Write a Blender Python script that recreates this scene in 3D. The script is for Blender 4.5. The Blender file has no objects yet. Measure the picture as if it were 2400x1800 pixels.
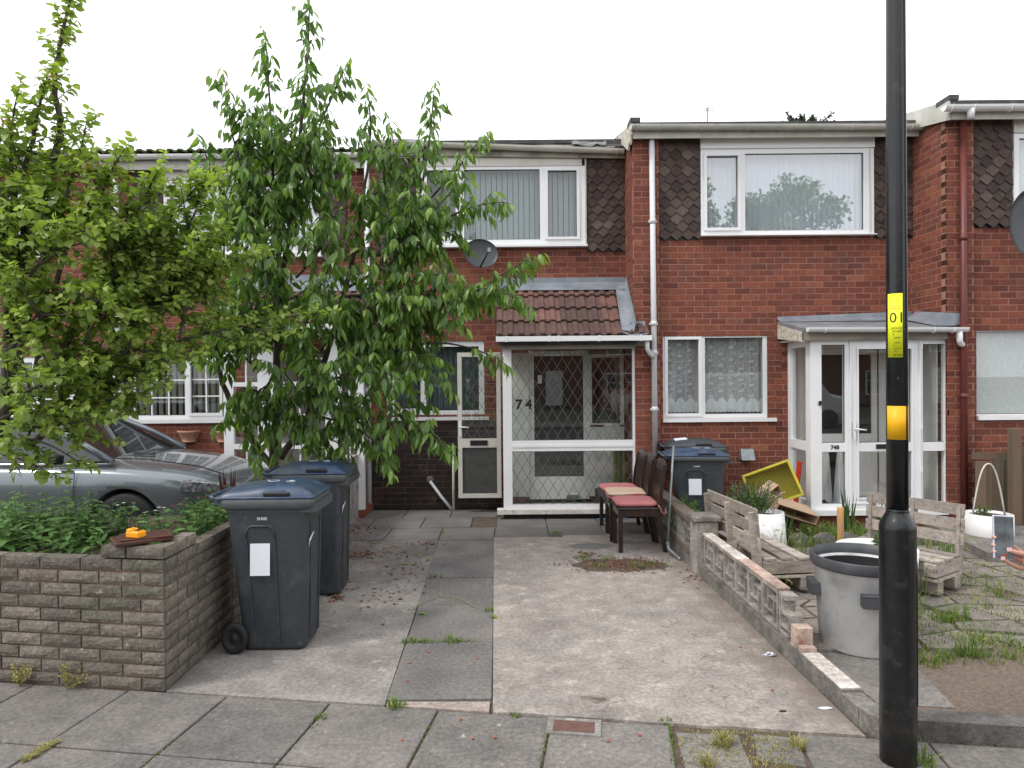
import bpy, math, random
import numpy as np
from mathutils import Vector, Matrix, Euler, noise as mnoise
random.seed(7); rng = np.random.default_rng(7)
scene = bpy.context.scene
COL = scene.collection
rad = math.radians

# ------------------------------------------------------------------ camera
CAMH, FPX = 1.75, 1625.0
cam_d = bpy.data.cameras.new('camera'); cam = bpy.data.objects.new('camera', cam_d); COL.objects.link(cam)
cam_d.sensor_width = 36.0; cam_d.lens = FPX/2400*36.0; cam_d.clip_start = 0.05; cam_d.clip_end = 2000
CR = Matrix.Rotation(rad(90-0.5), 3, 'X') @ Matrix.Rotation(-0.0085, 3, 'Z')
cam.matrix_world = Matrix.Translation((0, 0, CAMH)) @ CR.to_4x4()
scene.camera = cam

# ------------------------------------------------------------------ sky, sun, exposure
world = bpy.data.worlds.new('World'); scene.world = world; world.use_nodes = True
wt = world.node_tree; wt.nodes.clear()
wo = wt.nodes.new('ShaderNodeOutputWorld'); wb = wt.nodes.new('ShaderNodeBackground')
sky = wt.nodes.new('ShaderNodeTexSky'); sky.sky_type = 'NISHITA'; sky.sun_disc = False
SUN_EL, SUN_AZ = rad(52), rad(-118)
sky.sun_elevation = SUN_EL; sky.sun_rotation = SUN_AZ; sky.dust_density = 4; sky.air_density = 1.2
hsv = wt.nodes.new('ShaderNodeHueSaturation'); hsv.inputs['Saturation'].default_value = 0.25
wt.links.new(sky.outputs[0], hsv.inputs['Color'])
# overcast deck: pale grey white over the sky, with soft cloud mottling
tc = wt.nodes.new('ShaderNodeTexCoord'); nz = wt.nodes.new('ShaderNodeTexNoise'); nz.inputs['Scale'].default_value = 2.2; nz.inputs['Detail'].default_value = 5
wt.links.new(tc.outputs['Generated'], nz.inputs['Vector'])
rmp = wt.nodes.new('ShaderNodeMapRange'); rmp.inputs['From Min'].default_value = .3; rmp.inputs['From Max'].default_value = .7
rmp.inputs['To Min'].default_value = 11.5; rmp.inputs['To Max'].default_value = 14.5
wt.links.new(nz.outputs['Fac'], rmp.inputs['Value'])
cw = wt.nodes.new('ShaderNodeVectorMath'); cw.operation = 'SCALE'; cw.inputs[0].default_value = (0.97, 0.985, 1.03)
wt.links.new(rmp.outputs[0], cw.inputs['Scale'])
wm = wt.nodes.new('ShaderNodeMix'); wm.data_type = 'RGBA'; wm.inputs[0].default_value = 0.88
wt.links.new(hsv.outputs[0], wm.inputs[6]); wt.links.new(cw.outputs[0], wm.inputs[7])
wt.links.new(wm.outputs[2], wb.inputs['Color']); wb.inputs['Strength'].default_value = 0.10
wt.links.new(wb.outputs[0], wo.inputs['Surface'])
sd = bpy.data.lights.new('sun', 'SUN'); sd.energy = 1.3; sd.angle = rad(12); sd.color = (1.0, 0.96, 0.9)
sun = bpy.data.objects.new('sun', sd); COL.objects.link(sun)
sdir = Vector((math.sin(SUN_AZ)*math.cos(SUN_EL), math.cos(SUN_AZ)*math.cos(SUN_EL), math.sin(SUN_EL)))
sun.rotation_euler = sdir.to_track_quat('Z', 'Y').to_euler(); sun.location = sdir*30
scene.view_settings.view_transform = 'Standard'; scene.view_settings.look = 'None'
scene.view_settings.exposure = 0.5; scene.view_settings.gamma = 1.0; scene.view_settings.use_curve_mapping = False
try:
    scene.cycles.max_bounces = 8; scene.cycles.transparent_max_bounces = 16
    scene.cycles.transmission_bounces = 4; scene.cycles.glossy_bounces = 3; scene.cycles.diffuse_bounces = 3
except Exception: pass

def W(px, py, Y):
    """photo pixel (2400 wide) at depth Y -> world point"""
    d = CR @ Vector(((px-1200)/FPX, -(py-900)/FPX, -1)); t = Y/d.y
    return Vector((d.x*t, Y, CAMH+d.z*t))
def G(px, py, z=0.0):
    d = CR @ Vector(((px-1200)/FPX, -(py-900)/FPX, -1)); t = (z-CAMH)/d.z
    return Vector((d.x*t, d.y*t, z))
def rect(x0, y0, x1, y1, Y):
    a = W(x0, (y0+y1)/2, Y).x; b = W(x1, (y0+y1)/2, Y).x
    c = W((x0+x1)/2, y1, Y).z; d = W((x0+x1)/2, y0, Y).z
    return a, b, c, d          # X0,X1,Z0,Z1
def topx(p):
    v = CR.transposed() @ (Vector(p)-Vector((0, 0, CAMH))); return (1200-v.x/v.z*FPX, 900+v.y/v.z*FPX)

# ------------------------------------------------------------------ materials
def nd(t, ty, **k):
    n = t.nodes.new(ty)
    for a, b in k.items(): setattr(n, a, b)
    return n
MATS = {}
def mat(name, c1, c2=None, scale=6, rough=.7, bump=0, bscale=80, metal=0, spec=.4, tone=None, dirt=None, speck=None, coat=0, transl=None, stretch=None, detail=5, emit=None, grain=None):
    """principled material; c1/c2 mixed by world noise; tone: list of colours over the 'tone' attribute"""
    m = bpy.data.materials.new(name); m.use_nodes = True; t = m.node_tree; L = t.links
    b = t.nodes['Principled BSDF']
    b.inputs['Roughness'].default_value = rough; b.inputs['Metallic'].default_value = metal
    b.inputs['Specular IOR Level'].default_value = spec; b.inputs['Coat Weight'].default_value = coat
    geo = nd(t, 'ShaderNodeNewGeometry'); pos = geo.outputs['Position']
    if stretch:
        mp = nd(t, 'ShaderNodeVectorMath', operation='MULTIPLY'); mp.inputs[1].default_value = stretch
        L.new(pos, mp.inputs[0]); pos = mp.outputs[0]
    def noise(s, d=detail):
        n = nd(t, 'ShaderNodeTexNoise'); n.inputs['Scale'].default_value = s; n.inputs['Detail'].default_value = d
        L.new(pos, n.inputs['Vector']); return n.outputs['Fac']
    def mix(f, a, bb, ty='MIX'):
        x = nd(t, 'ShaderNodeMix', data_type='RGBA', blend_type=ty)
        for i, v in ((0, f), (6, a), (7, bb)):
            if isinstance(v, (int, float)): x.inputs[i].default_value = v
            elif isinstance(v, tuple): x.inputs[i].default_value = (*v[:3], 1)
            else: L.new(v, x.inputs[i])
        return x.outputs[2]
    def ramp(v, a, bb):
        r = nd(t, 'ShaderNodeMapRange'); r.inputs['From Min'].default_value = a; r.inputs['From Max'].default_value = bb
        L.new(v, r.inputs['Value']); return r.outputs[0]
    base = c1
    if tone:
        at = nd(t, 'ShaderNodeAttribute', attribute_name='tone'); cr = nd(t, 'ShaderNodeValToRGB')
        e = cr.color_ramp.elements; n = len(tone)
        e[0].position = 0; e[0].color = (*tone[0], 1); e[1].position = 1; e[1].color = (*tone[-1], 1)
        for i in range(1, n-1):
            q = e.new(i/(n-1)); q.color = (*tone[i], 1)
        L.new(at.outputs['Fac'], cr.inputs['Fac']); base = cr.outputs[0]
    if c2: base = mix(ramp(noise(scale), .35, .65), base, c2)
    if dirt:
        for (dc, ds, lo, hi) in (dirt if isinstance(dirt, list) else [dirt]):
            base = mix(ramp(noise(ds, 6), lo, hi), base, dc)
    if grain:
        for gs, ga in grain:
            g_ = nd(t, 'ShaderNodeMapRange'); g_.inputs['From Min'].default_value = .32; g_.inputs['From Max'].default_value = .68; g_.inputs['To Min'].default_value = 1-ga; g_.inputs['To Max'].default_value = 1+ga
            L.new(noise(gs, 3), g_.inputs['Value']); vm = nd(t, 'ShaderNodeVectorMath', operation='SCALE')
            if isinstance(base, tuple): vm.inputs[0].default_value = base
            else: L.new(base, vm.inputs[0])
            L.new(g_.outputs[0], vm.inputs['Scale']); base = vm.outputs[0]
    if speck:
        sc, ss, thr = speck
        v = nd(t, 'ShaderNodeTexVoronoi'); v.inputs['Scale'].default_value = ss; L.new(pos, v.inputs['Vector'])
        base = mix(ramp(v.outputs['Distance'], thr, thr*.6), base, sc)
    if isinstance(base, tuple): b.inputs['Base Color'].default_value = (*base, 1)
    else: L.new(base, b.inputs['Base Color'])
    if bump:
        bn = nd(t, 'ShaderNodeBump'); bn.inputs['Strength'].default_value = 1.0; bn.inputs['Distance'].default_value = bump
        L.new(noise(bscale, 4), bn.inputs['Height']); L.new(bn.outputs[0], b.inputs['Normal'])
    if transl:
        tr = nd(t, 'ShaderNodeBsdfTranslucent'); ms = nd(t, 'ShaderNodeMixShader'); ms.inputs[0].default_value = transl
        tint = mix(1.0, base, (1.0, 1.15, .45), 'MULTIPLY') if not isinstance(base, tuple) else base
        if isinstance(tint, tuple): tr.inputs['Color'].default_value = (*tint, 1)
        else: L.new(tint, tr.inputs['Color'])
        out = t.nodes['Material Output']; L.new(b.outputs[0], ms.inputs[1]); L.new(tr.outputs[0], ms.inputs[2]); L.new(ms.outputs[0], out.inputs['Surface'])
    MATS[name] = m; return m
def glassmat(name, tint=(.8, .86, .84), f0=.08, rough=0.0, haze=None):
    m = bpy.data.materials.new(name); m.use_nodes = True; t = m.node_tree; t.nodes.clear(); L = t.links
    o = nd(t, 'ShaderNodeOutputMaterial'); tr = nd(t, 'ShaderNodeBsdfTransparent'); gl = nd(t, 'ShaderNodeBsdfGlossy')
    tr.inputs[0].default_value = (*tint, 1); gl.inputs['Roughness'].default_value = rough
    lw = nd(t, 'ShaderNodeLayerWeight'); lw.inputs['Blend'].default_value = .5
    p = nd(t, 'ShaderNodeMath', operation='POWER'); p.inputs[1].default_value = 4.0; L.new(lw.outputs['Facing'], p.inputs[0])
    a = nd(t, 'ShaderNodeMath', operation='MULTIPLY_ADD'); a.inputs[1].default_value = 1-f0; a.inputs[2].default_value = f0; L.new(p.outputs[0], a.inputs[0])
    ms = nd(t, 'ShaderNodeMixShader'); L.new(a.outputs[0], ms.inputs[0]); L.new(tr.outputs[0], ms.inputs[1]); L.new(gl.outputs[0], ms.inputs[2])
    L.new(ms.outputs[0], o.inputs['Surface']); MATS[name] = m; return m

mat('brick', (.2, .05, .035), tone=[(.13, .043, .034), (.17, .054, .038), (.205, .065, .042), (.235, .077, .047), (.27, .10, .06)], dirt=[((.12, .055, .045), 3, .5, .78), ((.26, .10, .07), 40, .62, .8)], grain=[(28, .14), (90, .16)], rough=.85, bump=.003, bscale=120, spec=.25)
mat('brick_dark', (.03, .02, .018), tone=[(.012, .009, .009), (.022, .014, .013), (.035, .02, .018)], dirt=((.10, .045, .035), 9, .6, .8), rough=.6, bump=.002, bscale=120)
mat('mortar', (.36, .20, .15), (.28, .15, .11), scale=5, rough=.95, bump=.003, bscale=200, spec=.1)
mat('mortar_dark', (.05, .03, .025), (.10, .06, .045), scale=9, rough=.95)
mat('hung_tile', (.05, .03, .027), tone=[(.036, .023, .02), (.052, .033, .028), (.068, .044, .036), (.088, .060, .050), (.125, .088, .072)], dirt=((.10, .085, .06), 14, .6, .85), grain=[(40, .2), (120, .2)], rough=.75, bump=.002, bscale=90)
mat('roof_tile', (.13, .06, .045), tone=[(.085, .048, .042), (.115, .062, .052), (.14, .072, .058), (.175, .085, .066)], dirt=((.09, .055, .05), 5, .45, .7), speck=((.5, .45, .42), 24, .11), grain=[(40, .18), (9, .14)], rough=.85, bump=.002, bscale=150)
mat('mossy_tile', (.09, .085, .05), (.06, .10, .02), scale=6, rough=.9, bump=.003, bscale=60)
mat('upvc', (.78, .79, .80), (.74, .74, .74), scale=3, rough=.28, spec=.5)
mat('upvc_cream', (.60, .58, .53), (.52, .50, .44), scale=4, rough=.4)
mat('fascia', (.56, .55, .50), (.42, .42, .36), scale=3.5, rough=.55, dirt=((.2, .2, .16), 9, .6, .85))
mat('fascia_dirty', (.40, .38, .33), (.26, .24, .20), scale=4, rough=.6, dirt=((.10, .09, .08), 6, .55, .8))
mat('peeling', (.62, .60, .52), (.35, .30, .22), scale=22, rough=.8, bump=.004, bscale=40)
mat('beam', (.27, .24, .20), (.18, .16, .13), scale=8, rough=.7, stretch=(.3, 1, 1))
mat('lead', (.17, .19, .22), (.25, .27, .30), scale=5, rough=.5, bump=.006, bscale=12, metal=.1, spec=.5)
mat('felt', (.22, .22, .23), (.15, .15, .16), scale=6, rough=.8, bump=.004, bscale=30)
mat('felt_dark', (.05, .048, .05), (.09, .085, .085), scale=9, rough=.85, bump=.003, bscale=50)
mat('interior', (.22, .20, .18), rough=.9)
mat('interior_white', (.78, .77, .73), rough=.7)
mat('black', (.012, .012, .013), rough=.5)
mat('rubber', (.014, .014, .015), rough=.65)
mat('white_paint', (.70, .68, .64), (.55, .52, .47), scale=7, rough=.6, dirt=((.28, .24, .2), 16, .58, .75))
mat('net', (.88, .92, .93), rough=.9, transl=.2)
mat('blind', (.36, .43, .44), (.30, .36, .37), scale=60, rough=.8, transl=.15)
mat('blind_dark', (.10, .13, .14), rough=.8)
mat('blind_beige', (.42, .42, .36), rough=.8)
mat('lead_came', (.10, .105, .11), rough=.5)
mat('door_glass_dark', (.02, .022, .02), rough=.15)
mat('frosted', (.66, .67, .66), (.58, .59, .58), scale=30, rough=.35)
glassmat('glass', f0=.06, tint=(.955, .97, .97)); glassmat('glass_bright', f0=.19, tint=(.96, .98, 1.0)); glassmat('glass_porch', f0=.06, tint=(.93, .95, .94))
mat('concrete_a', (.255, .235, .215), (.20, .185, .17), scale=2.2, grain=[(38, .22), (130, .22), (6, .16)], rough=.92, bump=.004, bscale=45, speck=((.45, .42, .38), 70, .10), dirt=[((.13, .115, .105), 1.3, .52, .75), ((.40, .37, .34), 9, .6, .8)])
mat('concrete_b', (.37, .30, .255), (.29, .24, .21), scale=1.8, grain=[(38, .22), (130, .22), (6, .16)], rough=.92, bump=.0035, bscale=50, speck=((.52, .47, .42), 60, .08), dirt=[((.20, .17, .15), 2.4, .55, .75), ((.46, .38, .33), 7, .55, .8)])
mat('slab', (.19, .172, .157), (.155, .142, .13), scale=1.5, grain=[(38, .22), (130, .22), (6, .16)], rough=.9, bump=.002, bscale=110, speck=((.36, .33, .3), 55, .075), tone=[(.145, .133, .122), (.18, .165, .15), (.215, .195, .177)], dirt=[((.28, .26, .24), 26, .66, .74), ((.10, .095, .09), 1.1, .5, .75), ((.33, .31, .29), 9, .70, .74)])
mat('slab_path', (.14, .13, .12), (.11, .105, .10), scale=3, grain=[(38, .22), (130, .22), (6, .16)], rough=.9, bump=.002, bscale=110, tone=[(.135, .128, .12), (.165, .154, .144), (.195, .18, .165)], speck=((.3, .28, .26), 45, .06))
mat('kerb_stone', (.22, .20, .18), (.13, .12, .11), scale=9, grain=[(38, .22), (130, .22), (6, .16)], rough=.92, bump=.004, bscale=60, dirt=((.07, .07, .06), 5, .52, .75))
mat('wall_stone', (.16, .145, .12), tone=[(.11, .098, .08), (.135, .118, .097), (.158, .137, .113), (.18, .156, .128)], dirt=[((.085, .085, .06), 3, .5, .75), ((.30, .28, .24), 30, .62, .74)], grain=[(38, .22), (130, .22), (6, .16)], rough=.95, bump=.008, bscale=55, speck=((.4, .4, .34), 48, .07))
mat('wall_mortar', (.26, .17, .13), (.07, .05, .04), scale=2.2, rough=.95)
mat('screen_block', (.34, .31, .28), (.24, .215, .195), scale=7, grain=[(38, .22), (130, .22), (6, .16)], rough=.92, bump=.003, bscale=70, dirt=((.10, .09, .08), 4, .52, .75), speck=((.5, .42, .36), 60, .08))
mat('coping_pink', (.46, .34, .28), (.34, .24, .20), scale=9, grain=[(38, .22), (130, .22), (6, .16)], rough=.9, bump=.003, bscale=60, dirt=((.36, .13, .08), 11, .6, .72))
mat('coping_white', (.60, .55, .50), (.42, .37, .33), scale=10, grain=[(38, .22), (130, .22), (6, .16)], rough=.9, bump=.002, bscale=60)
mat('coping_brown', (.17, .12, .095), (.11, .085, .07), scale=9, rough=.9, bump=.003, bscale=60)
mat('soil', (.075, .055, .04), (.12, .09, .068), scale=14, rough=1, bump=.02, bscale=40, speck=((.3, .26, .2), 60, .11))
mat('soil_pale', (.17, .13, .10), (.12, .09, .07), scale=6, grain=[(38, .22), (130, .22), (6, .16)], rough=1, bump=.008, bscale=60, speck=((.38, .32, .26), 50, .11))
mat('asphalt', (.05, .05, .052), (.07, .07, .07), scale=20, rough=.9, bump=.004, bscale=150)
mat('ground', (.05, .075, .022), (.09, .085, .05), scale=.6, rough=1)
mat('grass', (.09, .17, .025), tone=[(.06, .12, .02), (.10, .19, .03), (.17, .24, .05), (.33, .33, .12)], rough=.6, transl=.35)
mat('dry_grass', (.30, .27, .10), tone=[(.20, .22, .06), (.34, .30, .11), (.42, .36, .18)], rough=.7, transl=.3)
mat('leaf_cherry', (.05, .1, .02), tone=[(.060, .125, .03), (.10, .19, .042), (.16, .28, .055), (.30, .42, .085)], rough=.34, spec=.6, transl=.48)
mat('leaf_plum', (.1, .2, .03), tone=[(.14, .20, .05), (.21, .29, .07), (.30, .39, .095), (.41, .49, .14)], rough=.42, spec=.45, transl=.5)
mat('leaf_orange', (.35, .14, .05), tone=[(.30, .10, .04), (.36, .2, .06)], rough=.5, transl=.4)
mat('leaf_bed', (.07, .14, .035), tone=[(.06, .125, .032), (.09, .185, .045), (.14, .25, .07)], rough=.55, transl=.3)
mat('leaf_conifer', (.03, .05, .02), tone=[(.02, .035, .014), (.05, .075, .03)], rough=.7, transl=.1)
mat('bark', (.06, .048, .04), (.10, .085, .072), scale=14, rough=.9, bump=.006, bscale=50, stretch=(1, 1, .35))
mat('petal_white', (.8, .8, .75), rough=.6, transl=.3); mat('petal_pink', (.45, .06, .18), rough=.6, transl=.3)
mat('red_leaf', (.11, .025, .025), tone=[(.07, .018, .02), (.16, .035, .03)], rough=.5, transl=.2)
mat('litter', (.13, .045, .03), tone=[(.09, .03, .022), (.16, .05, .03), (.24, .13, .07)], rough=.9)
mat('bin_grey', (.035, .042, .048), (.045, .052, .058), scale=25, rough=.42, bump=.0008, bscale=260, spec=.45, dirt=[((.10, .10, .095), 5, .58, .85), ((.16, .155, .14), 22, .68, .8)])
mat('bin_blue', (.012, .035, .085), (.025, .05, .10), scale=9, rough=.38, spec=.5, dirt=[((.12, .14, .17), 12, .58, .8), ((.07, .085, .10), 3, .4, .7)])
mat('bin_rim', (.10, .105, .105), (.07, .075, .075), scale=12, rough=.5)
mat('sticker', (.72, .75, .80), rough=.4)
mat('chair_wood', (.022, .012, .010), (.035, .02, .016), scale=12, rough=.32, spec=.5)
mat('cushion_pink', (.46, .17, .17), (.40, .14, .145), scale=20, rough=.9, bump=.003, bscale=90)
mat('cushion_stripe', (.62, .50, .36), rough=.9)
mat('pallet', (.34, .27, .22), tone=[(.22, .19, .165), (.32, .275, .24), (.42, .37, .325)], dirt=((.17, .145, .125), 9, .52, .75), stretch=(.6, 3, 3), grain=[(38, .22), (130, .22), (6, .16)], rough=.85, bump=.003, bscale=50)
mat('fence_wood', (.13, .085, .055), tone=[(.085, .058, .04), (.13, .09, .06), (.18, .12, .08)], dirt=((.12, .13, .09), 6, .5, .8), stretch=(3, 3, .4), rough=.85, bump=.003, bscale=60)
mat('planter_white', (.80, .79, .78), (.70, .69, .68), scale=5, rough=.4)
mat('can_grey', (.58, .58, .57), (.50, .50, .49), scale=4, rough=.5, dirt=[((.26, .26, .27), 3.6, .54, .74), ((.38, .37, .34), 14, .55, .8)], speck=((.05, .05, .05), 9, .05))
mat('can_rim', (.045, .048, .054), (.07, .074, .08), scale=9, rough=.5)
mat('lamp_black', (.006, .007, .008), (.010, .011, .012), scale=20, rough=.27, spec=.5, bump=.0006, bscale=90, dirt=[((.035, .034, .032), 14, .58, .8), ((.09, .085, .075), 40, .70, .78)])
mat('yellow_label', (.78, .83, .02), rough=.5); mat('orange_band', (.80, .42, .005), rough=.45)
mat('yellow_crate', (.52, .46, .04), (.40, .36, .04), scale=5, rough=.5); mat('cardboard', (.40, .28, .19), (.34, .235, .16), scale=7, rough=.9)
mat('wood_stake', (.52, .28, .09), (.40, .23, .12), scale=9, rough=.7, stretch=(4, 4, .6))
mat('metal_grey', (.28, .30, .31), (.22, .24, .25), scale=20, rough=.4, metal=.5)
mat('dish', (.045, .05, .056), (.06, .066, .072), scale=9, rough=.45)
mat('terracotta', (.50, .27, .18), (.42, .22, .145), scale=20, rough=.85)
mat('car_paint', (.17, .195, .21), rough=.24, metal=.5, coat=1.0)
mat('car_glass', (.015, .018, .02), rough=.03, spec=.8); mat('chrome', (.6, .6, .6), rough=.12, metal=1)
mat('lamp_glass', (.35, .37, .38), (.08, .08, .09), scale=30, rough=.08, spec=.8)
mat('red_pipe', (.15, .035, .028), (.11, .03, .025), scale=6, rough=.4)
mat('tape_orange', (.85, .33, .01), rough=.4); mat('tray_brown', (.085, .032, .022), (.06, .024, .018), scale=10, rough=.35)
mat('skin', (.55, .30, .22), (.50, .26, .19), scale=30, rough=.5); mat('nail', (.85, .55, .5), rough=.3)
mat('phone_screen', (.05, .06, .065), (.14, .16, .17), scale=22, rough=.06, spec=.7); mat('phone_case', (.5, .48, .55), rough=.3, metal=.6)
mat('cloth_white', (.7, .7, .7), rough=.9); mat('cloth_navy', (.02, .025, .05), rough=.9); mat('hair', (.02, .014, .01), rough=.6)
mat('blue_plastic', (.05, .30, .62), rough=.35); mat('foil', (.7, .7, .72), (.3, .3, .32), scale=60, rough=.25, metal=.6)
mat('teal', (.06, .30, .29), rough=.4); mat('iron', (.15, .075, .055), (.10, .06, .05), scale=30, rough=.7, bump=.002, bscale=120)
mat('lattice_white', (.7, .7, .7), rough=.4); mat('boot', (.01, .01, .01), rough=.5); mat('curtain_green', (.22, .23, .10), rough=.9)
mat('orange_thing', (.75, .22, .02), rough=.5); mat('red_thing', (.5, .04, .02), rough=.5)
mat('opposite_brick', (.20, .07, .05), (.15, .055, .04), scale=9, rough=.9)
mat('pipe_white', (.66, .67, .70), (.60, .61, .62), scale=3, rough=.35)
mat('stripe_red', (.45, .05, .05), rough=.9)

# ------------------------------------------------------------------ objects
def tag(o, label=None, cat=None, group=None, kind=None):
    if label: o['label'] = label
    if cat: o['category'] = cat
    if group: o['group'] = group
    if kind: o['kind'] = kind
    return o
def empty(name, loc, label, cat, group=None, rz=0):
    o = bpy.data.objects.new(name, None); COL.objects.link(o); o.location = loc; o.rotation_euler = (0, 0, rz)
    o.empty_display_size = .2; return tag(o, label, cat, group)
def root_of(p):
    while p.parent: p = p.parent
    return p
class MB:
    """mesh builder: everything it collects is linked as ONE mesh object"""
    def __init__(s): s.v = []; s.f = []; s.t = []; s.sm = []
    def add(s, vs, fs, tone=.5, smooth=False):
        n = len(s.v); s.v += [tuple(v) for v in vs]; s.f += [tuple(i+n for i in f) for f in fs]
        s.t += [tone]*len(vs); s.sm += [smooth]*len(fs); return s
    def box(s, x0, x1, y0, y1, z0, z1, tone=.5):
        if x0 > x1: x0, x1 = x1, x0
        if y0 > y1: y0, y1 = y1, y0
        if z0 > z1: z0, z1 = z1, z0
        vs = [(x0, y0, z0), (x1, y0, z0), (x1, y1, z0), (x0, y1, z0), (x0, y0, z1), (x1, y0, z1), (x1, y1, z1), (x0, y1, z1)]
        return s.add(vs, BOXF, tone)
    def obox(s, c, size, M=None, tone=.5, bev=0):
        sx, sy, sz = [q/2 for q in size]
        vs = []
        if bev:
            rings = [(-sz, sx-bev, sy-bev), (-sz+bev, sx, sy), (sz-bev, sx, sy), (sz, sx-bev, sy-bev)]
            for (z, a, b) in rings:
                k = bev if a == sx else 0
                for (X, Y) in ((-a+k, -b), (a-k, -b), (a, -b+k), (a, b-k), (a-k, b), (-a+k, b), (-a, b-k), (-a, -b+k)): vs.append(Vector((X, Y, z)))
            fs = [tuple(reversed(range(8))), tuple(range(24, 32))]
            for r in range(3):
                for i in range(8): fs.append((r*8+i, r*8+(i+1) % 8, (r+1)*8+(i+1) % 8, (r+1)*8+i))
        else:
            vs = [Vector(q) for q in ((-sx, -sy, -sz), (sx, -sy, -sz), (sx, sy, -sz), (-sx, sy, -sz), (-sx, -sy, sz), (sx, -sy, sz), (sx, sy, sz), (-sx, sy, sz))]; fs = BOXF
        M = M if M is not None else Matrix.Identity(3)
        return s.add([M @ v+Vector(c) for v in vs], fs, tone)
    def bar(s, a, b, w, h, up=(0, 0, 1), tone=.5, bev=0):
        a = Vector(a); b = Vector(b); d = (b-a); L = d.length; d.normalize(); u = Vector(up)
        x = d; y = u.cross(x)
        if y.length < 1e-4: y = Vector((0, 1, 0)).cross(x)
        y.normalize(); z = x.cross(y); M = Matrix((x, y, z)).transposed()
        return s.obox((a+b)/2, (L, w, h), M, tone, bev)
    def tube(s, pts, r, n=10, tone=.5, cap=True, smooth=True):
        pts = [Vector(p) for p in pts]; rs = r if isinstance(r, (list, tuple)) else [r]*len(pts)
        vs = []; fs = []; ref = None
        for i, p in enumerate(pts):
            d = (pts[min(i+1, len(pts)-1)]-pts[max(i-1, 0)]).normalized()
            if ref is None: ref = Vector((0, 0, 1)) if abs(d.z) < .9 else Vector((0, 1, 0))
            x = (ref-d*ref.dot(d)).normalized(); y = d.cross(x); ref = x
            for k in range(n):
                a = 2*math.pi*k/n; vs.append(p+(x*math.cos(a)+y*math.sin(a))*rs[i])
        for i in range(len(pts)-1):
            for k in range(n): fs.append((i*n+k, i*n+(k+1) % n, (i+1)*n+(k+1) % n, (i+1)*n+k))
        m = len(fs)
        if cap: fs.append(tuple(reversed(range(n)))); fs.append(tuple(range((len(pts)-1)*n, len(pts)*n)))
        n0 = len(s.sm); s.add(vs, fs, tone, smooth)
        for q in range(n0+m, len(s.sm)): s.sm[q] = False
        return s
    def lathe(s, prof, c=(0, 0, 0), n=28, tone=.5, smooth=True, closed=False, ax=None):
        vs = []; fs = []; c = Vector(c)
        for (r, z) in prof:
            for k in range(n):
                a = 2*math.pi*k/n; p = Vector((r*math.cos(a), r*math.sin(a), z))
                vs.append(c+(ax @ p if ax is not None else p))
        m = len(prof)
        for i in range(m-1):
            for k in range(n): fs.append((i*n+k, i*n+(k+1) % n, (i+1)*n+(k+1) % n, (i+1)*n+k))
        if not closed:
            fs.append(tuple(reversed(range(n)))); fs.append(tuple(range((m-1)*n, m*n)))
        return s.add(vs, fs, tone, smooth)
    def prism(s, poly, z0, z1, tone=.5):
        n = len(poly); vs = [(x, y, z0) for x, y in poly]+[(x, y, z1) for x, y in poly]
        fs = [tuple(reversed(range(n))), tuple(range(n, 2*n))]+[(i, (i+1) % n, n+(i+1) % n, n+i) for i in range(n)]
        return s.add(vs, fs, tone)
    def prismM(s, poly, h, M, c, tone=.5):
        """polygon in local xy, thickness h in local z, matrix M, centre c"""
        n = len(poly); c = Vector(c)
        vs = [M @ Vector((x, y, 0))+c for x, y in poly]+[M @ Vector((x, y, h))+c for x, y in poly]
        fs = [tuple(reversed(range(n))), tuple(range(n, 2*n))]+[(i, (i+1) % n, n+(i+1) % n, n+i) for i in range(n)]
        return s.add(vs, fs, tone)
    def loft(s, rings, tone=.5, smooth=True, cap=True):
        n = len(rings[0]); vs = [p for r in rings for p in r]; fs = []
        for i in range(len(rings)-1):
            for k in range(n): fs.append((i*n+k, i*n+(k+1) % n, (i+1)*n+(k+1) % n, (i+1)*n+k))
        m = len(fs)
        if cap: fs.append(tuple(reversed(range(n)))); fs.append(tuple(range((len(rings)-1)*n, len(rings)*n)))
        n0 = len(s.sm); s.add(vs, fs, tone, smooth)
        for q in range(n0+m, len(s.sm)): s.sm[q] = False
        return s
    def mesh(s, name, off=(0, 0, 0)):
        me = bpy.data.meshes.new(name); o = Vector(off)
        me.from_pydata([(v[0]-o.x, v[1]-o.y, v[2]-o.z) for v in s.v], [], s.f)
        a = me.attributes.new('tone', 'FLOAT', 'POINT'); a.data.foreach_set('value', s.t)
        me.polygons.foreach_set('use_smooth', s.sm); me.update(); return me
    def build(s, name, m, parent=None, local=False, kind=None, label=None, loc=None):
        """local=False: coordinates are world ones and the root is unrotated"""
        off = (0, 0, 0)
        if parent is not None and not local: off = root_of(parent).location
        me = s.mesh(name, off if loc is None else loc); me.materials.append(MATS[m])
        o = bpy.data.objects.new(name, me); COL.objects.link(o)
        if parent is not None: o.parent = parent
        if loc is not None: o.location = Vector(loc)-(root_of(parent).location if parent is not None else Vector((0, 0, 0)))
        if kind: o['kind'] = kind
        if label: o['label'] = label
        return o
BOXF = [(0, 3, 2, 1), (4, 5, 6, 7), (0, 1, 5, 4), (1, 2, 6, 5), (2, 3, 7, 6), (3, 0, 4, 7)]
def single(name, mb, m, label, cat, base, group=None):
    """a thing that is one mesh, origin at its base"""
    o = mb.build(name, m, loc=base); return tag(o, label, cat, group)
def copy_tree(o, loc, rz=None, parent=None, label=None):
    c = o.copy(); COL.objects.link(c)
    if parent is None:
        c.location = loc
        if rz is not None: c.rotation_euler = (0, 0, rz)
    else: c.parent = parent
    if label: c['label'] = label
    for ch in o.children: copy_tree(ch, None, None, c)
    return c
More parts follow.
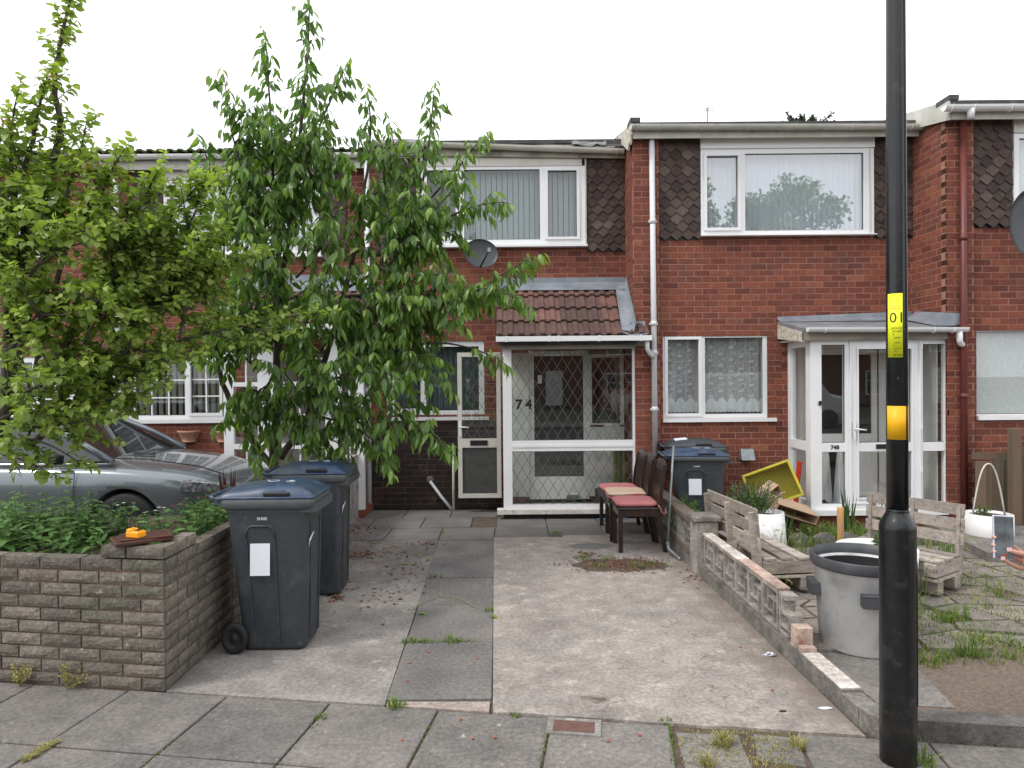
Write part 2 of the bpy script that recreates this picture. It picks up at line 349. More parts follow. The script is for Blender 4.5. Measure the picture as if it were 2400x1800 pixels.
def text_mesh(txt, size, depth=.001, align='CENTER', bold=0):
    cu = bpy.data.curves.new('t', 'FONT'); cu.body = txt; cu.size = size; cu.extrude = depth; cu.align_x = align; cu.align_y = 'CENTER'; cu.resolution_u = 2; cu.offset = bold
    ob = bpy.data.objects.new('t', cu); COL.objects.link(ob)
    dg = bpy.context.evaluated_depsgraph_get(); me = bpy.data.meshes.new_from_object(ob.evaluated_get(dg))
    vs = [v.co.copy() for v in me.vertices]; fs = [tuple(p.vertices) for p in me.polygons]
    bpy.data.objects.remove(ob); bpy.data.curves.remove(cu); bpy.data.meshes.remove(me)
    return vs, fs
def text_on(mb, txt, size, c, M=None, bold=0, depth=.001):
    """upright text facing -Y by default"""
    if M is None: M = Matrix.Rotation(rad(90), 3, 'X')
    vs, fs = text_mesh(txt, size, depth, bold=bold); mb.add([M @ v+Vector(c) for v in vs], fs)
def struct(name, mb, m, loc=None):
    o = mb.build(name, m); o['kind'] = 'structure'; return o

# ------------------------------------------------------------------ brickwork
BL, BH, BJ = .200, .075, .010
def brick_verts(L, H, D=.022, ch=.0025):
    """local: x along wall, z up, front towards -y; origin at left bottom of front face"""
    x0, x1, z0, z1 = 0, L, 0, H
    v = [(x0, ch, z0), (x1, ch, z0), (x1, ch, z1), (x0, ch, z1), (x0+ch, 0, z0+ch), (x1-ch, 0, z0+ch), (x1-ch, 0, z1-ch), (x0+ch, 0, z1-ch), (x0, D, z0), (x1, D, z0), (x1, D, z1), (x0, D, z1)]
    f = [(4, 5, 6, 7), (0, 1, 5, 4), (1, 2, 6, 5), (2, 3, 7, 6), (3, 0, 4, 7), (8, 9, 1, 0), (9, 10, 2, 1), (10, 11, 3, 2), (11, 8, 0, 3)]
    return v, f
FULLB = {}
def full_brick(m, k):
    key = (m, k)
    if key not in FULLB:
        v, f = brick_verts(BL-BJ, BH-BJ); mb = MB(); mb.add(v, f, k/7.0); me = mb.mesh('brick'); me.materials.append(MATS[m]); FULLB[key] = me
    return FULLB[key]
def subtract(a, b, holes):
    segs = [(a, b)]
    for (h0, h1) in holes:
        out = []
        for (p, q) in segs:
            if h1 <= p or h0 >= q: out.append((p, q)); continue
            if p < h0: out.append((p, h0))
            if q > h1: out.append((h1, q))
        segs = out
    return segs
class Bricks:
    """collects the bricks of one house: the 300 largest in view become parts, the rest one part of kind stuff"""
    def __init__(s): s.list = []
    def face(s, P, u, L, z0, z1, holes=(), m='brick', off=0.0):
        """P: world xy of the left end of the face as seen from outside; u: direction along; holes: (s0,s1,z0,z1) along the face"""
        u = Vector((u[0], u[1], 0)).normalized(); k0 = int(math.floor(z0/BH+.001)); k = k0
        while k*BH < z1-.01:
            za = max(k*BH, z0); zb = min(k*BH+BH-BJ, z1)
            if zb-za > .012:
                zc = (za+zb)/2; hs = [(h[0], h[1]) for h in holes if h[2] < zc < h[3]]
                st = (BL/2 if k % 2 else 0)+off; x = st-BL
                while x < L:
                    for (p, q) in subtract(max(x, 0), min(x+BL-BJ, L), hs):
                        if q-p > .018: s.list.append((P[0]+u.x*p, P[1]+u.y*p, za, q-p, zb-za, u, m))
                    x += BL
            k += 1
    def build(s, parent, nmax=300):
        org = root_of(parent).location
        def score(b):
            x, y, z, L, H, u, m = b
            if abs(L-(BL-BJ)) > .002 or abs(H-(BH-BJ)) > .002: return -1
            p = topx((x, y, z)); q = topx((x+u.x*L, y+u.y*L, z+H))
            if not (0 < p[0] < 2400 and 0 < p[1] < 1250): return -1
            return abs(q[0]-p[0])*abs(q[1]-p[1])*(1+.05*random.random())
        order = sorted(range(len(s.list)), key=lambda i: -score(s.list[i]))
        ind = set(i for i in order[:nmax] if score(s.list[i]) > 0)
        rest = {}
        for i, (x, y, z, L, H, u, m) in enumerate(s.list):
            r = min(7, max(0, int(random.gauss(3.4, 1.7)))); jog = random.uniform(-.0012, .0012)
            if i in ind:
                o = bpy.data.objects.new('brick', full_brick(m, r)); COL.objects.link(o); o.parent = parent
                o.location = Vector((x, y+jog, z))-org; o.rotation_euler = (0, 0, math.atan2(u.y, u.x))
            else:
                mb = rest.setdefault(m, MB()); v, f = brick_verts(L, H); n = Vector((-u.y, u.x, 0))
                mb.add([(x+u.x*a+n.x*(b+jog), y+u.y*a+n.y*(b+jog), z+c) for a, b, c in v], f, r/7.0)
        for m, mb in rest.items(): mb.build('brickwork', m, parent, kind='stuff')
def backing(mb, P, u, L, z0, z1, holes, d0=.0032, d1=.10):
    """mortar bed behind the bricks with the openings left out"""
    u = Vector((u[0], u[1], 0)).normalized(); n = Vector((-u.y, u.x, 0))
    xs = sorted(set([0, L]+[min(max(h[i], 0), L) for h in holes for i in (0, 1)])); zs = sorted(set([z0, z1]+[min(max(h[i], z0), z1) for h in holes for i in (2, 3)]))
    for i in range(len(xs)-1):
        j = 0
        while j < len(zs)-1:
            xc = (xs[i]+xs[i+1])/2
            def solid(j): zc = (zs[j]+zs[j+1])/2; return not any(h[0] < xc < h[1] and h[2] < zc < h[3] for h in holes)
            if not solid(j): j += 1; continue
            k = j
            while k+1 < len(zs)-1 and solid(k+1): k += 1
            a, b = xs[i], xs[i+1]; za, zb = zs[j], zs[k+1]
            vs = []
            for z in (za, zb):
                for (s_, d) in ((a, d0), (b, d0), (b, d1), (a, d1)): vs.append((P[0]+u.x*s_+n.x*d, P[1]+u.y*s_+n.y*d, z))
            mb.add(vs, BOXF); j = k+1

# ------------------------------------------------------------------ tiles, windows, gutters
HT = {}
def hung_tile(k):
    if k not in HT:
        mb = MB(); w, h, t = .142, .19, .011; e = .0015*(k % 3)
        poly = [(-w/2, h), (-w/2, .056), (-.006-e, .002), (.006+e, .002), (w/2, .056), (w/2, h)]
        # local: x across, poly y -> z up; leaning: bottom stands proud
        vs = []
        for (dy) in (0, t):
            for (x, z) in poly: vs.append((x, -.034+z*.12+dy, z))
        n = len(poly); fs = [tuple(range(n)), tuple(reversed(range(n, 2*n)))]+[(i, n+i, n+(i+1) % n, (i+1) % n) for i in range(n)]
        mb.add(vs, fs, k/9.0); me = mb.mesh('hung_tile'); me.materials.append(MATS['hung_tile']); HT[k] = me
    return HT[k]
def tile_panel(parent, x0, x1, z0, z1, Y):
    """pointed clay tiles hung in lapped rows on the wall"""
    org = root_of(parent).location; row = 0; z = z0-.004; pw, ph = .1445, .0985
    MB().box(x0, x1, Y-.006, Y+.004, z0, z1).build('tile_batten_board', 'black', parent)
    while z < z1-.05:
        xa = x0+pw/2-(pw/2 if row % 2 else 0)
        x = xa
        while x < x1+pw*.45:
            if x-pw/2 >= x0-.004 and x+pw/2 <= x1+.004:
                k = min(9, max(0, int(random.gauss(3.6, 2.0))))
                o = bpy.data.objects.new('hung_tile', hung_tile(k)); COL.objects.link(o); o.parent = parent
                o.location = Vector((x, Y, z+random.uniform(-.002, .002)))-org; o.rotation_euler = (random.uniform(-.01, .01), random.uniform(-.012, .012), 0)
            else:   # cut tile at the edge
                a = max(x-pw/2, x0); b = min(x+pw/2, x1)
                if b-a > .02:
                    def zb(q): d = abs(q-x); return z+.004+max(0, (d-.012))*(.046/.059)
                    mb = MB(); pts = [a]+([x-.012] if a < x-.012 < b else [])+([x+.012] if a < x+.012 < b else [])+[b]
                    top = min(z+.19, z1+.03)
                    loop = [(q, zb(q)) for q in pts]+[(b, top), (a, top)]
                    vs = [(q, Y-.034+(zz-z)*.12+dy, zz) for dy in (0, .011) for q, zz in loop]; n = len(loop)
                    fs = [tuple(range(n)), tuple(reversed(range(n, 2*n)))]+[(i, n+i, n+(i+1) % n, (i+1) % n) for i in range(n)]
                    mb.add(vs, fs, random.random()*.6); mb.build('hung_tile', 'hung_tile', parent)
            x += pw
        row += 1; z += ph
def frame_mb(x0, x1, z0, z1, y0, y1, w, sill=0, mb=None):
    mb = mb or MB()
    mb.box(x0, x1, y0, y1, z0, z0+w); mb.box(x0, x1, y0, y1, z1-w, z1)
    mb.box(x0, x0+w, y0+.001, y1-.001, z0+w, z1-w); mb.box(x1-w, x1, y0+.001, y1-.001, z0+w, z1-w); return mb
def pane(parent, x0, x1, z0, z1, y, m='glass'):
    return MB().box(x0, x1, y, y+.006, z0, z1).build('pane', m, parent)
def folds(parent, x0, x1, z0, z1, y, m, name='net_curtain', amp=.012, per=.09, scallop=0):
    mb = MB(); n = max(8, int((x1-x0)/.012)); vs = []; fs = []
    ph = random.random()*6
    for i in range(n+1):
        x = x0+(x1-x0)*i/n; yy = y+amp*math.sin(2*math.pi*x/per+ph)+amp*.6*math.sin(2*math.pi*x/(per*.43)+ph*2)
        zb = z0+(scallop*abs(math.sin(math.pi*(x-x0)/.08)) if scallop else 0)
        vs += [(x, yy, zb), (x, yy, z1)]
    for i in range(n): fs.append((2*i, 2*i+2, 2*i+3, 2*i+1))
    mb.add(vs, fs, .5, True); return mb.build(name, m, parent)
def vblinds(parent, x0, x1, z0, z1, y, m, w=.066, gap=.007, ang=0.0):
    x = x0; 
    while x < x1:
        b = min(x+w, x1); mb = MB(); dy = math.sin(ang)*(b-x)/2; cx = (x+b)/2; hw = (b-x)/2*math.cos(ang)
        vs = [(cx-hw, y-dy, z0), (cx+hw, y+dy, z0), (cx+hw, y+dy, z1), (cx-hw, y-dy, z1)]
        vs += [(a, q+.0012, c) for a, q, c in vs]; mb.add(vs, BOXF)
        mb.build('blind_slat', m, parent); x = b+gap
def gutter(parent, x0, x1, z, y, r=.055, m='upvc', brackets=.9, square=False, zr=None, name='gutter', bx=None):
    """trough along x; z: top edge; zr: top edge at the right end"""
    zr = z if zr is None else zr; mb = MB(); N = 8
    if square: prof = [(0, 0), (0, -.062), (.075, -.062), (.075, 0), (.071, 0), (.071, -.058), (.004, -.058), (.004, 0)]
    else:
        prof = [(r+math.cos(math.pi+math.pi*i/N)*r, -math.sin(math.pi*i/N)*r*1.02) for i in range(N+1)]
        prof += [(r+math.cos(math.pi+math.pi*i/N)*(r-.004), -math.sin(math.pi*i/N)*(r-.004)) for i in range(N, -1, -1)]
    n = len(prof); nseg = 6; vs = []; fs = []
    for i in range(nseg+1):
        t = i/nseg; x = x0+(x1-x0)*t; zz = z+(zr-z)*t
        for (a, b) in prof: vs.append((x, y+a, zz+b))
    for i in range(nseg):
        for k in range(n): fs.append((i*n+k, (i+1)*n+k, (i+1)*n+(k+1) % n, i*n+(k+1) % n))
    fs.append(tuple(range(n))); fs.append(tuple(reversed(range(nseg*n, nseg*n+n)))); mb.add(vs, fs, .5, False)
    # stop ends
    for t, x in ((0, x0), (1, x1)):
        zz = z+(zr-z)*t; h = .062 if square else r
        if square: mb.box(x-.004, x+.004, y+.002, y+.073, zz-.06, zz+.002)
        else: mb.prismM([(p[0], p[1]) for p in prof[:N+1]], .006, Matrix(((0, 0, 1), (1, 0, 0), (0, 1, 0))), (x-.003, y, zz))
    o = mb.build(name, m, parent)
    xs = bx if bx else [x0+brackets*(i+.35) for i in range(int((x1-x0)/brackets+.6)) if x0+brackets*(i+.35) < x1]
    for x in xs:
        t = (x-x0)/(x1-x0); zz = z+(zr-z)*t; b = MB()
        if square: b.box(x-.012, x+.012, y-.004, y+.079, zz-.067, zz-.061); b.box(x-.012, x+.012, y-.005, y-.001, zz-.067, zz+.006)
        else:
            pr = [(r+math.cos(math.pi+math.pi*i/N)*(r+.005), -math.sin(math.pi*i/N)*(r+.005)) for i in range(N+1)]
            for i in range(N): b.bar((x, y+pr[i][0], zz+pr[i][1]), (x, y+pr[i+1][0], zz+pr[i+1][1]), .02, .005, up=(1, 0, 0))
        b.build('gutter_bracket', m, parent)
    return o
def downpipe(parent, x, y, z0, z1, r=.034, m='pipe_white', clips=(), xb=None):
    xb = x if xb is None else xb
    mb = MB().tube([(x, y, z1), (xb, y, z0)], r, 14); o = mb.build('downpipe', m, parent)
    for z in clips:
        t = (z1-z)/(z1-z0); xx = x+(xb-x)*t
        MB().tube([(xx, y, z-.03), (xx, y, z+.03)], r+.005, 14).box(xx-r-.018, xx+r+.018, y+.005, y+.03, z-.012, z+.012).build('pipe_clip', m, parent)
    return o
RT = {}
def roof_tile_mesh(m, k, w=.268, ln=.27):
    key = (m, k, round(w, 4))
    if key in RT: return RT[key]
    N = 40; mb = MB(); prof = []
    for i in range(N+1):
        x = w*i/N; u = (i/N*2) % 1.0; q = i/N*2-math.floor(i/N*2)
        if i == N: q = 0
        zz = .021*min(1, q/.10, (.62-q)/.10) if q < .62 else 0.0
        prof.append((x, zz))
    vs = []
    for (y, dz) in ((0, 0), (ln, 0)):
        vs += [(x, y, z+dz+.022) for x, z in prof]+[(x, y, z+dz) for x, z in prof]
    n = N+1; fs = []
    for i in range(N):
        fs.append((i, i+1, 2*n+i+1, 2*n+i)); fs.append((n+i, 3*n+i, 3*n+i+1, n+i+1)); fs.append((i, n+i, n+i+1, i+1)); fs.append((2*n+i, 2*n+i+1, 3*n+i+1, 3*n+i))
    fs.append((0, 2*n, 3*n, n)); fs.append((N, n+N, 3*n+N, 2*n+N))
    mb.add(vs, fs, k/5.0, False); me = mb.mesh('roof_tile'); me.materials.append(MATS[m]); RT[key] = me
    return me
def roof_tiles(parent, x0, x1, y0, z0, slope, rows, m='roof_tile', gauge=.245, w=.268, skip=None, name='roof_tile'):
    """rows of double roman tiles from the eaves (y0,z0) up the slope"""
    org = root_of(parent).location; n = int(math.ceil((x1-x0)/w))
    for r in range(rows):
        for i in range(n):
            x = x0+i*w
            if skip and skip(r, x): continue
            o = bpy.data.objects.new(name, roof_tile_mesh(m, random.randint(0, 5), w)); COL.objects.link(o); o.parent = parent
            d = r*gauge; o.location = Vector((x, y0+d*math.cos(slope), z0+d*math.sin(slope)+.010))-org
            o.rotation_euler = (slope-.10, random.uniform(-.004, .004), 0)
# cracked drive: voronoi cracks kept to the two broken patches
def drive_mat():
    m = mat('drive_pink', (.30, .265, .235), (.235, .212, .193), scale=1.7, grain=[(38, .22), (130, .22), (6, .16)], rough=.92, bump=.0035, bscale=50, speck=((.52, .47, .42), 60, .08), dirt=[((.185, .16, .145), 1.6, .52, .78), ((.44, .37, .33), 8, .55, .8), ((.22, .19, .17), 24, .62, .8)])
    t = m.node_tree; L = t.links; b = t.nodes['Principled BSDF']; base = b.inputs['Base Color'].links[0].from_socket
    geo = nd(t, 'ShaderNodeNewGeometry'); nn = nd(t, 'ShaderNodeTexNoise'); nn.inputs['Scale'].default_value = 4.0; nn.inputs['Detail'].default_value = 6
    L.new(geo.outputs['Position'], nn.inputs['Vector'])
    ad = nd(t, 'ShaderNodeVectorMath', operation='MULTIPLY_ADD'); ad.inputs[1].default_value = (.45, .45, 0); L.new(nn.outputs['Color'], ad.inputs[0]); L.new(geo.outputs['Position'], ad.inputs[2])
    vo = nd(t, 'ShaderNodeTexVoronoi', feature='DISTANCE_TO_EDGE'); vo.inputs['Scale'].default_value = 5.5; L.new(ad.outputs[0], vo.inputs['Vector'])
    cr = nd(t, 'ShaderNodeMapRange'); cr.inputs['From Min'].default_value = .002; cr.inputs['From Max'].default_value = .009; cr.inputs['To Min'].default_value = 1; cr.inputs['To Max'].default_value = 0
    L.new(vo.outputs['Distance'], cr.inputs['Value'])
    tot = None
    for (c, r) in (((1.15, 3.95, 0), .75), ((1.35, 4.75, 0), .45), ((.65, 3.62, 0), .45)):
        d = nd(t, 'ShaderNodeVectorMath', operation='DISTANCE'); d.inputs[1].default_value = c; L.new(geo.outputs['Position'], d.inputs[0])
        mr = nd(t, 'ShaderNodeMapRange'); mr.inputs['From Min'].default_value = r*.55; mr.inputs['From Max'].default_value = r; mr.inputs['To Min'].default_value = 1; mr.inputs['To Max'].default_value = 0
        L.new(d.outputs['Value'], mr.inputs['Value'])
        if tot is None: tot = mr.outputs[0]
        else:
            mx = nd(t, 'ShaderNodeMath', operation='MAXIMUM'); L.new(tot, mx.inputs[0]); L.new(mr.outputs[0], mx.inputs[1]); tot = mx.outputs[0]
    f = nd(t, 'ShaderNodeMath', operation='MULTIPLY'); L.new(cr.outputs[0], f.inputs[0]); L.new(tot, f.inputs[1])
    f2 = nd(t, 'ShaderNodeMath', operation='MULTIPLY'); f2.inputs[1].default_value = .8; L.new(f.outputs[0], f2.inputs[0])
    x = nd(t, 'ShaderNodeMix', data_type='RGBA'); L.new(f2.outputs[0], x.inputs[0]); L.new(base, x.inputs[6]); x.inputs[7].default_value = (.07, .055, .045, 1); L.new(x.outputs[2], b.inputs['Base Color'])
drive_mat()
mat('bin_rim2', (.06, .068, .072), (.08, .085, .088), scale=12, rough=.5); mat('kerb_dark', (.085, .08, .072), (.13, .12, .11), scale=8, grain=[(38, .22), (130, .22), (6, .16)], rough=.95, bump=.004, bscale=60, speck=((.35, .33, .3), 40, .08))
mat('bin_black_lid', (.02, .022, .025), (.03, .032, .035), scale=9, rough=.3)
mat('leaf_bright', (.1, .2, .04), tone=[(.08, .16, .03), (.13, .24, .04), (.2, .32, .06)], rough=.5, transl=.35)
mat('petal_b', (.35, .10, .05), rough=.5)
mat('crazy', (.2, .17, .15), tone=[(.15, .13, .12), (.20, .175, .155), (.25, .21, .185)], dirt=[((.10, .09, .07), 3, .5, .75), ((.30, .27, .24), 22, .62, .75)], grain=[(38, .22), (130, .22), (6, .16)], rough=.92, bump=.004, bscale=60)

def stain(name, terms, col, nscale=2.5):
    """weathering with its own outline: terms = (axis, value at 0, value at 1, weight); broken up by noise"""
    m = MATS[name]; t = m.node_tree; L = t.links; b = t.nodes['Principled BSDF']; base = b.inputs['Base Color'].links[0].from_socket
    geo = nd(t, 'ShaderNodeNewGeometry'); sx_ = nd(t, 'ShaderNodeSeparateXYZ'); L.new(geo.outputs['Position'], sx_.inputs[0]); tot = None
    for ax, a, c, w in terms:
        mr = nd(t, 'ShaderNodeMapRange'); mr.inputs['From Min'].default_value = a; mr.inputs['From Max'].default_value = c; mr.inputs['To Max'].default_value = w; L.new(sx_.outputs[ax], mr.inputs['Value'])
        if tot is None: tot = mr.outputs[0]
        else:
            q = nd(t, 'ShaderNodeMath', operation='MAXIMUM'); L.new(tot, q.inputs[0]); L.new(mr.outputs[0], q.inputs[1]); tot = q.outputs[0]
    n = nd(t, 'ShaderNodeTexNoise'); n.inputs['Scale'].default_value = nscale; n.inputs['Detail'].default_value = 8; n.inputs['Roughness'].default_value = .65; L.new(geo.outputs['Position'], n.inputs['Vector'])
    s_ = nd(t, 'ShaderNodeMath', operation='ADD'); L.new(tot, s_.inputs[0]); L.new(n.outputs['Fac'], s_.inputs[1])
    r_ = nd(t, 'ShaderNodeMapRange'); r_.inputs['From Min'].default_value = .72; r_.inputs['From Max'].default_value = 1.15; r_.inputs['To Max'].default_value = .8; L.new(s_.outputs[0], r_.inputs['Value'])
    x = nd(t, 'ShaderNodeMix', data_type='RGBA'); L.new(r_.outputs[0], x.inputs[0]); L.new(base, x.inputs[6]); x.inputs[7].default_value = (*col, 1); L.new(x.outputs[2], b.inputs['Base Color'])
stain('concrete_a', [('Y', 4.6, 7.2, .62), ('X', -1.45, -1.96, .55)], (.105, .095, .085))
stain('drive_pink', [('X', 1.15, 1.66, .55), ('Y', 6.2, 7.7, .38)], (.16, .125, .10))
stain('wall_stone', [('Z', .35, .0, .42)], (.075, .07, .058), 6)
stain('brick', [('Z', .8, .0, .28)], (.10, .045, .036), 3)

def sheer(name, col, cover):
    """fine net cloth: part open, part white thread"""
    m = bpy.data.materials.new(name); m.use_nodes = True; t = m.node_tree; t.nodes.clear(); L = t.links
    o = nd(t, 'ShaderNodeOutputMaterial'); tr = nd(t, 'ShaderNodeBsdfTransparent'); d = nd(t, 'ShaderNodeBsdfDiffuse'); d.inputs[0].default_value = (*col, 1); ms = nd(t, 'ShaderNodeMixShader'); ms.inputs[0].default_value = cover
    L.new(tr.outputs[0], ms.inputs[1]); L.new(d.outputs[0], ms.inputs[2]); L.new(ms.outputs[0], o.inputs['Surface']); MATS[name] = m
sheer('net_sheer', (.85, .86, .86), .42)
mat('panel_grey', (.05, .052, .05), (.07, .07, .066), scale=12, rough=.45)
stain('lamp_black', [('Z', .5, .0, .40)], (.05, .046, .04), 7)
# ================================================================== SETTING
TH = math.atan(-.15); PU = Vector((math.cos(TH), math.sin(TH), 0)); PV = Vector((math.sin(TH), -math.cos(TH), 0))
PO = Vector((.188, 3.59-.15*.188, 0))
def bline(x): return 3.59-.15*x
mb = MB(); mb.add([(-400, -400, -.10), (400, -400, -.10), (400, 400, -.10), (-400, 400, -.10)], [(0, 1, 2, 3)]); struct('ground', mb, 'ground')
mb = MB()
a = PO-PU*14+PV*.0; b = PO+PU*14
def P2(s, t): q = PO+PU*s+PV*t; return (q.x, q.y)
mb.prism([P2(-14, 3.02), P2(14, 3.02), P2(14, -.02), P2(-14, -.02)], -.09, -.014); pav = struct('pavement', mb, 'soil')
mb = MB().prism([P2(-14, 10.5), P2(14, 10.5), P2(14, 3.16), P2(-14, 3.16)], -.14, -.095); struct('road', mb, 'asphalt')
kb = MB().prism([P2(-14, 3.15), P2(14, 3.15), P2(14, 3.03), P2(-14, 3.03)], -.14, .004); struct('road_kerb', kb, 'kerb_stone')
mb = MB().prism([P2(-20, 13.5), P2(20, 13.5), P2(20, 10.6), P2(-20, 10.6)], -.09, -.01); struct('far_pavement', mb, 'slab')
SL = {}
def slab_obj(parent, w, l, c, rz, m='slab', h=.045, z=0.0, name='paving_slab', k=None):
    k = random.randint(0, 5) if k is None else k; key = (round(w, 3), round(l, 3), m, k)
    if key not in SL:
        q = MB(); q.obox((0, 0, -h/2), (w, l, h), None, k/5.0, .004); me = q.mesh('paving_slab'); me.materials.append(MATS[m]); SL[key] = me
    o = bpy.data.objects.new(name, SL[key]); COL.objects.link(o); o.parent = parent
    o.location = (c[0], c[1], z+random.uniform(-.003, .001)); o.rotation_euler = (random.uniform(-.004, .004), random.uniform(-.004, .004), rz+random.uniform(-.004, .004)); return o
for i in range(-12, 8):
    for j in range(0, 5):
        s = i*.6+.3; t = j*.6+.3
        if (i, j) in ((1, 0),): continue
        q = PO+PU*s+PV*t
        slab_obj(pav, .588, .588, (q.x, q.y), TH, k=(0 if i < -3 else None))
# the broken slab by the lamp post
q = PO+PU*.80+PV*.25
slab_obj(pav, .30, .44, (q.x-.02, q.y-.02), TH+.05, k=5, z=-.004)
q = PO+PU*1.09+PV*.15; slab_obj(pav, .21, .25, (q.x, q.y), TH-.1, k=4, z=-.008)
# stop-tap cover
w0 = G(1345, 1704); t_ = MB().obox((w0.x, w0.y-.005, .004), (.205, .105, .010), Matrix.Rotation(TH, 3, 'Z'), .5, .002)
cv = single('stop_tap_cover', t_, 'iron', 'rusty red stop tap cover set in the pavement at the edge of the drive', 'cover', (w0.x, w0.y, 0))
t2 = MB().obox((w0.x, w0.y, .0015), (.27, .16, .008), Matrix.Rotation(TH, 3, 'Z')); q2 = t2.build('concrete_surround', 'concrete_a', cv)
t3 = MB(); text_on(t3, '2//', .05, (w0.x, w0.y-.006, .0095), Matrix.Rotation(TH, 3, 'Z'), depth=.0012); t3.build('raised_mark', 'iron', cv)

# driveway: two concrete bays with a strip of slabs between them
sub = MB().prism([(-1.98, bline(-1.98)), (1.75, bline(1.75)), (1.75, 9.25), (-1.98, 9.25)], -.08, -.016); drv = struct('driveway', sub, 'soil')
def bay(pts, m, name):
    mb = MB().prism(pts, -.05, 0.0); return mb.build(name, m, drv)
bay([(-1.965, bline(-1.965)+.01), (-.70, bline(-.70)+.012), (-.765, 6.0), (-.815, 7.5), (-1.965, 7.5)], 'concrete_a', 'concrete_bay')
# right bay with a ragged front edge
fr = [(-.115+i*.12, bline(-.115+i*.12)+.012+random.uniform(-.008, .012)) for i in range(16)]
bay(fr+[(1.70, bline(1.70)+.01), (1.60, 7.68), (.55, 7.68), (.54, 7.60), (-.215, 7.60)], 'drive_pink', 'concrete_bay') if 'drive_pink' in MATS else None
# strip of path slabs
def pathx(y): return -.119-.0235*(y-3.72)
ys = [3.77, 4.60, 5.35, 6.09, 6.84, 7.50]
for a, b in zip(ys, ys[1:]):
    yc = (a+b)/2; w = .575 if yc < 5 else .60
    slab_obj(drv, w, b-a-.014, (pathx(yc)-w/2-.004, yc), .0235, m='slab_path', name='path_slab')
mb = MB().prism([(-.69, bline(-.69)+.02), (-.135, bline(-.135)+.02), (-.135, 3.745), (-.69, 3.755)], -.05, -.004); mb.build('threshold_strip', 'concrete_b', drv)
# rows of slabs in front of the house
for (y0, y1, xs) in ((7.52, 8.12, [-1.96, -1.42, -.82, -.21, .40]), (8.13, 8.74, [-1.96, -1.72, -1.1, -.5]), (8.75, 9.25, [-1.96, -1.4, -.8, -.2])):
    for a, b in zip(xs, xs[1:]): slab_obj(drv, b-a-.012, y1-y0-.012, ((a+b)/2, (y0+y1)/2), 0, m='slab_path', name='path_slab')
for a, b in zip([-.2, .40, 1.02, 1.60], [.40, 1.02, 1.60]): slab_obj(drv, b-a-.012, .60-.012, ((a+b)/2, 7.99 if a > .3 else 8.42), 0, m='slab_path', name='path_slab')
for a, b in ((.40, 1.02), (1.02, 1.60)): slab_obj(drv, b-a-.012, .30, ((a+b)/2, 8.46), 0, m='slab_path', name='path_slab')

# 744 and 748 gardens
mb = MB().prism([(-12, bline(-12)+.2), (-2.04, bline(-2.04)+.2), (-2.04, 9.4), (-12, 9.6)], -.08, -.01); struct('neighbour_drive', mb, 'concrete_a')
mb = MB().prism([(1.78, bline(1.78)+.08), (12, bline(12)+.08), (12, 8.7), (1.78, 8.7)], -.08, .004); g748 = struct('front_garden', mb, 'soil_pale')

# ================================================================== HOUSES
def house(name, label, org): return empty(name, org, label, 'house')
def shell(root, XL, XR, Yw, z1=4.7, rear=7.0):
    mb = MB().box(XL+.02, XL+.12, Yw+.10, Yw+rear, 0, z1).box(XR-.12, XR-.02, Yw+.10, Yw+rear, 0, z1).box(XL+.12, XR-.12, Yw+rear-.1, Yw+rear, 0, z1)
    mb.build('rear_wall', 'mortar', root)
    mb = MB().box(XL+.13, XR-.13, Yw+2.6, Yw+2.7, 0, z1-.05).box(XL+.13, XR-.13, Yw+.12, Yw+2.6, .10, .14).box(XL+.13, XR-.13, Yw+.12, Yw+2.6, 2.42, 2.52).box(XL+.13, XR-.13, Yw+.12, Yw+2.6, 4.60, 4.64)
    mb.box(XL+.125, XL+.135, Yw+.12, Yw+2.6, .14, 4.6).box(XR-.135, XR-.125, Yw+.12, Yw+2.6, .14, 4.6)
    mb.build('interior_wall', 'interior', root)
def roof(root, XL, XR, Yf, zf, Yr, m='felt_dark', over=0.0, pitch=12, th=.07):
    zr = zf+(Yr-Yf)*math.tan(rad(pitch)); yb = Yr+(Yr-Yf)
    pr = [(Yf, zf), (Yr, zr), (yb, zf), (yb, zf-th), (Yr, zr-th), (Yf, zf-th)]
    vs = [(x, y, z) for x in (XL-over, XR) for y, z in pr]
    mb = MB().add(vs, [(0, 1, 7, 6), (1, 2, 8, 7), (2, 3, 9, 8), (3, 4, 10, 9), (4, 5, 11, 10), (5, 0, 6, 11), (0, 5, 4, 1), (1, 4, 3, 2), (6, 7, 10, 11), (7, 8, 9, 10)]); return mb.build('roof', m, root)
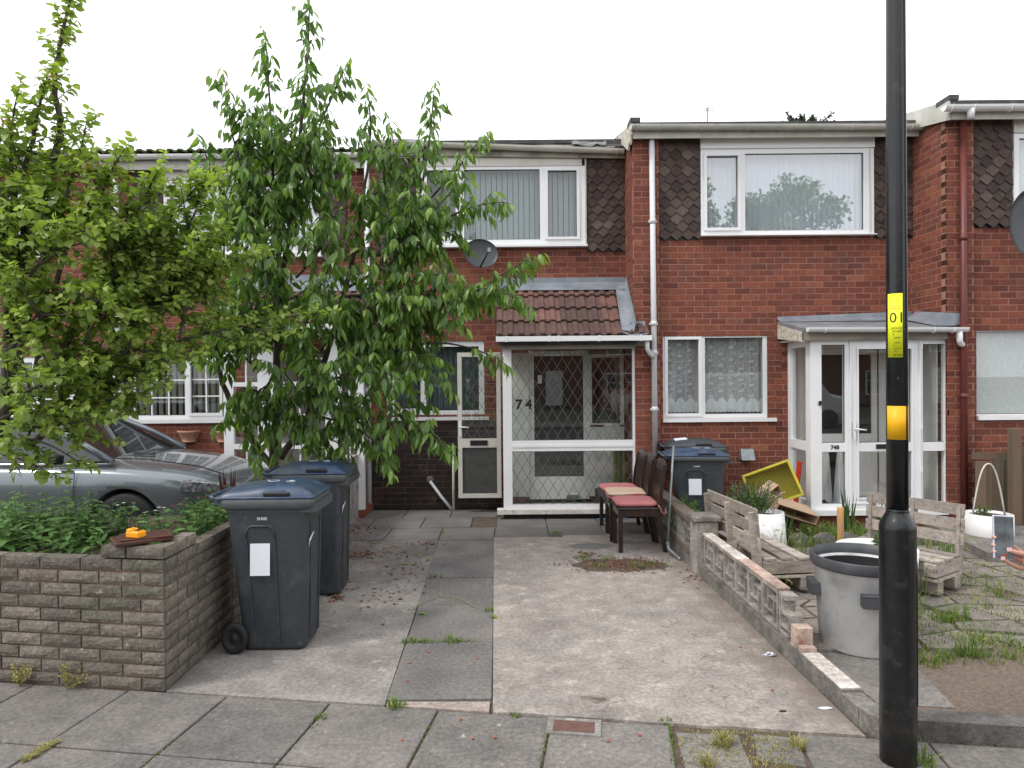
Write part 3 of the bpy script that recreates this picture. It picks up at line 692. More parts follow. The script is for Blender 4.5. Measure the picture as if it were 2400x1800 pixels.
def win(root, name, r, Yf, lights, fw=.05, mw=None, open_=(), m='upvc', glass='glass', depth=.07, sill=None, sillh=.03, rev=0.0, bars=None, curtain=None, lab=None):
    """r=(x0,x1,z0,z1); lights=[(x0,x1,z0,z1)] glass areas; Yf front of the frame"""
    x0, x1, z0, z1 = r; mb = MB()
    xs = [x0]; L = sorted(lights)
    cur = x0
    for (a, b, c, d) in L:
        mb.box(cur, a, Yf, Yf+depth, z0, z1); cur = b
        mb.box(a, b, Yf+.001, Yf+depth-.001, z0, c); mb.box(a, b, Yf+.001, Yf+depth-.001, d, z1)
    mb.box(cur, x1, Yf, Yf+depth, z0, z1)
    w = mb.build(name, m, root)
    for i, (a, b, c, d) in enumerate(L):
        if i in open_:   # casement sash stands proud of the frame
            q = frame_mb(a-.038, b+.038, c-.038, d+.038, Yf-.018, Yf-.001, .036); q.build('sash', m, w)
        pane(w, a-.004, b+.004, c-.004, d+.004, Yf+.03, glass)
        q = MB(); e = .006
        frame_mb(a-.001, b+.001, c-.001, d+.001, Yf+.018, Yf+.0295, e, mb=q); q.build('gasket', 'black', w)
        if bars:
            nx, nz = bars[i] if isinstance(bars, list) else bars
            q = MB()
            for k in range(1, nx): xx = a+(b-a)*k/nx; q.box(xx-.009, xx+.009, Yf+.020, Yf+.045, c, d)
            for k in range(1, nz): zz = c+(d-c)*k/nz; q.box(a, b, Yf+.0205, Yf+.0445, zz-.009, zz+.009)
            q.build('glazing_bar', m, w)
    if sill: MB().box(sill[0], sill[1], Yf-.06, Yf+.05, z0-sillh, z0-.001).build('sill', m, w)
    return w
def R4(x0, y0, x1, y1, Y): return rect(x0, y0, x1, y1, Y)

# ------------------------------------------------------------------ house 746 (middle, set back)
X1, X2, X3, X4 = -1.94, 1.525, 4.99, 8.5
Y6 = 9.29
H6 = house('terraced_house', 'set-back brick house in the middle with torn roof edge, grey blinds and tiled glass porch', ((X1+X2)/2, Y6, 0))
ug = R4(981, 392, 1373, 576, Y6); zt = W(1200, 372, Y6).z; tz = W(1418, 590, Y6).z; xp = W(885, 480, Y6).x; xw0 = ug[0]; xw1 = ug[1]
gg = R4(905, 797, 1135, 977, Y6)
door6 = (W(1240, 1000, Y6).x, W(1380, 1000, Y6).x, .12, W(1300, 822, Y6).z)
dw6 = (W(1379, 900, Y6).x, W(1462, 900, Y6).x, W(1420, 1000, Y6).z, W(1420, 830, Y6).z)
holes = [(xp-X1, xw0-X1, tz, 4.75), (xw0-X1, xw1-X1, ug[2]-.02, 4.75), (xw1-X1, X2-X1, tz, 4.75), (gg[0]-X1, gg[1]-X1, gg[2], gg[3]), (door6[0]-X1, door6[1]-X1, -.1, door6[3]), (dw6[0]-X1, dw6[1]-X1, dw6[2], dw6[3])]
bz = W(900, 990, Y6).z
bm = MB(); hb = [(xw0-X1+.02, xw1-X1-.02, ug[2]+.02, ug[3]+.1)]+holes[3:]
backing(bm, (X1, Y6), (1, 0), X2-X1, 0, 4.78, hb); wall6 = bm.build('wall', 'mortar', H6)
br = Bricks(); br.face((X1, Y6), (1, 0), X2-X1, bz, 4.74, holes)
br.build(wall6)
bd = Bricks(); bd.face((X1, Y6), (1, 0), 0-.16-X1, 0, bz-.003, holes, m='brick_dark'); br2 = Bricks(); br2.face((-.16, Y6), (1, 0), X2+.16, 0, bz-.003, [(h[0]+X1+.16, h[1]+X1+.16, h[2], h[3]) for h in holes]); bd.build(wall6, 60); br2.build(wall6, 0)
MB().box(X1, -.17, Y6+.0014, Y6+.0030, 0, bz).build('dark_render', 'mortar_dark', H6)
shell(H6, X1, X2, Y6)
tile_panel(H6, xp, xw0-.02, tz, zt, Y6); tile_panel(H6, xw1+.005, X2-.002, tz, zt, Y6)
# upper window with the board over it
Lt = [R4(1002, 402, 1068, 556, Y6), R4(1088, 399, 1265, 563, Y6), R4(1284, 402, 1351, 556, Y6)]
uw = win(H6, 'window', ug, Y6-.035, Lt, open_=(0, 2), glass='glass', sill=(xw0-.01, xw1+.01))
MB().box(xw0+.03, W(1363, 380, Y6).x, Y6-.045, Y6+.02, ug[3]+.002, zt+.005).build('lintel_board', 'upvc_cream', H6)
MB().box(xw1-.012, xw1+.004, Y6-.05, Y6, ug[2]-.02, zt).box(xw0-.02, xw0-.002, Y6-.05, Y6, ug[2]-.02, zt).build('window_edge_trim', 'fascia', H6)
vblinds(uw, Lt[1][0], Lt[1][1], ug[2]+.02, ug[3], Y6+.10, 'blind', ang=.25); vblinds(uw, Lt[2][0], Lt[2][1], ug[2]+.02, ug[3], Y6+.10, 'blind', ang=.25)
vblinds(uw, Lt[0][0]+.25, Lt[0][1], ug[2]+.02, ug[3], Y6+.10, 'blind_dark')
MB().box(Lt[1][0]-.03, Lt[2][1]+.03, Y6+.07, Y6+.10, ug[3]-.05, ug[3]-.01).build('blind_rail', 'blind', uw)
# ground window
Lg = [R4(925, 812, 985, 958, Y6), R4(998, 812, 1122, 962, Y6)]
gw = win(H6, 'window', gg, Y6+.02, Lg, glass='glass', sill=(gg[0]-.02, gg[1]+.06), sillh=.045)
vblinds(gw, Lg[1][0], Lg[1][1], gg[2]+.02, gg[3], Y6+.16, 'blind_dark', ang=.2); vblinds(gw, Lg[0][0], Lg[0][1], gg[2]+.02, gg[3], Y6+.16, 'blind_dark', ang=.2)
# eaves: fascia, sagging gutter, torn felt
zg0 = W(1000, 336, Y6-.12).z; zg1 = W(1462, 352, Y6-.12).z; zgl = W(870, 337, Y6-.12).z
yf = Y6-.08
mb = MB(); zb0 = W(1000, 362, yf).z; zb1 = W(1450, 371, yf).z
mb.add([(X1+.02, yf, zb0), (X2-.003, yf, zb1), (X2-.003, yf+.02, zb1), (X1+.02, yf+.02, zb0), (X1+.02, yf, 4.80), (X2-.003, yf, 4.80), (X2-.003, yf+.02, 4.80), (X1+.02, yf+.02, 4.80)], BOXF); mb.build('fascia', 'fascia_dirty', H6)
MB().box(X1+.02, X2-.003, yf+.021, Y6-.001, zt+.006, zt+.02).build('soffit', 'fascia_dirty', H6)
gutter(H6, W(1000, 345, 9.2).x, X2-.03, zg0, yf-.115, m='upvc_cream', zr=zg1, bx=[W(q, 350, 9.2).x for q in (1007, 1152, 1303, 1445)])
gutter(H6, X1+.05, W(1000, 345, 9.2).x-.02, zgl+.02, yf-.115, m='upvc_cream', zr=zg0+.01)
roof(H6, X1+.01, X2-.003, Y6-.09, 4.90, Y6+3.4)
# torn felt strips lying over the edge
def strip(parent, pts, m, th=.006, name='torn_felt'):
    mb = MB(); n = len(pts); vs = pts+[(x, y+.004, z-th) for x, y, z in pts]; fs = [tuple(range(n)), tuple(reversed(range(n, 2*n)))]+[(i, n+i, n+(i+1) % n, (i+1) % n) for i in range(n)]; mb.add(vs, fs); return mb.build(name, m, parent)
def ragged(x0, x1, n, ytop, ztop, ybot, zbot, j=.02):
    T = [(x0+(x1-x0)*i/n, ytop, ztop+random.uniform(-j, j)*.5) for i in range(n+1)]; B = [(x0+(x1-x0)*i/n, ybot+random.uniform(-.01, .01), zbot+random.uniform(-j, j)) for i in range(n, -1, -1)]; return T+B
Yq = Y6-.10
strip(H6, ragged(W(1000, 330, Yq).x, W(1105, 330, Yq).x, 6, Yq+.05, W(1050, 328, Yq).z, Yq-.03, W(1050, 341, Yq).z, .012), 'lead')
strip(H6, ragged(W(1105, 330, Yq).x, W(1340, 330, Yq).x, 12, Yq+.06, W(1220, 328, Yq).z, Yq-.01, W(1220, 337, Yq).z, .012), 'felt_dark')
strip(H6, ragged(W(1110, 340, Yq).x, W(1440, 340, Yq).x, 14, Yq+.02, W(1270, 336, Yq).z, Yq-.05, W(1270, 349, Yq).z, .008), 'fascia_dirty')
strip(H6, ragged(W(1340, 330, Yq).x, W(1420, 330, Yq).x, 7, Yq+.03, W(1380, 326, Yq).z, Yq-.07, W(1380, 342, Yq).z, .03), 'felt')
strip(H6, ragged(W(1420, 330, Yq).x, X2-.01, 5, Yq+.05, W(1440, 329, Yq).z, Yq-.04, W(1440, 345, Yq).z, .02), 'felt_dark')
strip(H6, ragged(W(870, 330, Yq).x, W(990, 330, Yq).x, 7, Yq+.05, W(930, 324, Yq).z, Yq-.03, W(930, 336, Yq).z, .012), 'felt')
MB().box(X1+.02, X2-.003, Yq+.0, Yq+.04, 4.80, W(1200, 331, Yq).z-.01).build('verge_batten', 'felt_dark', H6)
# pipes
downpipe(H6, W(858, 400, 9.2).x, Y6-.05, .0, 4.78, clips=(3.4, 1.6), xb=W(864, 1190, 9.2).x)
wp = MB().tube([W(1008, 1128, Y6-.02), W(1035, 1165, Y6-.06), W(1060, 1195, Y6-.10)], .021, 10); wp.build('waste_pipe', 'pipe_white', H6)
MB().lathe([(.05, -.01), (.055, .0), (.03, .012)], W(1008, 1125, Y6-.004), 14, ax=Matrix.Rotation(rad(90), 3, 'X')).build('mortar_patch', 'concrete_a', H6)
sp = MB().tube([W(1063, 1200, Y6-.14), W(1063, 1058, Y6-.14)], .019, 10).tube([W(1063, 1060, Y6-.14), W(1063, 1047, Y6-.14)], .026, 10); sp.build('standpipe', 'upvc_cream', H6)

# porch of 746
YP = 8.60; pz = lambda y, x=1330: W(x, y, YP).z; px_ = lambda x, y=1000: W(x, y, YP).x
XP0, XP1 = px_(1179), px_(1493)
fr = MB()
zb, ztp = pz(1192), pz(815)
fr.box(XP0, px_(1200), YP, YP+.07, zb, ztp).box(px_(1483), XP1-.002, YP, YP+.07, zb, ztp)
fr.box(px_(1200), px_(1483), YP+.001, YP+.069, zb, pz(1182)).box(px_(1200), px_(1483), YP+.001, YP+.069, pz(1057), pz(1032)).box(px_(1200), px_(1483), YP+.001, YP+.069, pz(818), ztp)
fr.box(px_(1200), px_(1483), YP-.006, YP, pz(1048), pz(1042))
# side wall frame (left), with the doorway open
fr.box(XP0, XP0+.06, YP+.07, YP+.12, zb, ztp).box(XP0, XP0+.06, Y6-.05, Y6-.004, zb, ztp).box(XP0, XP0+.06, YP+.12, Y6-.05, ztp-.06, ztp).box(XP0, XP0+.06, YP+.12, Y6-.05, zb-.02, zb+.02)
porch = fr.build('porch', 'upvc', H6)
for (a, b, c, d) in ((1199, 1033, 1484, 818), (1199, 1183, 1484, 1057)):
    x0, x1 = px_(a), px_(c); z0, z1 = pz(b), pz(d)
    pane(porch, x0, x1, z0, z1, YP+.03, 'glass_porch'); frame_mb(x0, x1, z0, z1, YP+.018, YP+.0295, .006).build('gasket', 'black', porch)
# diamond leading on the glass, one lattice per pane
def lattice(parent, x0, x1, z0, z1, y, dx=.128, dz=.215, w=.0055, m='lead_came', xo=0, zo=0):
    mb = MB(); sl = dz/dx
    def clip(p, q):
        (ax, az), (bx, bz) = p, q; t0, t1 = 0, 1; dx_, dz_ = bx-ax, bz-az
        for (pp, qq) in ((-dx_, ax-x0), (dx_, x1-ax), (-dz_, az-z0), (dz_, z1-az)):
            if abs(pp) < 1e-9:
                if qq < 0: return None
            else:
                r = qq/pp
                if pp < 0: t0 = max(t0, r)
                else: t1 = min(t1, r)
        return None if t0 >= t1 else ((ax+dx_*t0, az+dz_*t0), (ax+dx_*t1, az+dz_*t1))
    H = z1-z0; n = int((x1-x0+H/sl)/dx)+3
    for k in range(-n, n+1):
        for sg in (1, -1):
            xs = x0+xo+k*dx; c = clip((xs, z1), (xs+sg*H/sl, z0))
            if c: mb.bar((c[0][0], y, c[0][1]), (c[1][0], y, c[1][1]), w, .003, up=(0, 1, 0))
    return mb.build('lead_lattice', m, parent)
lattice(porch, px_(1199), px_(1484), pz(1033), pz(818), YP+.026, xo=.06)
lattice(porch, px_(1199), px_(1484), pz(1183), pz(1057), YP+.026)
MB().box(XP0-.08, px_(1600)-.52, YP-.05, YP+.10, pz(1203), pz(1192)-.002).build('porch_sill', 'white_paint', porch)
MB().box(XP0-.0, XP1-.01, YP+.02, Y6-.01, 0, pz(1203)-.002).build('plinth', 'brick_dark', porch)
MB().box(XP0+.01, XP1-.01, YP+.10, Y6-.02, pz(1203), pz(1200)).build('porch_floor', 'concrete_a', porch)
# roof of the porch
ye = 8.44; ze = W(1345, 789, ye).z; sl = math.atan2(W(1300, 668, Y6-.02).z-ze, Y6-.02-ye); gauge = (math.hypot(W(1300, 668, Y6-.02).z-ze, Y6-.02-ye)-.02)/4
XT0 = W(1163, 780, ye).x; XT1 = W(1522, 780, ye).x; TW = (XT1-XT0)/7
roof_tiles(porch, XT0, XT1-.02, ye, ze, sl, 4, gauge=gauge, w=TW, skip=lambda r, x: r > 0 and x > X2-.20)
pr = [(ye+.03, ze-.03), (Y6-.012, W(1300, 668, Y6-.02).z-.02), (Y6-.012, W(1300, 668, Y6-.02).z-.09), (ye+.03, ze-.10)]
vs = [(x, y, z) for x in (XT0+.02, X2-.005) for y, z in pr]; MB().add(vs, [(0, 1, 5, 4), (1, 2, 6, 5), (2, 3, 7, 6), (3, 0, 4, 7), (0, 3, 2, 1), (4, 5, 6, 7)]).build('roof_deck', 'felt_dark', porch)
zt6 = W(1300, 668, Y6-.02).z
MB().add([(XT0, Y6-.20, zt6-.12+.03), (X2-.006, Y6-.20, zt6-.12+.03), (X2-.006, Y6-.012, zt6+.035), (XT0, Y6-.012, zt6+.035), (XT0, Y6-.012, zt6+.10), (X2-.006, Y6-.012, zt6+.10), (XT0, Y6-.002, zt6+.10), (X2-.006, Y6-.002, zt6+.10)], [(0, 1, 2, 3), (3, 2, 5, 4), (4, 5, 7, 6)]).build('lead_flashing', 'lead', porch)
# stepped flashing on the side wall
m_ = MB(); cs, sn = math.cos(sl), math.sin(sl)
def SP(d, h): return (ye+d*cs-h*sn, ze+d*sn+h*cs)
vs = []
for d in (.05, .3, .6, .85, 1.02):
    y, z = SP(d, .055); y2, z2 = SP(d, .05); vs += [(X2-.17+.03*(d-.5), y, z), (X2-.035, y2, z2-.012), (X2-.008, y2, z2+.13)]
fs = []
for i in range(4):
    for k in (0, 1): fs.append((i*3+k, i*3+k+1, i*3+3+k+1, i*3+3+k))
m_.add(vs, fs, .5, True); m_.build('lead_flashing', 'lead', porch)
y, z = SP(.0, .05); MB().add([(X2-.19, y+.03, z+.02), (X2+.02, 8.57, z+.05), (X2+.13, 8.57, z+.06), (X2+.13, 8.585, z+.16), (X2-.02, 8.585, z+.16), (X2-.10, y-.02, z-.03), (X2+.12, y-.01, z-.02)], [(0, 5, 1), (5, 6, 2, 1), (1, 2, 3, 4), (0, 1, 4)]).build('lead_flashing', 'lead', porch)
MB().box(W(1172, 800, 8.5).x, X2-.002, 8.50, 8.535, W(1330, 816, 8.5).z, W(1330, 799, 8.5).z+.03).box(X2-.002, W(1515, 800, 8.5).x, 8.50, 8.535, W(1330, 816, 8.5).z+.02, W(1330, 799, 8.5).z+.03).build('fascia_beam', 'beam', porch)
MB().box(W(1172, 800, 8.5).x, X2-.01, 8.536, Y6-.02, pz(815)+.001, pz(815)+.02).build('soffit', 'upvc_cream', porch)
gutter(porch, W(1163, 790, 8.36).x, W(1528, 790, 8.36).x, W(1345, 787, 8.36).z, 8.36, m='upvc', square=True, bx=[W(q, 790, 8.36).x for q in (1187, 1288, 1309, 1405, 1502)])
MB().tube([W(1517, 800, 8.42), W(1517, 818, 8.42), W(1524, 830, 8.47), W(1533, 838, 8.52)], .028, 12).build('gutter_outlet', 'pipe_white', porch)
# open porch door standing against the wall, left of the glass
YD = 9.0; dr = R4(1073, 826, 1174, 1167, YD); q = MB(); fwd = .055
x0, x1, z0, z1 = dr; frame_mb(x0, x1, z0, z1, YD, YD+.05, fwd, mb=q); mr = R4(1080, 1028, 1170, 1049, YD); q.box(x0+fwd, x1-fwd, YD+.001, YD+.049, mr[2], mr[3])
dl = q.build('door', 'upvc_cream', H6)
pane(dl, x0+fwd, x1-fwd, mr[3], z1-fwd, YD+.02, 'glass_porch'); lattice(dl, x0+fwd, x1-fwd, mr[3], z1-fwd, YD+.016)
MB().box(x0+fwd, x1-fwd, YD+.018, YD+.03, z0+fwd, mr[2]).build('lower_panel', 'panel_grey', dl)
lr = R4(1102, 1032, 1143, 1044, YD); MB().box(lr[0], lr[1], YD-.008, YD, lr[2], lr[3]).build('letterbox', 'black', dl)
h = W(1078, 1001, YD-.03); MB().box(h.x-.017, h.x+.015, YD-.012, YD, h.z-.12, h.z+.07).tube([(h.x, YD-.012, h.z), (h.x, YD-.05, h.z), (h.x+.115, YD-.05, h.z-.004)], .009, 8).build('handle', 'upvc', dl)
# inner door and window behind the porch glass
x0, x1, z0, z1 = door6; q = MB(); frame_mb(x0, x1, z0, z1, Y6+.0, Y6+.06, .07, mb=q); q.box(x0+.07, x1-.07, Y6+.002, Y6+.05, z0+.07, z0+.30); idr = q.build('inner_door', 'interior_white', H6)
MB().box(x0+.07, x1-.07, Y6+.02, Y6+.035, z0+.30, z1-.07).build('pane', 'door_glass_dark', idr)
n1 = W(1265, 890, Y6-.01); MB().box(n1.x-.025, n1.x+.028, Y6+.012, Y6+.0195, n1.z-.05, n1.z+.06).build('paper_note', 'sticker', idr)
v1 = R4(1328, 1158, 1358, 1171, Y6); q = MB()
for k in range(4): q.box(v1[0], v1[1], Y6-.012, Y6-.002, v1[2]+.018*k, v1[2]+.018*k+.009)
q.build('vent_grille', 'metal_grey', idr)
x0, x1, z0, z1 = dw6; q = MB(); frame_mb(x0, x1, z0, z1, Y6+.0, Y6+.06, .045, mb=q); iw = q.build('window', 'interior_white', H6); pane(iw, x0+.045, x1-.045, z0+.045, z1-.045, Y6+.02)
MB().box(XP0+.07, door6[0]-.002, Y6-.025, Y6-.013, .16, pz(822)).box(dw6[0]+.0, X2-.03, Y6-.025, Y6-.013, .16, dw6[2]-.002).box(XP0+.07, X2-.03, Y6-.026, Y6-.014, max(door6[3], dw6[3])+.002, pz(816)).build('painted_brick_lining', 'interior_white', H6)
folds(H6, px_(1445), px_(1478), pz(1180), pz(1058), YP+.30, 'curtain_green', name='green_curtain', amp=.02, per=.06)
# numbers on the glass
for ch, xx in (('7', 1216), ('4', 1239), ('6', 1263)):
    t = MB(); c = W(xx, 949, YP+.024); text_on(t, ch, .165, c, depth=.0015, bold=.006); t.build('door_number', 'black', porch)

# ------------------------------------------------------------------ house 748
Y8 = 8.64; YPR = 8.585
H8 = house('terraced_house', 'forward brick house with lace curtains and white glazed porch numbered 748', ((X2+X3)/2, Y8, 0))
XPR = W(1546, 700, YPR).x
ug = R4(1641, 351, 2045, 552, Y8); zt = W(1700, 322, Y8).z; zbd = W(1840, 350, Y8).z; tz = W(1590, 563, Y8).z
gg = R4(1554, 783, 1799, 980, Y8)
dn = R4(1925, 797, 2180, 1170, Y8)     # doorway inside the porch
holes = [(0, ug[0]-XPR, tz, 4.75), (ug[0]-XPR, ug[1]-XPR, ug[2]-.01, 4.75), (ug[1]-XPR, X3-XPR, tz, 4.75), (gg[0]-XPR, gg[1]-XPR, gg[2], gg[3]), (3.62-XPR, 4.55-XPR, -.1, 2.2)]
bm = MB(); hb = [(ug[0]-XPR+.02, ug[1]-XPR-.02, ug[2]+.02, ug[3]+.05)]+holes[3:]
backing(bm, (XPR, Y8), (1, 0), X3-XPR, 0, 4.78, hb)
backing(bm, (X2, YPR), (1, 0), XPR-X2, 0, 4.78, [])
backing(bm, (X2, Y6+.5), (0, -1), Y6+.5-YPR-.006, 0, 4.80, [])
wall8 = bm.build('wall', 'mortar', H8)
br = Bricks(); br.face((XPR, Y8), (1, 0), X3-XPR, 0, 4.74, holes, off=.05)
br.face((X2, YPR), (1, 0), XPR-X2, 0, 4.74, [], off=.0)
br.face((X2, Y6+.6), (0, -1), Y6+.6-YPR-.001, 0, 4.80, [], off=.1)
br.build(wall8); shell(H8, X2, X3, Y8)
MB().box(XPR-.006, XPR, YPR+.002, Y8+.02, 0, 4.74).build('pier_side', 'brick', H8)
tile_panel(H8, XPR+.004, ug[0]-.008, tz, zt, Y8); tile_panel(H8, ug[1]+.008, X3-.004, tz, zt, Y8)
Lt = [R4(1655, 368, 1727, 535, Y8), R4(1744, 361, 2021, 541, Y8)]
uw = win(H8, 'window', ug, Y8-.035, Lt, open_=(0,), glass='glass_bright', sill=(ug[0]-.005, ug[1]+.005), sillh=.012)
MB().box(ug[0]-.005, ug[1]+.005, Y8-.05, Y8+.02, zbd+.004, zt).build('lintel_board', 'upvc', H8)
MB().box(ug[0], ug[1], Y8-.04, Y8+.02, ug[3]+.001, zbd+.003).box(ug[1]-.06, ug[1]-.045, Y8-.045, Y8-.036, ug[2]+.03, ug[3]).build('window_edge_trim', 'upvc_cream', H8)
folds(uw, ug[0]+.05, ug[1]-.05, ug[2]+.02, ug[3], Y8+.13, 'net', amp=.010, per=.07)
Lg = [R4(1566, 796, 1638, 969, Y8), R4(1653, 791, 1789, 970, Y8)]
gw = win(H8, 'window', gg, Y8+.015, Lg, open_=(0,), glass='glass', sill=(gg[0]-.01, W(1818, 984, Y8).x), sillh=.045)
MATS['lace'] = (lambda: mat('lace', (.8, .82, .82), rough=.9, transl=.3))()
# lace curtain: real holes in a sheet of motifs (rings, scrolls) on a fine net
def lace(parent, x0, x1, z0, z1, y):
    mb = MB()
    def scroll(cx, cz, r, a0, a1, w=.010, sg=1):
        n = 12; pts = []
        for i in range(n+1):
            t = i/n; a = a0+(a1-a0)*t; rr = r*(1-.75*t); pts.append((cx+rr*math.cos(a)*sg, y, cz+rr*math.sin(a)))
        for p, q in zip(pts, pts[1:]): mb.bar(p, q, w, .002, up=(0, 1, 0))
    x = x0+.06; k = 0
    while x < x1-.03:
        z = z0+.30+(.06 if k % 2 else 0)
        while z < z1-.05:
            r0_ = random.uniform(-.9, .9); scroll(x+random.uniform(-.015, .015), z, random.uniform(.035, .055), .3+r0_, 5.2+r0_, w=.007, sg=1 if random.random() < .5 else -1); scroll(x+.035, z+.06, .028, 3+r0_, 7+r0_, w=.006, sg=-1); 
            for q in range(3): mb.bar((x-.03+q*.02, y, z-.06), (x-.02+q*.02, y, z-.03), .014, .002, up=(0, 1, 0))
            z += random.uniform(.13, .17)
        x += .13; k += 1
    mb.build('lace_motif', 'lace', parent)
    folds(parent, x0, x1, z0+.10, z1, y+.012, 'net_sheer', name='net_sheet', amp=.006, per=.11)
    # dense flowered band along the bottom with a scalloped hem
    n = int((x1-x0)/.01); vs = []; fs = []
    for i in range(n+1):
        xx = x0+(x1-x0)*i/n; u = (xx-x0)/.13; f = abs(math.sin(math.pi*u))
        vs += [(xx, y+.004*math.sin(xx*60), z0+.06-.016*abs(math.sin(math.pi*(xx-x0)/.052))), (xx, y+.004*math.sin(xx*60), z0+.16+.07*f+random.uniform(0, .015))]
    for i in range(n): fs.append((2*i, 2*i+2, 2*i+3, 2*i+1))
    q = MB().add(vs, fs, .5, True); q.build('lace_hem', 'lace', parent)
lace(gw, gg[0]+.05, gg[1]-.04, gg[2]+.02, gg[3]-.03, Y8+.12)
# eaves
yf = YPR-.11; zf0 = W(1800, 322, yf).z; zf1 = W(1800, 300, yf).z
MB().box(X2-.02, X3-.003, yf, yf+.02, zf0, zf1+.08).build('fascia', 'fascia', H8)
MB().box(X2, X3-.003, yf+.021, Y8-.001, zt+.0, zt+.02).build('soffit', 'fascia', H8)
gutter(H8, W(1482, 290, 8.35).x, X3-.005, W(1800, 287, 8.36).z, yf-.115, m='fascia', zr=W(2100, 288, 8.36).z-.01, bx=[W(q, 290, 8.36).x for q in (1494, 1514, 1546, 1645, 1756, 1867, 2001, 2140)])
roof(H8, X2-.03, X3-.003, YPR-.13, W(1800, 284, YPR-.13).z+.0, Y8+3.4, over=.0)
mb = MB(); zz = W(1486, 290, 8.45).z
mb.add([(X2-.055, YPR-.12, zz+.02), (X2-.055, Y6+2.6, zz+.02+.21*2.9), (X2-.055, Y6+2.6, zz-.20+.21*2.9), (X2-.055, Y6-.2, zz-.20+.21*.75), (X2-.055, YPR+.1, zz-.25), (X2-.055, YPR+.0, zz-.16), (X2-.055, YPR-.06, zz-.23), (X2-.055, YPR-.12, zz-.12)]+[(X2-.03, y, z) for (y, z) in ((YPR-.12, zz+.02), (Y6+2.6, zz+.02+.21*2.9), (Y6+2.6, zz-.20+.21*2.9), (Y6-.2, zz-.20+.21*.75), (YPR+.1, zz-.25), (YPR+.0, zz-.16), (YPR-.06, zz-.23), (YPR-.12, zz-.12))], [tuple(range(8)), tuple(reversed(range(8, 16)))]+[(i, 8+i, 8+(i+1) % 8, (i+1) % 8) for i in range(8)])
mb.build('bargeboard', 'peeling', H8)
MB().box(X2-.06, X2+.06, YPR-.14, YPR+.1, zz+.02, zz+.075).build('ridge_cap', 'felt_dark', H8)
downpipe(H8, W(1528, 300, 8.52).x, YPR-.045, W(1536, 1070, 8.52).z, W(1528, 306, 8.52).z, clips=(W(1530, 517, 8.5).z, W(1533, 758, 8.5).z, W(1534, 826, 8.5).z, 1.35), xb=W(1536.5, 1060, 8.52).x)
for (ax, ay) in ((1840, 828), (1840, 855)):
    r = R4(ax-9, ay-5, ax+9, ay+5, Y8-.004); q = MB(); q.box(r[0], r[1], Y8-.003, Y8+.004, r[2], r[3])
    q.build('air_brick', 'brick', H8); q = MB()
    for k in range(3):
        for l in range(2): q.box(r[0]+.01+k*.028, r[0]+.03+k*.028, Y8-.006, Y8-.0032, r[2]+.008+l*.024, r[2]+.022+l*.024)
    q.build('air_brick_hole', 'black', H8)
f = R4(1738, 1053, 1768, 1082, Y8-.1); q = MB()
q.add([(f[0], Y8-.002, f[3]), (f[1], Y8-.002, f[3]), (f[1], Y8-.07, f[3]-.0), (f[0], Y8-.07, f[3]), (f[0]-.005, Y8-.13, f[2]+.02), (f[1]+.005, Y8-.13, f[2]+.02), (f[0], Y8-.002, f[2]+.02), (f[1], Y8-.002, f[2]+.02)], [(0, 1, 2, 3), (3, 2, 5, 4), (0, 3, 4, 6), (1, 7, 5, 2), (4, 5, 7, 6)]); q.build('flue_hood', 'metal_grey', H8)
q = MB().box(W(1690, 560, Y8).x, W(1692, 560, Y8).x, Y8-.002, Y8-.001, 2.0, 2.01)

# porch of 748
YQ = 7.98; qx = lambda x, y=1000: W(x, y, YQ).x; qz = lambda y, x=2060: W(x, y, YQ).z
QL, QR = qx(1900), X3-.008; zb, zt_ = qz(1192), qz(796); rl0, rl1 = qz(1058), qz(1037)
def post(mb, a, b): mb.box(qx(a), qx(b), YQ, YQ+.07, zb, zt_)
q = MB(); post(q, 1900, 1926); post(q, 1981, 2012); post(q, 2136, 2163); q.box(qx(2216), QR, YQ, YQ+.07, zb, zt_)
for (a, b) in ((1926, 1981), (2012, 2136), (2163, 2216)):
    z0 = qz(1180) if a != 2012 else qz(1166); z1 = qz(807) if a != 2012 else qz(818)
    q.box(qx(a), qx(b), YQ+.001, YQ+.069, zb, z0).box(qx(a), qx(b), YQ+.001, YQ+.069, z1, zt_).box(qx(a), qx(b), YQ+.001, YQ+.069, rl0, rl1)
sx = QL
q.box(sx, sx+.07, YQ+.07, YQ+.13, zb, zt_).box(sx, sx+.07, Y8-.08, Y8-.003, zb, zt_)
for (z0, z1) in ((zb, zb+.08), (rl0, rl1), (zt_-.07, zt_)): q.box(sx+.001, sx+.069, YQ+.13, Y8-.08, z0, z1)
p8 = q.build('porch', 'upvc', H8)
for (a, b) in ((1926, 1981), (2163, 2216)):
    for (z0, z1) in ((qz(1180), rl0), (rl1, qz(807))): pane(p8, qx(a), qx(b), z0, z1, YQ+.03); frame_mb(qx(a), qx(b), z0, z1, YQ+.018, YQ+.0295, .006).build('gasket', 'black', p8)
for (z0, z1) in ((zb+.08, rl0), (rl1, zt_-.07)): MB().box(sx+.03, sx+.036, YQ+.13, Y8-.08, z0, z1).build('pane', 'glass', p8)
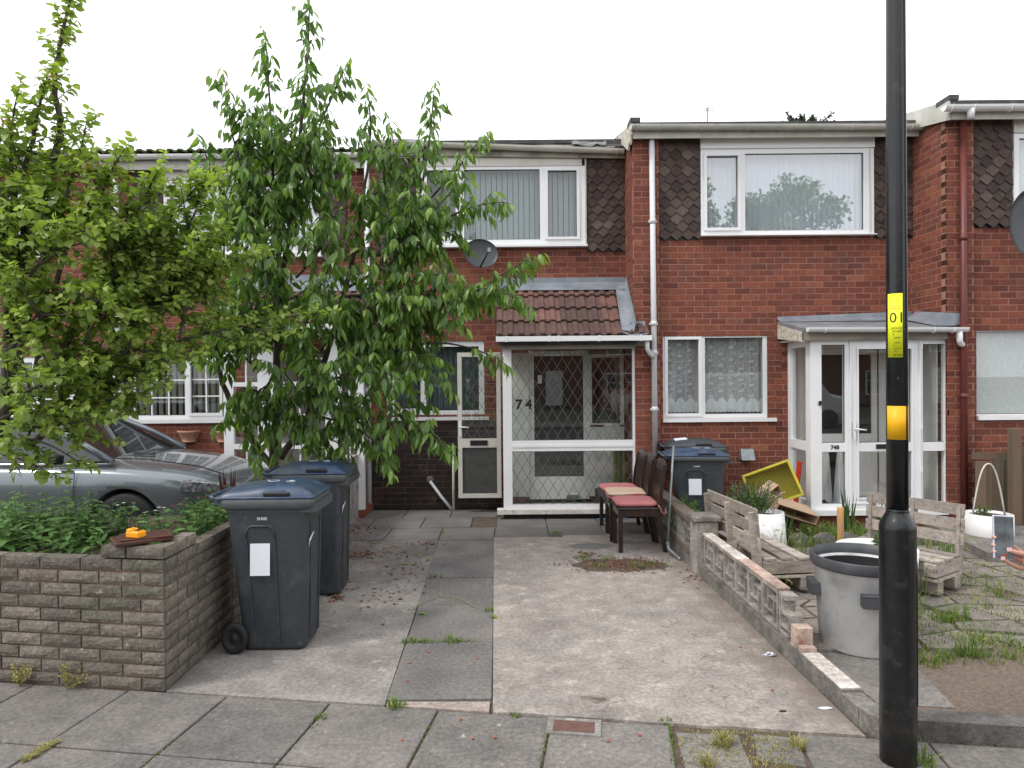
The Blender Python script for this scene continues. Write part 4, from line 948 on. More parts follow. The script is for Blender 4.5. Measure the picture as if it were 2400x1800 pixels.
# door leaf with its own proud frame
q = MB(); a, b = qx(1991), qx(2156); frame_mb(a, b, qz(1180), qz(798), YQ-.022, YQ-.001, .012, mb=q); dr8 = q.build('door', 'upvc', H8)
q = MB(); frame_mb(qx(2008), qx(2140), qz(1170), qz(814), YQ-.014, YQ-.0015, .02, mb=q); q.build('door_moulding', 'upvc', dr8)
for (z0, z1) in ((qz(1166), rl0), (rl1, qz(818))): pane(dr8, qx(2012), qx(2136), z0, z1, YQ+.03); frame_mb(qx(2012), qx(2136), z0, z1, YQ+.018, YQ+.0295, .006).build('gasket', 'black', dr8)
l = (qx(2053), qx(2100), qz(1052), qz(1041)); MB().box(l[0], l[1], YQ-.01, YQ-.001, l[2], l[3]).build('letterbox', 'black', dr8)
h = W(2003, 1005, YQ-.03); MB().box(h.x-.014, h.x+.014, YQ-.034, YQ-.023, h.z-.12, h.z+.10).tube([(h.x, YQ-.034, h.z), (h.x, YQ-.07, h.z), (h.x+.115, YQ-.07, h.z-.012)], .009, 8).build('handle', 'upvc', dr8)
for zz in (1100, 1000, 812): c = W(2157, zz, YQ); MB().box(c.x-.012, c.x+.012, YQ-.03, YQ-.0005, c.z-.03, c.z+.03).build('hinge', 'upvc', dr8)
t = MB(); text_on(t, '748', .066, W(1957, 1049, YQ-.002), depth=.0015, bold=.002); t.build('house_number', 'black', p8)
c = W(1922, 945, YQ-.01); MB().obox((c.x, YQ-.012, c.z), (.03, .022, .052), None, .5, .004).build('doorbell', 'black', p8)
MB().box(QL-.06, QR, YQ-.07, YQ+.08, qz(1205), qz(1192)-.002).box(QL-.06, QL+.07, YQ+.08, Y8-.003, qz(1205), qz(1192)-.002).build('porch_sill', 'upvc', p8)
MB().box(QL, QR, YQ+.02, Y8-.012, 0, qz(1205)-.002).build('plinth', 'brick', p8)
MB().box(QL+.07, QR-.01, YQ+.08, Y8-.012, qz(1205), qz(1200)).build('porch_floor', 'tray_brown', p8)
# flat roof with fascia, gutter and outlet
RX0 = W(1832, 760, 8.5).x; yr0 = YQ-.06; zr0 = W(1900, 768, yr0).z; zrb = W(1830, 753, Y8).z
vs = [(RX0, yr0, zr0), (X3+.0, yr0, zr0), (X3+.0, Y8-.002, zrb), (RX0, Y8-.002, zrb), (RX0, yr0, zr0-.04), (X3+.0, yr0, zr0-.04), (X3+.0, Y8-.002, zrb-.04), (RX0, Y8-.002, zrb-.04)]
MB().add([(x, y, z) for x, y, z in vs], [(0, 1, 2, 3), (7, 6, 5, 4), (0, 4, 5, 1), (1, 5, 6, 2), (2, 6, 7, 3), (3, 7, 4, 0)]).build('porch_roof', 'felt', p8)
MB().add([(RX0, Y8-.12, zrb-.015), (X3-.02, Y8-.12, zrb-.01), (X3-.02, Y8-.012, zrb+.05), (RX0, Y8-.012, zrb+.02), (X3-.02, Y8-.004, zrb+.11), (RX0, Y8-.004, zrb+.055)], [(0, 1, 2, 3), (3, 2, 4, 5)]).build('lead_flashing', 'lead', p8)
MB().add([(X3-.15, yr0+.01, zr0+.012), (X3-.15, Y8-.1, zrb), (X3-.012, Y8-.1, zrb+.10), (X3-.012, 7.94, zr0+.16), (X3+.16, 7.937, zr0+.155), (X3+.20, 7.937, zr0+.03), (X3+.06, yr0, zr0+.01)], [(0, 3, 2, 1), (0, 6, 3), (6, 5, 4, 3)]).build('lead_flashing', 'lead', p8)
MB().box(RX0+.01, QR, yr0+.0, yr0+.022, qz(797), zr0-.041).build('fascia_beam', 'beam', p8)
mb = MB().add([(RX0, yr0, zr0-.042), (RX0, Y8-.003, zrb-.042), (RX0, Y8-.003, zrb-.22), (RX0, yr0, zr0-.16), (RX0+.022, yr0, zr0-.042), (RX0+.022, Y8-.003, zrb-.042), (RX0+.022, Y8-.003, zrb-.22), (RX0+.022, yr0, zr0-.16)], [(0, 3, 2, 1), (4, 5, 6, 7), (0, 4, 7, 3), (3, 7, 6, 2), (0, 1, 5, 4)]); mb.build('side_fascia', 'peeling', p8)
MB().box(RX0+.03, QR, yr0+.023, Y8-.003, zt_+.002, zt_+.02).build('soffit', 'upvc_cream', p8)
gutter(p8, W(1896, 770, 7.82).x, W(2270, 770, 7.82).x, W(1900, 767, 7.82).z, 7.80, r=.052, m='upvc', zr=W(2260, 767, 7.82).z, bx=[W(q, 770, 7.82).x for q in (1935, 2190, 2236)])
MB().tube([W(2249, 776, 7.85), W(2249, 798, 7.85), W(2252, 806, 7.87), W(2262, 810, 7.93)], .032, 14).build('gutter_outlet', 'upvc', p8)
# inside the porch: white brick lining, inner door, shelves, things
MB().box(3.46, 3.61, Y8-.03, Y8-.014, .2, 2.1).box(4.56, X3-.03, Y8-.03, Y8-.014, .2, 2.1).box(3.46, X3-.03, Y8-.031, Y8-.0145, 2.08, 2.25).box(X3-.04, X3-.03, YQ+.1, Y8-.03, .2, 2.2).build('painted_brick_lining', 'interior_white', H8)
q = MB(); frame_mb(3.615, 4.545, .2, 2.075, Y8-.01, Y8+.05, .07, mb=q); q.box(3.685, 4.475, Y8+.005, Y8+.04, .27, 1.02).box(3.685, 3.80, Y8+.006, Y8+.039, 1.02, 2.0); i8 = q.build('inner_door', 'interior_white', H8)
MB().box(3.80, 4.475, Y8+.01, Y8+.025, 1.02, 2.0).build('pane', 'door_glass_dark', i8)
for zz in (1.72, 1.32): MB().box(4.72, X3-.045, Y8-.16, Y8-.033, zz, zz+.018).build('shelf', 'tray_brown', H8)

# ------------------------------------------------------------------ house 750
Y0 = 7.95
H0 = house('terraced_house', 'nearest brick house at the right edge with brown downpipe and frosted ground window', ((X3+X4)/2, Y0, 0))
XQ = W(2283, 700, Y0).x; Yw = 7.99
ug = R4(2372, 314, 2640, 523, Yw); zt = W(2320, 280, Yw).z; tz = W(2330, 534, Yw).z; gg = R4(2289, 772, 2560, 974, Yw)
holes = [(0, ug[0]-XQ, tz, 4.8), (ug[0]-XQ, ug[1]-XQ, ug[2]-.01, 4.8), (gg[0]-XQ, gg[1]-XQ, gg[2], gg[3])]
bm = MB(); backing(bm, (XQ, Yw), (1, 0), X4-XQ, 0, 4.80, [(ug[0]-XQ+.02, ug[1]-XQ-.02, ug[2]+.02, ug[3]+.05), holes[2]])
backing(bm, (X3, Y0), (1, 0), XQ-X3, 0, 4.80, []); backing(bm, (X3, Y8+.5), (0, -1), Y8+.5-Y0-.006, 0, 4.84, [])
wall0 = bm.build('wall', 'mortar', H0); br = Bricks(); br.face((XQ, Yw), (1, 0), X4-XQ, 0, 4.76, holes, off=.03); br.face((X3, Y0), (1, 0), XQ-X3, 0, 4.76, [])
br.face((X3, Y8+.6), (0, -1), Y8+.6-Y0-.001, 0, 4.84, [], off=.1); br.build(wall0); shell(H0, X3, X4, Yw)
tile_panel(H0, XQ+.01, ug[0]-.012, tz, zt, Yw)
Lt = [R4(2384, 326, 2500, 512, Yw)]
uw = win(H0, 'window', ug, Yw-.035, Lt, glass='glass_bright', sill=(ug[0]-.005, ug[1]), sillh=.012); folds(uw, ug[0]+.04, ug[1]-.05, ug[2]+.02, ug[3], Yw+.13, 'net')
MB().box(ug[0]-.01, ug[1], Yw-.05, Yw+.02, ug[3]+.004, zt).build('lintel_board', 'upvc_cream', H0)
gw = win(H0, 'window', gg, Yw+.02, [(gg[0]+.012, gg[1]-.05, gg[2]+.02, gg[3]-.02)], glass='glass', sill=(gg[0]-.0, gg[1]), sillh=.045)
MB().box(gg[0]+.012, gg[1]-.05, Yw+.10, Yw+.11, gg[2]+.02, gg[3]-.02).build('frosted_blind', 'frosted', gw)
yf = Y0-.12
MB().box(X3-.02, X4, yf, yf+.02, W(2330, 279, yf).z, W(2330, 250, yf).z).build('fascia', 'fascia', H0)
MB().box(X3, X4, yf+.021, Yw-.001, zt, zt+.02).build('soffit', 'fascia', H0)
gutter(H0, W(2222, 250, 7.7).x, X4, W(2300, 244, 7.72).z, yf-.118, r=.058, m='upvc', bx=[W(q, 250, 7.7).x for q in (2236, 2288, 2376)])
roof(H0, X3-.03, X4, Y0-.14, W(2330, 234, Y0-.14).z, Yw+3.4)
zz = W(2222, 240, 7.83).z
mb = MB(); pr = [(Y0-.13, zz+.02), (Y8+.8, zz+.02+.21*1.6), (Y8+.8, zz-.20+.21*1.6), (Y0-.13, zz-.20)]
mb.add([(x, y, z) for x in (X3-.055, X3-.032) for y, z in pr], [(0, 1, 2, 3), (7, 6, 5, 4), (0, 4, 5, 1), (1, 5, 6, 2), (2, 6, 7, 3), (3, 7, 4, 0)]); mb.build('bargeboard', 'fascia', H0)
MB().box(X3-.06, X3+.05, Y0-.15, Y0+.1, zz+.022, zz+.075).build('ridge_cap', 'felt_dark', H0)
xd = W(2262, 400, 7.87).x; downpipe(H0, xd, Y0-.05, .05, W(2262, 268, 7.87).z, m='red_pipe', clips=(3.3, 1.5), r=.036)
MB().lathe([(.034, -.11), (.038, -.05), (.05, 0)], (xd, yf-.06, W(2262, 258, 7.8).z-.0), 14).build('gutter_outlet', 'upvc', H0)

# ------------------------------------------------------------------ houses 744 and 742 behind the trees
Y4 = 9.40
H4 = house('terraced_house', 'brick house left of the middle with barred white windows and white glazed porch', ((-5.48+X1)/2, Y4, 0)); XL = -5.48
ug = R4(387, 424, 752, 600, Y4); zt = W(550, 397, Y4).z; tz = W(350, 615, Y4).z; gg = R4(257, 838, 527, 984, Y4)
xt0, xt1 = W(315, 500, Y4).x, W(812, 500, Y4).x
holes = [(xt0-XL, ug[0]-XL, tz, 4.7), (ug[0]-XL, ug[1]-XL, ug[2]-.01, 4.7), (ug[1]-XL, xt1-XL, tz, 4.7), (gg[0]-XL, gg[1]-XL, gg[2], gg[3])]
bm = MB(); backing(bm, (XL, Y4), (1, 0), X1-XL, 0, 4.68, [(ug[0]-XL+.02, ug[1]-XL-.02, ug[2]+.02, ug[3]+.05), holes[3]]); wall4 = bm.build('wall', 'mortar', H4)
br = Bricks(); br.face((XL, Y4), (1, 0), X1-XL-.001, 0, 4.64, holes); br.build(wall4, 200); shell(H4, XL, X1, Y4, 4.6)
tile_panel(H4, xt0, ug[0]-.01, tz, zt, Y4); tile_panel(H4, ug[1]+.01, xt1, tz, zt, Y4)
Lt = [R4(402, 436, 500, 588, Y4), R4(516, 436, 628, 588, Y4), R4(644, 436, 738, 588, Y4)]
uw = win(H4, 'window', ug, Y4-.035, Lt, open_=(0, 2), glass='glass_bright', bars=[(2, 3), (2, 3), (2, 3)], sill=(ug[0]-.02, ug[1]+.02)); folds(uw, ug[0]+.04, ug[1]-.04, ug[2]+.02, ug[3], Y4+.13, 'net')
MB().box(ug[0]-.01, ug[1]+.01, Y4-.05, Y4+.02, ug[3]+.004, zt).build('lintel_board', 'upvc_cream', H4)
Lg = [R4(272, 850, 432, 974, Y4), R4(447, 850, 514, 968, Y4)]
gw = win(H4, 'window', gg, Y4+.015, Lg, open_=(1,), bars=[(4, 3), (2, 3)], sill=(gg[0]-.02, gg[1]+.02), sillh=.045)
vblinds(gw, gg[0]+.05, gg[1]-.04, gg[2]+.02, gg[3], Y4+.15, 'blind_beige', w=.06, gap=.030, ang=.9)
yf = Y4-.12
MB().box(XL, X1-.003, yf, yf+.02, W(550, 396, yf).z, W(550, 376, yf).z+.03).build('fascia', 'fascia', H4)
MB().box(XL, X1-.003, yf+.021, Y4-.001, zt, zt+.02).build('soffit', 'fascia', H4)
gutter(H4, XL+.01, X1-.01, W(550, 361, 9.2).z, yf-.118, m='upvc')
roof(H4, XL, X1-.003, Y4-.17, W(550, 362, 9.2).z+.02, Y4+3.4)
roof_tiles(H4, XL, X1-.05, Y4-.21, W(550, 359, 9.2).z+.012, rad(12), 1, m='mossy_tile')
downpipe(H4, W(268, 600, 9.3).x, Y4-.05, .0, 4.5, clips=(3.2, 1.6))
# porch of 744
YR = 8.75; rx = lambda x, y=950: W(x, y, YR).x; rz = lambda y, x=680: W(x, y, YR).z
q = MB(); zb, zt4 = .10, rz(775); xa, xb, xc, xd_, xe = rx(527), rx(620), rx(640), rx(790), rx(848)
for (a, b) in ((rx(524), rx(547)), (rx(604), rx(640)), (rx(762), rx(800)), (rx(836), rx(852))): q.box(a, b, YR, YR+.07, zb, zt4)
for (a, b) in ((rx(547), rx(604)), (rx(640), rx(762)), (rx(800), rx(836))):
    for (z0, z1) in ((zb, zb+.07), (rz(1052), rz(1040)), (rz(905), rz(895)), (zt4-.06, zt4)): q.box(a, b, YR+.001, YR+.069, z0, z1)
q.box(rx(524), rx(524)+.06, YR+.07, Y4-.003, zb, zb+.07).box(rx(524), rx(524)+.06, YR+.07, Y4-.003, zt4-.06, zt4)
p4 = q.build('porch', 'upvc', H4)
for (a, b) in ((rx(547), rx(604)), (rx(640), rx(762)), (rx(800), rx(836))):
    for (z0, z1, nz_) in ((zb+.07, rz(1052), 2), (rz(1040), rz(905), 2), (rz(895), zt4-.06, 2)):
        pane(p4, a, b, z0, z1, YR+.03); g = MB(); g.box((a+b)/2-.009, (a+b)/2+.009, YR+.02, YR+.045, z0, z1).box(a, b, YR+.0205, YR+.0445, (z0+z1)/2-.009, (z0+z1)/2+.009); g.build('glazing_bar', 'upvc', p4)
MB().box(rx(524), rx(852), YR-.02, Y4-.01, 0, zb-.002).build('plinth', 'brick', p4)
MB().box(rx(530), rx(850), Y4-.03, Y4-.012, .1, 2.1).build('painted_brick_lining', 'interior', p4)
ze4 = rz(762); st4 = math.atan2(W(700, 672, Y4).z-ze4, Y4-.02-(YR-.15))
roof_tiles(p4, rx(520), rx(856)-.1, YR-.15, ze4, st4, 3, gauge=(Y4-YR+.13)/math.cos(st4)/3.05)
MB().add([(rx(520)+.02, YR-.1, ze4-.01), (rx(852), YR-.1, ze4-.01), (rx(852), Y4-.012, W(700, 672, Y4).z-.02), (rx(520)+.02, Y4-.012, W(700, 672, Y4).z-.02), (rx(520)+.02, YR-.1, ze4-.09), (rx(852), YR-.1, ze4-.09), (rx(852), Y4-.012, W(700, 672, Y4).z-.1), (rx(520)+.02, Y4-.012, W(700, 672, Y4).z-.1)], [(0, 1, 2, 3), (7, 6, 5, 4), (0, 4, 5, 1), (1, 5, 6, 2), (2, 6, 7, 3), (3, 7, 4, 0)]).build('roof_deck', 'felt_dark', p4)
zz4 = W(700, 672, Y4).z; MB().add([(rx(520), Y4-.22, zz4-.09), (rx(856), Y4-.22, zz4-.09), (rx(856), Y4-.012, zz4+.05), (rx(520), Y4-.012, zz4+.05), (rx(520), Y4-.004, zz4+.16), (rx(856), Y4-.004, zz4+.16)], [(0, 1, 2, 3), (3, 2, 5, 4)]).build('lead_flashing', 'lead', p4)
gutter(p4, rx(518), rx(858), ze4-.002, YR-.24, m='upvc', square=True)
MB().box(rx(522), rx(854), YR-.12, YR-.10, zt4, ze4-.02).build('fascia_beam', 'upvc', p4)

Y2 = 9.5
H2 = house('terraced_house', 'far left brick house mostly hidden behind the light green tree', (-7.3, Y2, 0)); XL = -9.1; XR = -5.48
ug = R4(-120, 455, 142, 600, Y2); gg = R4(-80, 838, 177, 990, Y2); zt = W(0, 397, Y2).z
holes = [(ug[0]-XL, ug[1]-XL, ug[2], ug[3]), (gg[0]-XL, gg[1]-XL, gg[2], gg[3])]
bm = MB(); backing(bm, (XL, Y2), (1, 0), XR-XL, 0, 4.68, holes); wall2 = bm.build('wall', 'mortar', H2); br = Bricks(); br.face((XL, Y2), (1, 0), XR-XL-.001, 0, 4.64, holes); br.build(wall2, 120); shell(H2, XL, XR, Y2, 4.6)
uw = win(H2, 'window', ug, Y2+.01, [R4(-100, 468, 10, 588, Y2), R4(26, 468, 128, 588, Y2)], glass='glass_bright', bars=(2, 3), sill=(ug[0], ug[1])); folds(uw, ug[0]+.04, ug[1]-.04, ug[2]+.02, ug[3], Y2+.15, 'net')
gw = win(H2, 'window', gg, Y2+.01, [R4(-65, 850, 75, 978, Y2), R4(90, 850, 162, 978, Y2)], bars=[(3, 3), (2, 3)], sill=(gg[0], gg[1])); vblinds(gw, gg[0]+.04, gg[1]-.04, gg[2]+.02, gg[3], Y2+.15, 'blind_beige', w=.06, gap=.03, ang=.9)
yf = Y2-.12; MB().box(XL, XR-.003, yf, yf+.02, W(100, 398, yf).z, W(100, 376, yf).z).build('fascia', 'fascia', H2); MB().box(XL, XR-.003, yf+.021, Y2-.001, zt, zt+.02).build('soffit', 'fascia', H2)
gutter(H2, XL, XR-.01, W(100, 366, 9.3).z, yf-.118, m='upvc'); roof(H2, XL, XR-.003, Y2-.17, W(100, 366, 9.3).z+.02, Y2+3.4); roof_tiles(H2, XL, XR-.2, Y2-.21, W(100, 364, 9.3).z+.012, rad(12), 1, m='mossy_tile')
# ================================================================== GARDEN WALLS
# left retaining wall of rock-faced blocks with a raised corner
ZW, ZC = .745, .82
WC = Vector((-1.965, bline(-1.965)+.005, 0))
lw = empty('garden_wall', tuple(WC), 'weathered rock-faced block wall with raised corner holding the leafy bed', 'wall')
mbk = MB()
q = [WC+PU*(-.008)+PV*(-.012)]
def wl(s, d): p = WC-PU*s-PV*d; return (p.x, p.y)
mbk.prism([wl(5.2, .012), wl(.012, .012), (-1.977, 9.2), (-2.10, 9.2), wl(.12, .13), wl(5.2, .13)], -.05, .72)
mbk.build('wall_core', 'wall_mortar', lw)
SB = {}
def stone(L, H, k):
    key = (round(L, 3), round(H, 3), k)
    if key not in SB:
        r = random.Random(k*7+int(L*1000)); n = 5; mb = MB(); vs = []; fs = []
        for j in range(4):
            for i in range(n+1):
                e = (i in (0, n)) or (j in (0, 3))
                vs.append((L*i/n+(0 if i in (0, n) else r.uniform(-.006, .006)), (.004 if e else -r.uniform(.001, .004)), H*j/3+(0 if j in (0, 3) else r.uniform(-.003, .003))))
        for j in range(3):
            for i in range(n): a = j*(n+1)+i; fs.append((a, a+1, a+n+2, a+n+1))
        b = len(vs); D = .09
        vs += [(0, D, 0), (L, D, 0), (L, D, H), (0, D, H)]
        fs += [(b, b+1, n, 0), (n, b+1, b+2, 4*(n+1)-1), (b+2, b+3, 3*(n+1), 4*(n+1)-1), (b+3, b, 0, 3*(n+1)), (b+1, b, b+3, b+2)]
        fs = [f if len(f) == 4 else f for f in fs]
        mb.add(vs, fs, k/5.0); me = mb.mesh('stone_block'); me.materials.append(MATS['wall_stone']); SB[key] = me
    return SB[key]
def put_stone(parent, P, u, L, H, z):
    o = bpy.data.objects.new('stone_block', stone(L, H, random.randint(0, 5))); COL.objects.link(o); o.parent = parent
    o.location = Vector((P[0], P[1], z))-root_of(parent).location; o.rotation_euler = (random.uniform(-.006, .006), 0, math.atan2(u[1], u[0])+random.uniform(-.004, .004)); return o
BLN, CO = .262, .0747
for k in range(11):
    z = k*CO; top = (k == 10)
    # front face, running left from the corner
    s = 0.0; first = True
    while s < 4.9:
        L = BLN if not (first and k % 2 == 0) else .145
        if first and k == 10: L = .235
        first = False
        if top and s > .38: break
        L2 = min(L, .395-s) if (top and s+L > .395) else L
        p = wl(s+L2, 0)
        put_stone(lw, p, PU, round(L2-.011, 3), CO-.011, z); s += L2
    # side face along the drive
    y = WC.y+.01; first = True
    while y < 8.9:
        L = BLN if not (first and k % 2 == 1) else .145
        first = False
        if top and y > WC.y+.30: break
        if not top or True:
            if k == 10 and y+L > WC.y+.40: L = .13
            put_stone(lw, (-1.962, y+.008), (0, 1), round(L-.011, 3), CO-.011, z) if y < 6.9 else None
        y += L
far = MB().box(-1.985, -1.952, 6.95, 9.2, 0, .80).box(-2.10, -1.985, 6.95, 9.2, .70, .80); far.build('rendered_wall_end', 'screen_block', lw)

# screen block wall between the drive and the next garden
XS = lambda y: 1.64+.028*(6.2-y) if y < 6.2 else 1.625
sw = empty('screen_wall', (XS(5), 5, 0), 'low wall of pierced concrete screen blocks on a kerb, broken at its front end', 'wall')
MB().prism([(XS(8.3)-.01, 8.3), (XS(6.2)-.01, 6.2), (XS(3.55), 3.62), (XS(3.55)+.115, 3.62), (XS(6.2)+.12, 6.2), (XS(8.3)+.12, 8.3)], -.05, .10).build('base_course', 'kerb_stone', sw)
def screen_block_mesh(k):
    """291 mm pierced block: frame, offset inner ring and the arms that join them; local y along the wall, z up, x through"""
    S, T, w = .254, .085, .017; mb = MB()
    def b(y0, y1, z0, z1, t=T): mb.box((T-t)/2, (T+t)/2, y0, y1, z0, z1)
    b(0, S, 0, w); b(0, S, S-w, S); b(0, w, w, S-w); b(S-w, S, w, S-w)
    t = T*.86; r0, r1 = .076, .178; v = .014
    b(r0, r1, r0, r0+v, t); b(r0, r1, r1-v, r1, t); b(r0, r0+v, r0+v, r1-v, t); b(r1-v, r1, r0+v, r1-v, t)
    t = T*.84
    b(w, r0, r1-v+.001, r1-.001, t); b(r1, S-w, r0+.001, r0+v-.001, t); b(r1-v+.001, r1-.001, r1, S-w, t); b(r0+.001, r0+v-.001, w, r0, t)
    me = mb.mesh('screen_block'); me.materials.append(MATS['screen_block']); return me
SBM = screen_block_mesh(0)
y = 4.462; n = 0
while y < 5.98:
    o = bpy.data.objects.new('screen_block', SBM); COL.objects.link(o); o.parent = sw; o.location = Vector((XS(y)+.012, y, .108))-sw.location; o.rotation_euler = (0, 0, .028); y += .260; n += 1
y = 6.34
while y < 8.1:
    o = bpy.data.objects.new('screen_block', SBM); COL.objects.link(o); o.parent = sw; o.location = Vector((XS(y)+.012, y, .150))-sw.location; y += .260
MB().box(XS(7)-.01, XS(7)+.12, 6.33, 8.25, .101, .148).build('base_course', 'coping_brown', sw)
q = MB(); q.box(XS(7)-.012, XS(7)+.125, 6.31, 8.25, .408, .450); q.build('coping', 'coping_brown', sw)
# rough mortar topping, in pieces
yy = 4.465; cols = ['coping_pink', 'coping_pink', 'coping_pink', 'coping_white', 'coping_white', 'coping_white', 'coping_white']
k = 0
while yy < 6.03:
    L = min(.24, 6.065-yy); q = MB(); q.obox((XS(yy)+.055, yy+L/2, .3715), (.088+random.uniform(-.004, .006), L-.006, .016), Matrix.Rotation(.028, 3, 'Z') @ Matrix.Rotation(random.uniform(-.008, .008), 3, 'X'), .5, .003); q.build('mortar_topping', cols[min(k, 6)], sw); yy += L; k += 1
# the broken end block, stepping down
q = MB(); X = XS(4.3)+.012
def bb(y0, y1, z0, z1): q.box(X+.003, X+.088, y0, y1, z0, z1)
bb(4.345, 4.455, .335, .362); bb(4.40, 4.424, .255, .335); bb(4.29, 4.405, .236, .256); bb(4.29, 4.308, .17, .236); bb(4.27, 4.43, .152, .17); bb(4.436, 4.455, .108, .335); bb(4.33, 4.436, .105, .122)
q.build('broken_block', 'screen_block', sw)
MB().prism([(X-.0, 4.165), (X+.10, 4.175), (X+.10, 4.265), (X-.0, 4.26)], .10, .222).build('broken_brick', 'coping_pink', sw)
MB().prism([(X-.0, 4.10), (X+.09, 4.10), (X+.09, 4.16), (X-.0, 4.155)], .10, .13).build('broken_brick', 'coping_pink', sw)
# kerb edging painted white on top
for (a, b) in ((3.60, 3.95), (3.25, 3.6)):
    pass
kx = XS(3.6)
for (y0, y1) in ((3.66, 3.69),): pass
# pillar
q = MB(); px0 = XS(6.2)-.03; q.obox((px0+.105, 6.17, .235), (.20, .20, .47), None, .5, .006); pl = q.build('pillar', 'screen_block', sw)
MB().obox((px0+.105, 6.17, .498), (.255, .26, .045), None, .5, .008).build('pillar_cap', 'kerb_stone', sw)
# front kerb: along the drive, round the corner and along the pavement
fk = empty('kerb_edging', (1.8, 3.4, 0), 'low concrete kerb edging turning the corner behind the lamp post, white topped along the drive', 'kerb')
x0 = XS(3.7)
q = MB().prism([(x0-.002, 4.3-.68), (x0-.002+.115, 3.62), (x0+.12, 3.50), (x0+.012, 3.46)], -.05, .085); q.build('kerb_stone', 'kerb_stone', fk)
for (ya, yb) in ((3.63, 3.685), ): pass
for (ya, yb, mm) in ((3.63, 3.79, 'coping_white'), (3.795, 4.0, 'coping_white'), (4.005, 4.095, 'coping_white')): MB().prism([(XS(ya)+.004, ya), (XS(ya)+.110, ya), (XS(yb)+.11, yb), (XS(yb)+.004, yb)], .1005, .106).build('white_topping', mm, fk)
c0 = Vector((x0+.16, bline(x0+.16)+.09, 0))
ring = [Vector((x0+.012, 3.455)), Vector((x0+.02, 3.39)), Vector((x0+.07, bline(x0+.1)+.005)), Vector((x0+.16, bline(x0+.16)+.0))]
inner = [Vector((x0+.16, bline(x0+.16)+.11)), Vector((x0+.135, 3.45)), Vector((x0+.12, 3.50))]
MB().prism([(p.x, p.y) for p in ring+inner], -.05, .09).build('kerb_stone', 'kerb_stone', fk)
xk = x0+.165
for i in range(8):
    xa, xb = xk+i*.9, xk+(i+1)*.9-.008
    MB().prism([(xa, bline(xa)+.0), (xb, bline(xb)+.0), (xb, bline(xb)+.12), (xa, bline(xa)+.12)], -.05, .098+random.uniform(-.003, .003)).build('kerb_stone', 'kerb_dark', fk)

# ================================================================== LAMP POST
LX, LY = 1.738, 3.13
lp = empty('lamp_post', (LX, LY, 0), 'tall black tapering street lamp column with yellow label and orange band', 'lamp post')
q = MB().lathe([(.077, -.03), (.077, .3), (.0765, 1.055), (.074, 1.075), (.062, 1.10), (.0485, 1.125), (.0465, 1.135), (.0475, 1.142), (.0455, 1.144)], (0, 0, 0), 40); q.build('column_base', 'lamp_black', lp, local=True)
q = MB().lathe([(.0455, 1.144), (.0435, 2.0), (.0395, 3.6), (.034, 6.2)], (0, 0, 0), 36); q.build('shaft', 'lamp_black', lp, local=True)
# dark line of a reflection up the shaft, built as a black tube
q = MB().tube([(.022, -.0405, 1.15), (.020, -.037, 2.6), (.018, -.033, 4.6), (.017, -.030, 6.0)], .0045, 8); q.build('reflection_line', 'rubber', lp, local=True)
q = MB(); vs = []; n = 10
for z in (.27, .86):
    for i in range(n+1): a = rad(-28)+rad(56)*i/n-rad(14); vs.append((.0795*math.cos(a), .0795*math.sin(a), z))
for r in (.0795,):
    for i in range(n+1): a = rad(-28)+rad(56)*i/n-rad(14); vs.append((.0795*math.cos(a), .0795*math.sin(a), .86+.05*math.sqrt(max(0, 1-((i-n/2)/(n/2))**2))))
for i in range(n+1): a = rad(-28)+rad(56)*i/n-rad(14); vs.append((.0745*math.cos(a), .0745*math.sin(a), .27))
N = n+1; fs = [(i, i+1, N+i+1, N+i) for i in range(n)]+[(N+i, N+i+1, 2*N+i+1, 2*N+i) for i in range(n)]
vs2 = [(v[0]*.94, v[1]*.94, v[2]) for v in vs[:3*N]]; b = len(vs)
vs += vs2; fs += [(0, b, b+N, N), (n, N+n, b+N+n, b+n), (2*N, N, b+N, b+2*N)]+[(2*N+i, 2*N+i+1, b+2*N+i+1, b+2*N+i) for i in range(n)]+[(i, b+i, b+i+1, i+1) for i in range(n)]
q.add(vs, fs, .5, True); q.build('door_panel', 'lamp_black', lp, local=True)
zz = lambda y: W(2095, y, LY).z
def wrap(r, z0, z1, a0, a1, m, name, parent):
    q = MB(); n = 20; vs = []
    for z in (z0, z1):
        for rr in (r, r-.001):
            for i in range(n+1): a = a0+(a1-a0)*i/n; vs.append((rr*math.cos(a), rr*math.sin(a), z))
    N = n+1; fs = [(i, i+1, 2*N+i+1, 2*N+i) for i in range(n)]+[(i, N+i, N+i+1, i+1) for i in range(n)]+[(2*N+i, 2*N+i+1, 3*N+i+1, 3*N+i) for i in range(n)]+[(0, 2*N, 3*N, N), (n, N+n, 3*N+n, 2*N+n)]
    q.add(vs, fs, .5, True); return q.build(name, m, parent, local=True)
lab = wrap(.0452, zz(838), zz(690), rad(190), rad(272), 'yellow_label', 'label', lp)
def wtext(parent, txt, size, ang, z, r=.0456, m='black'):
    vs, fs = text_mesh(txt, size, .0002); q = MB(); out = []
    for v in vs: a = ang+v.x/r; rr = r+v.z; out.append((rr*math.cos(a), rr*math.sin(a), z+v.y))
    q.add(out, fs); q.build('label_print', m, parent, local=True)
wtext(lab, '01', .066, rad(243), zz(747)); wtext(lab, 'WOOD', .014, rad(240), zz(771)); wtext(lab, 'ROAD', .014, rad(244), zz(778)); wtext(lab, 'R', .012, rad(225), zz(785))
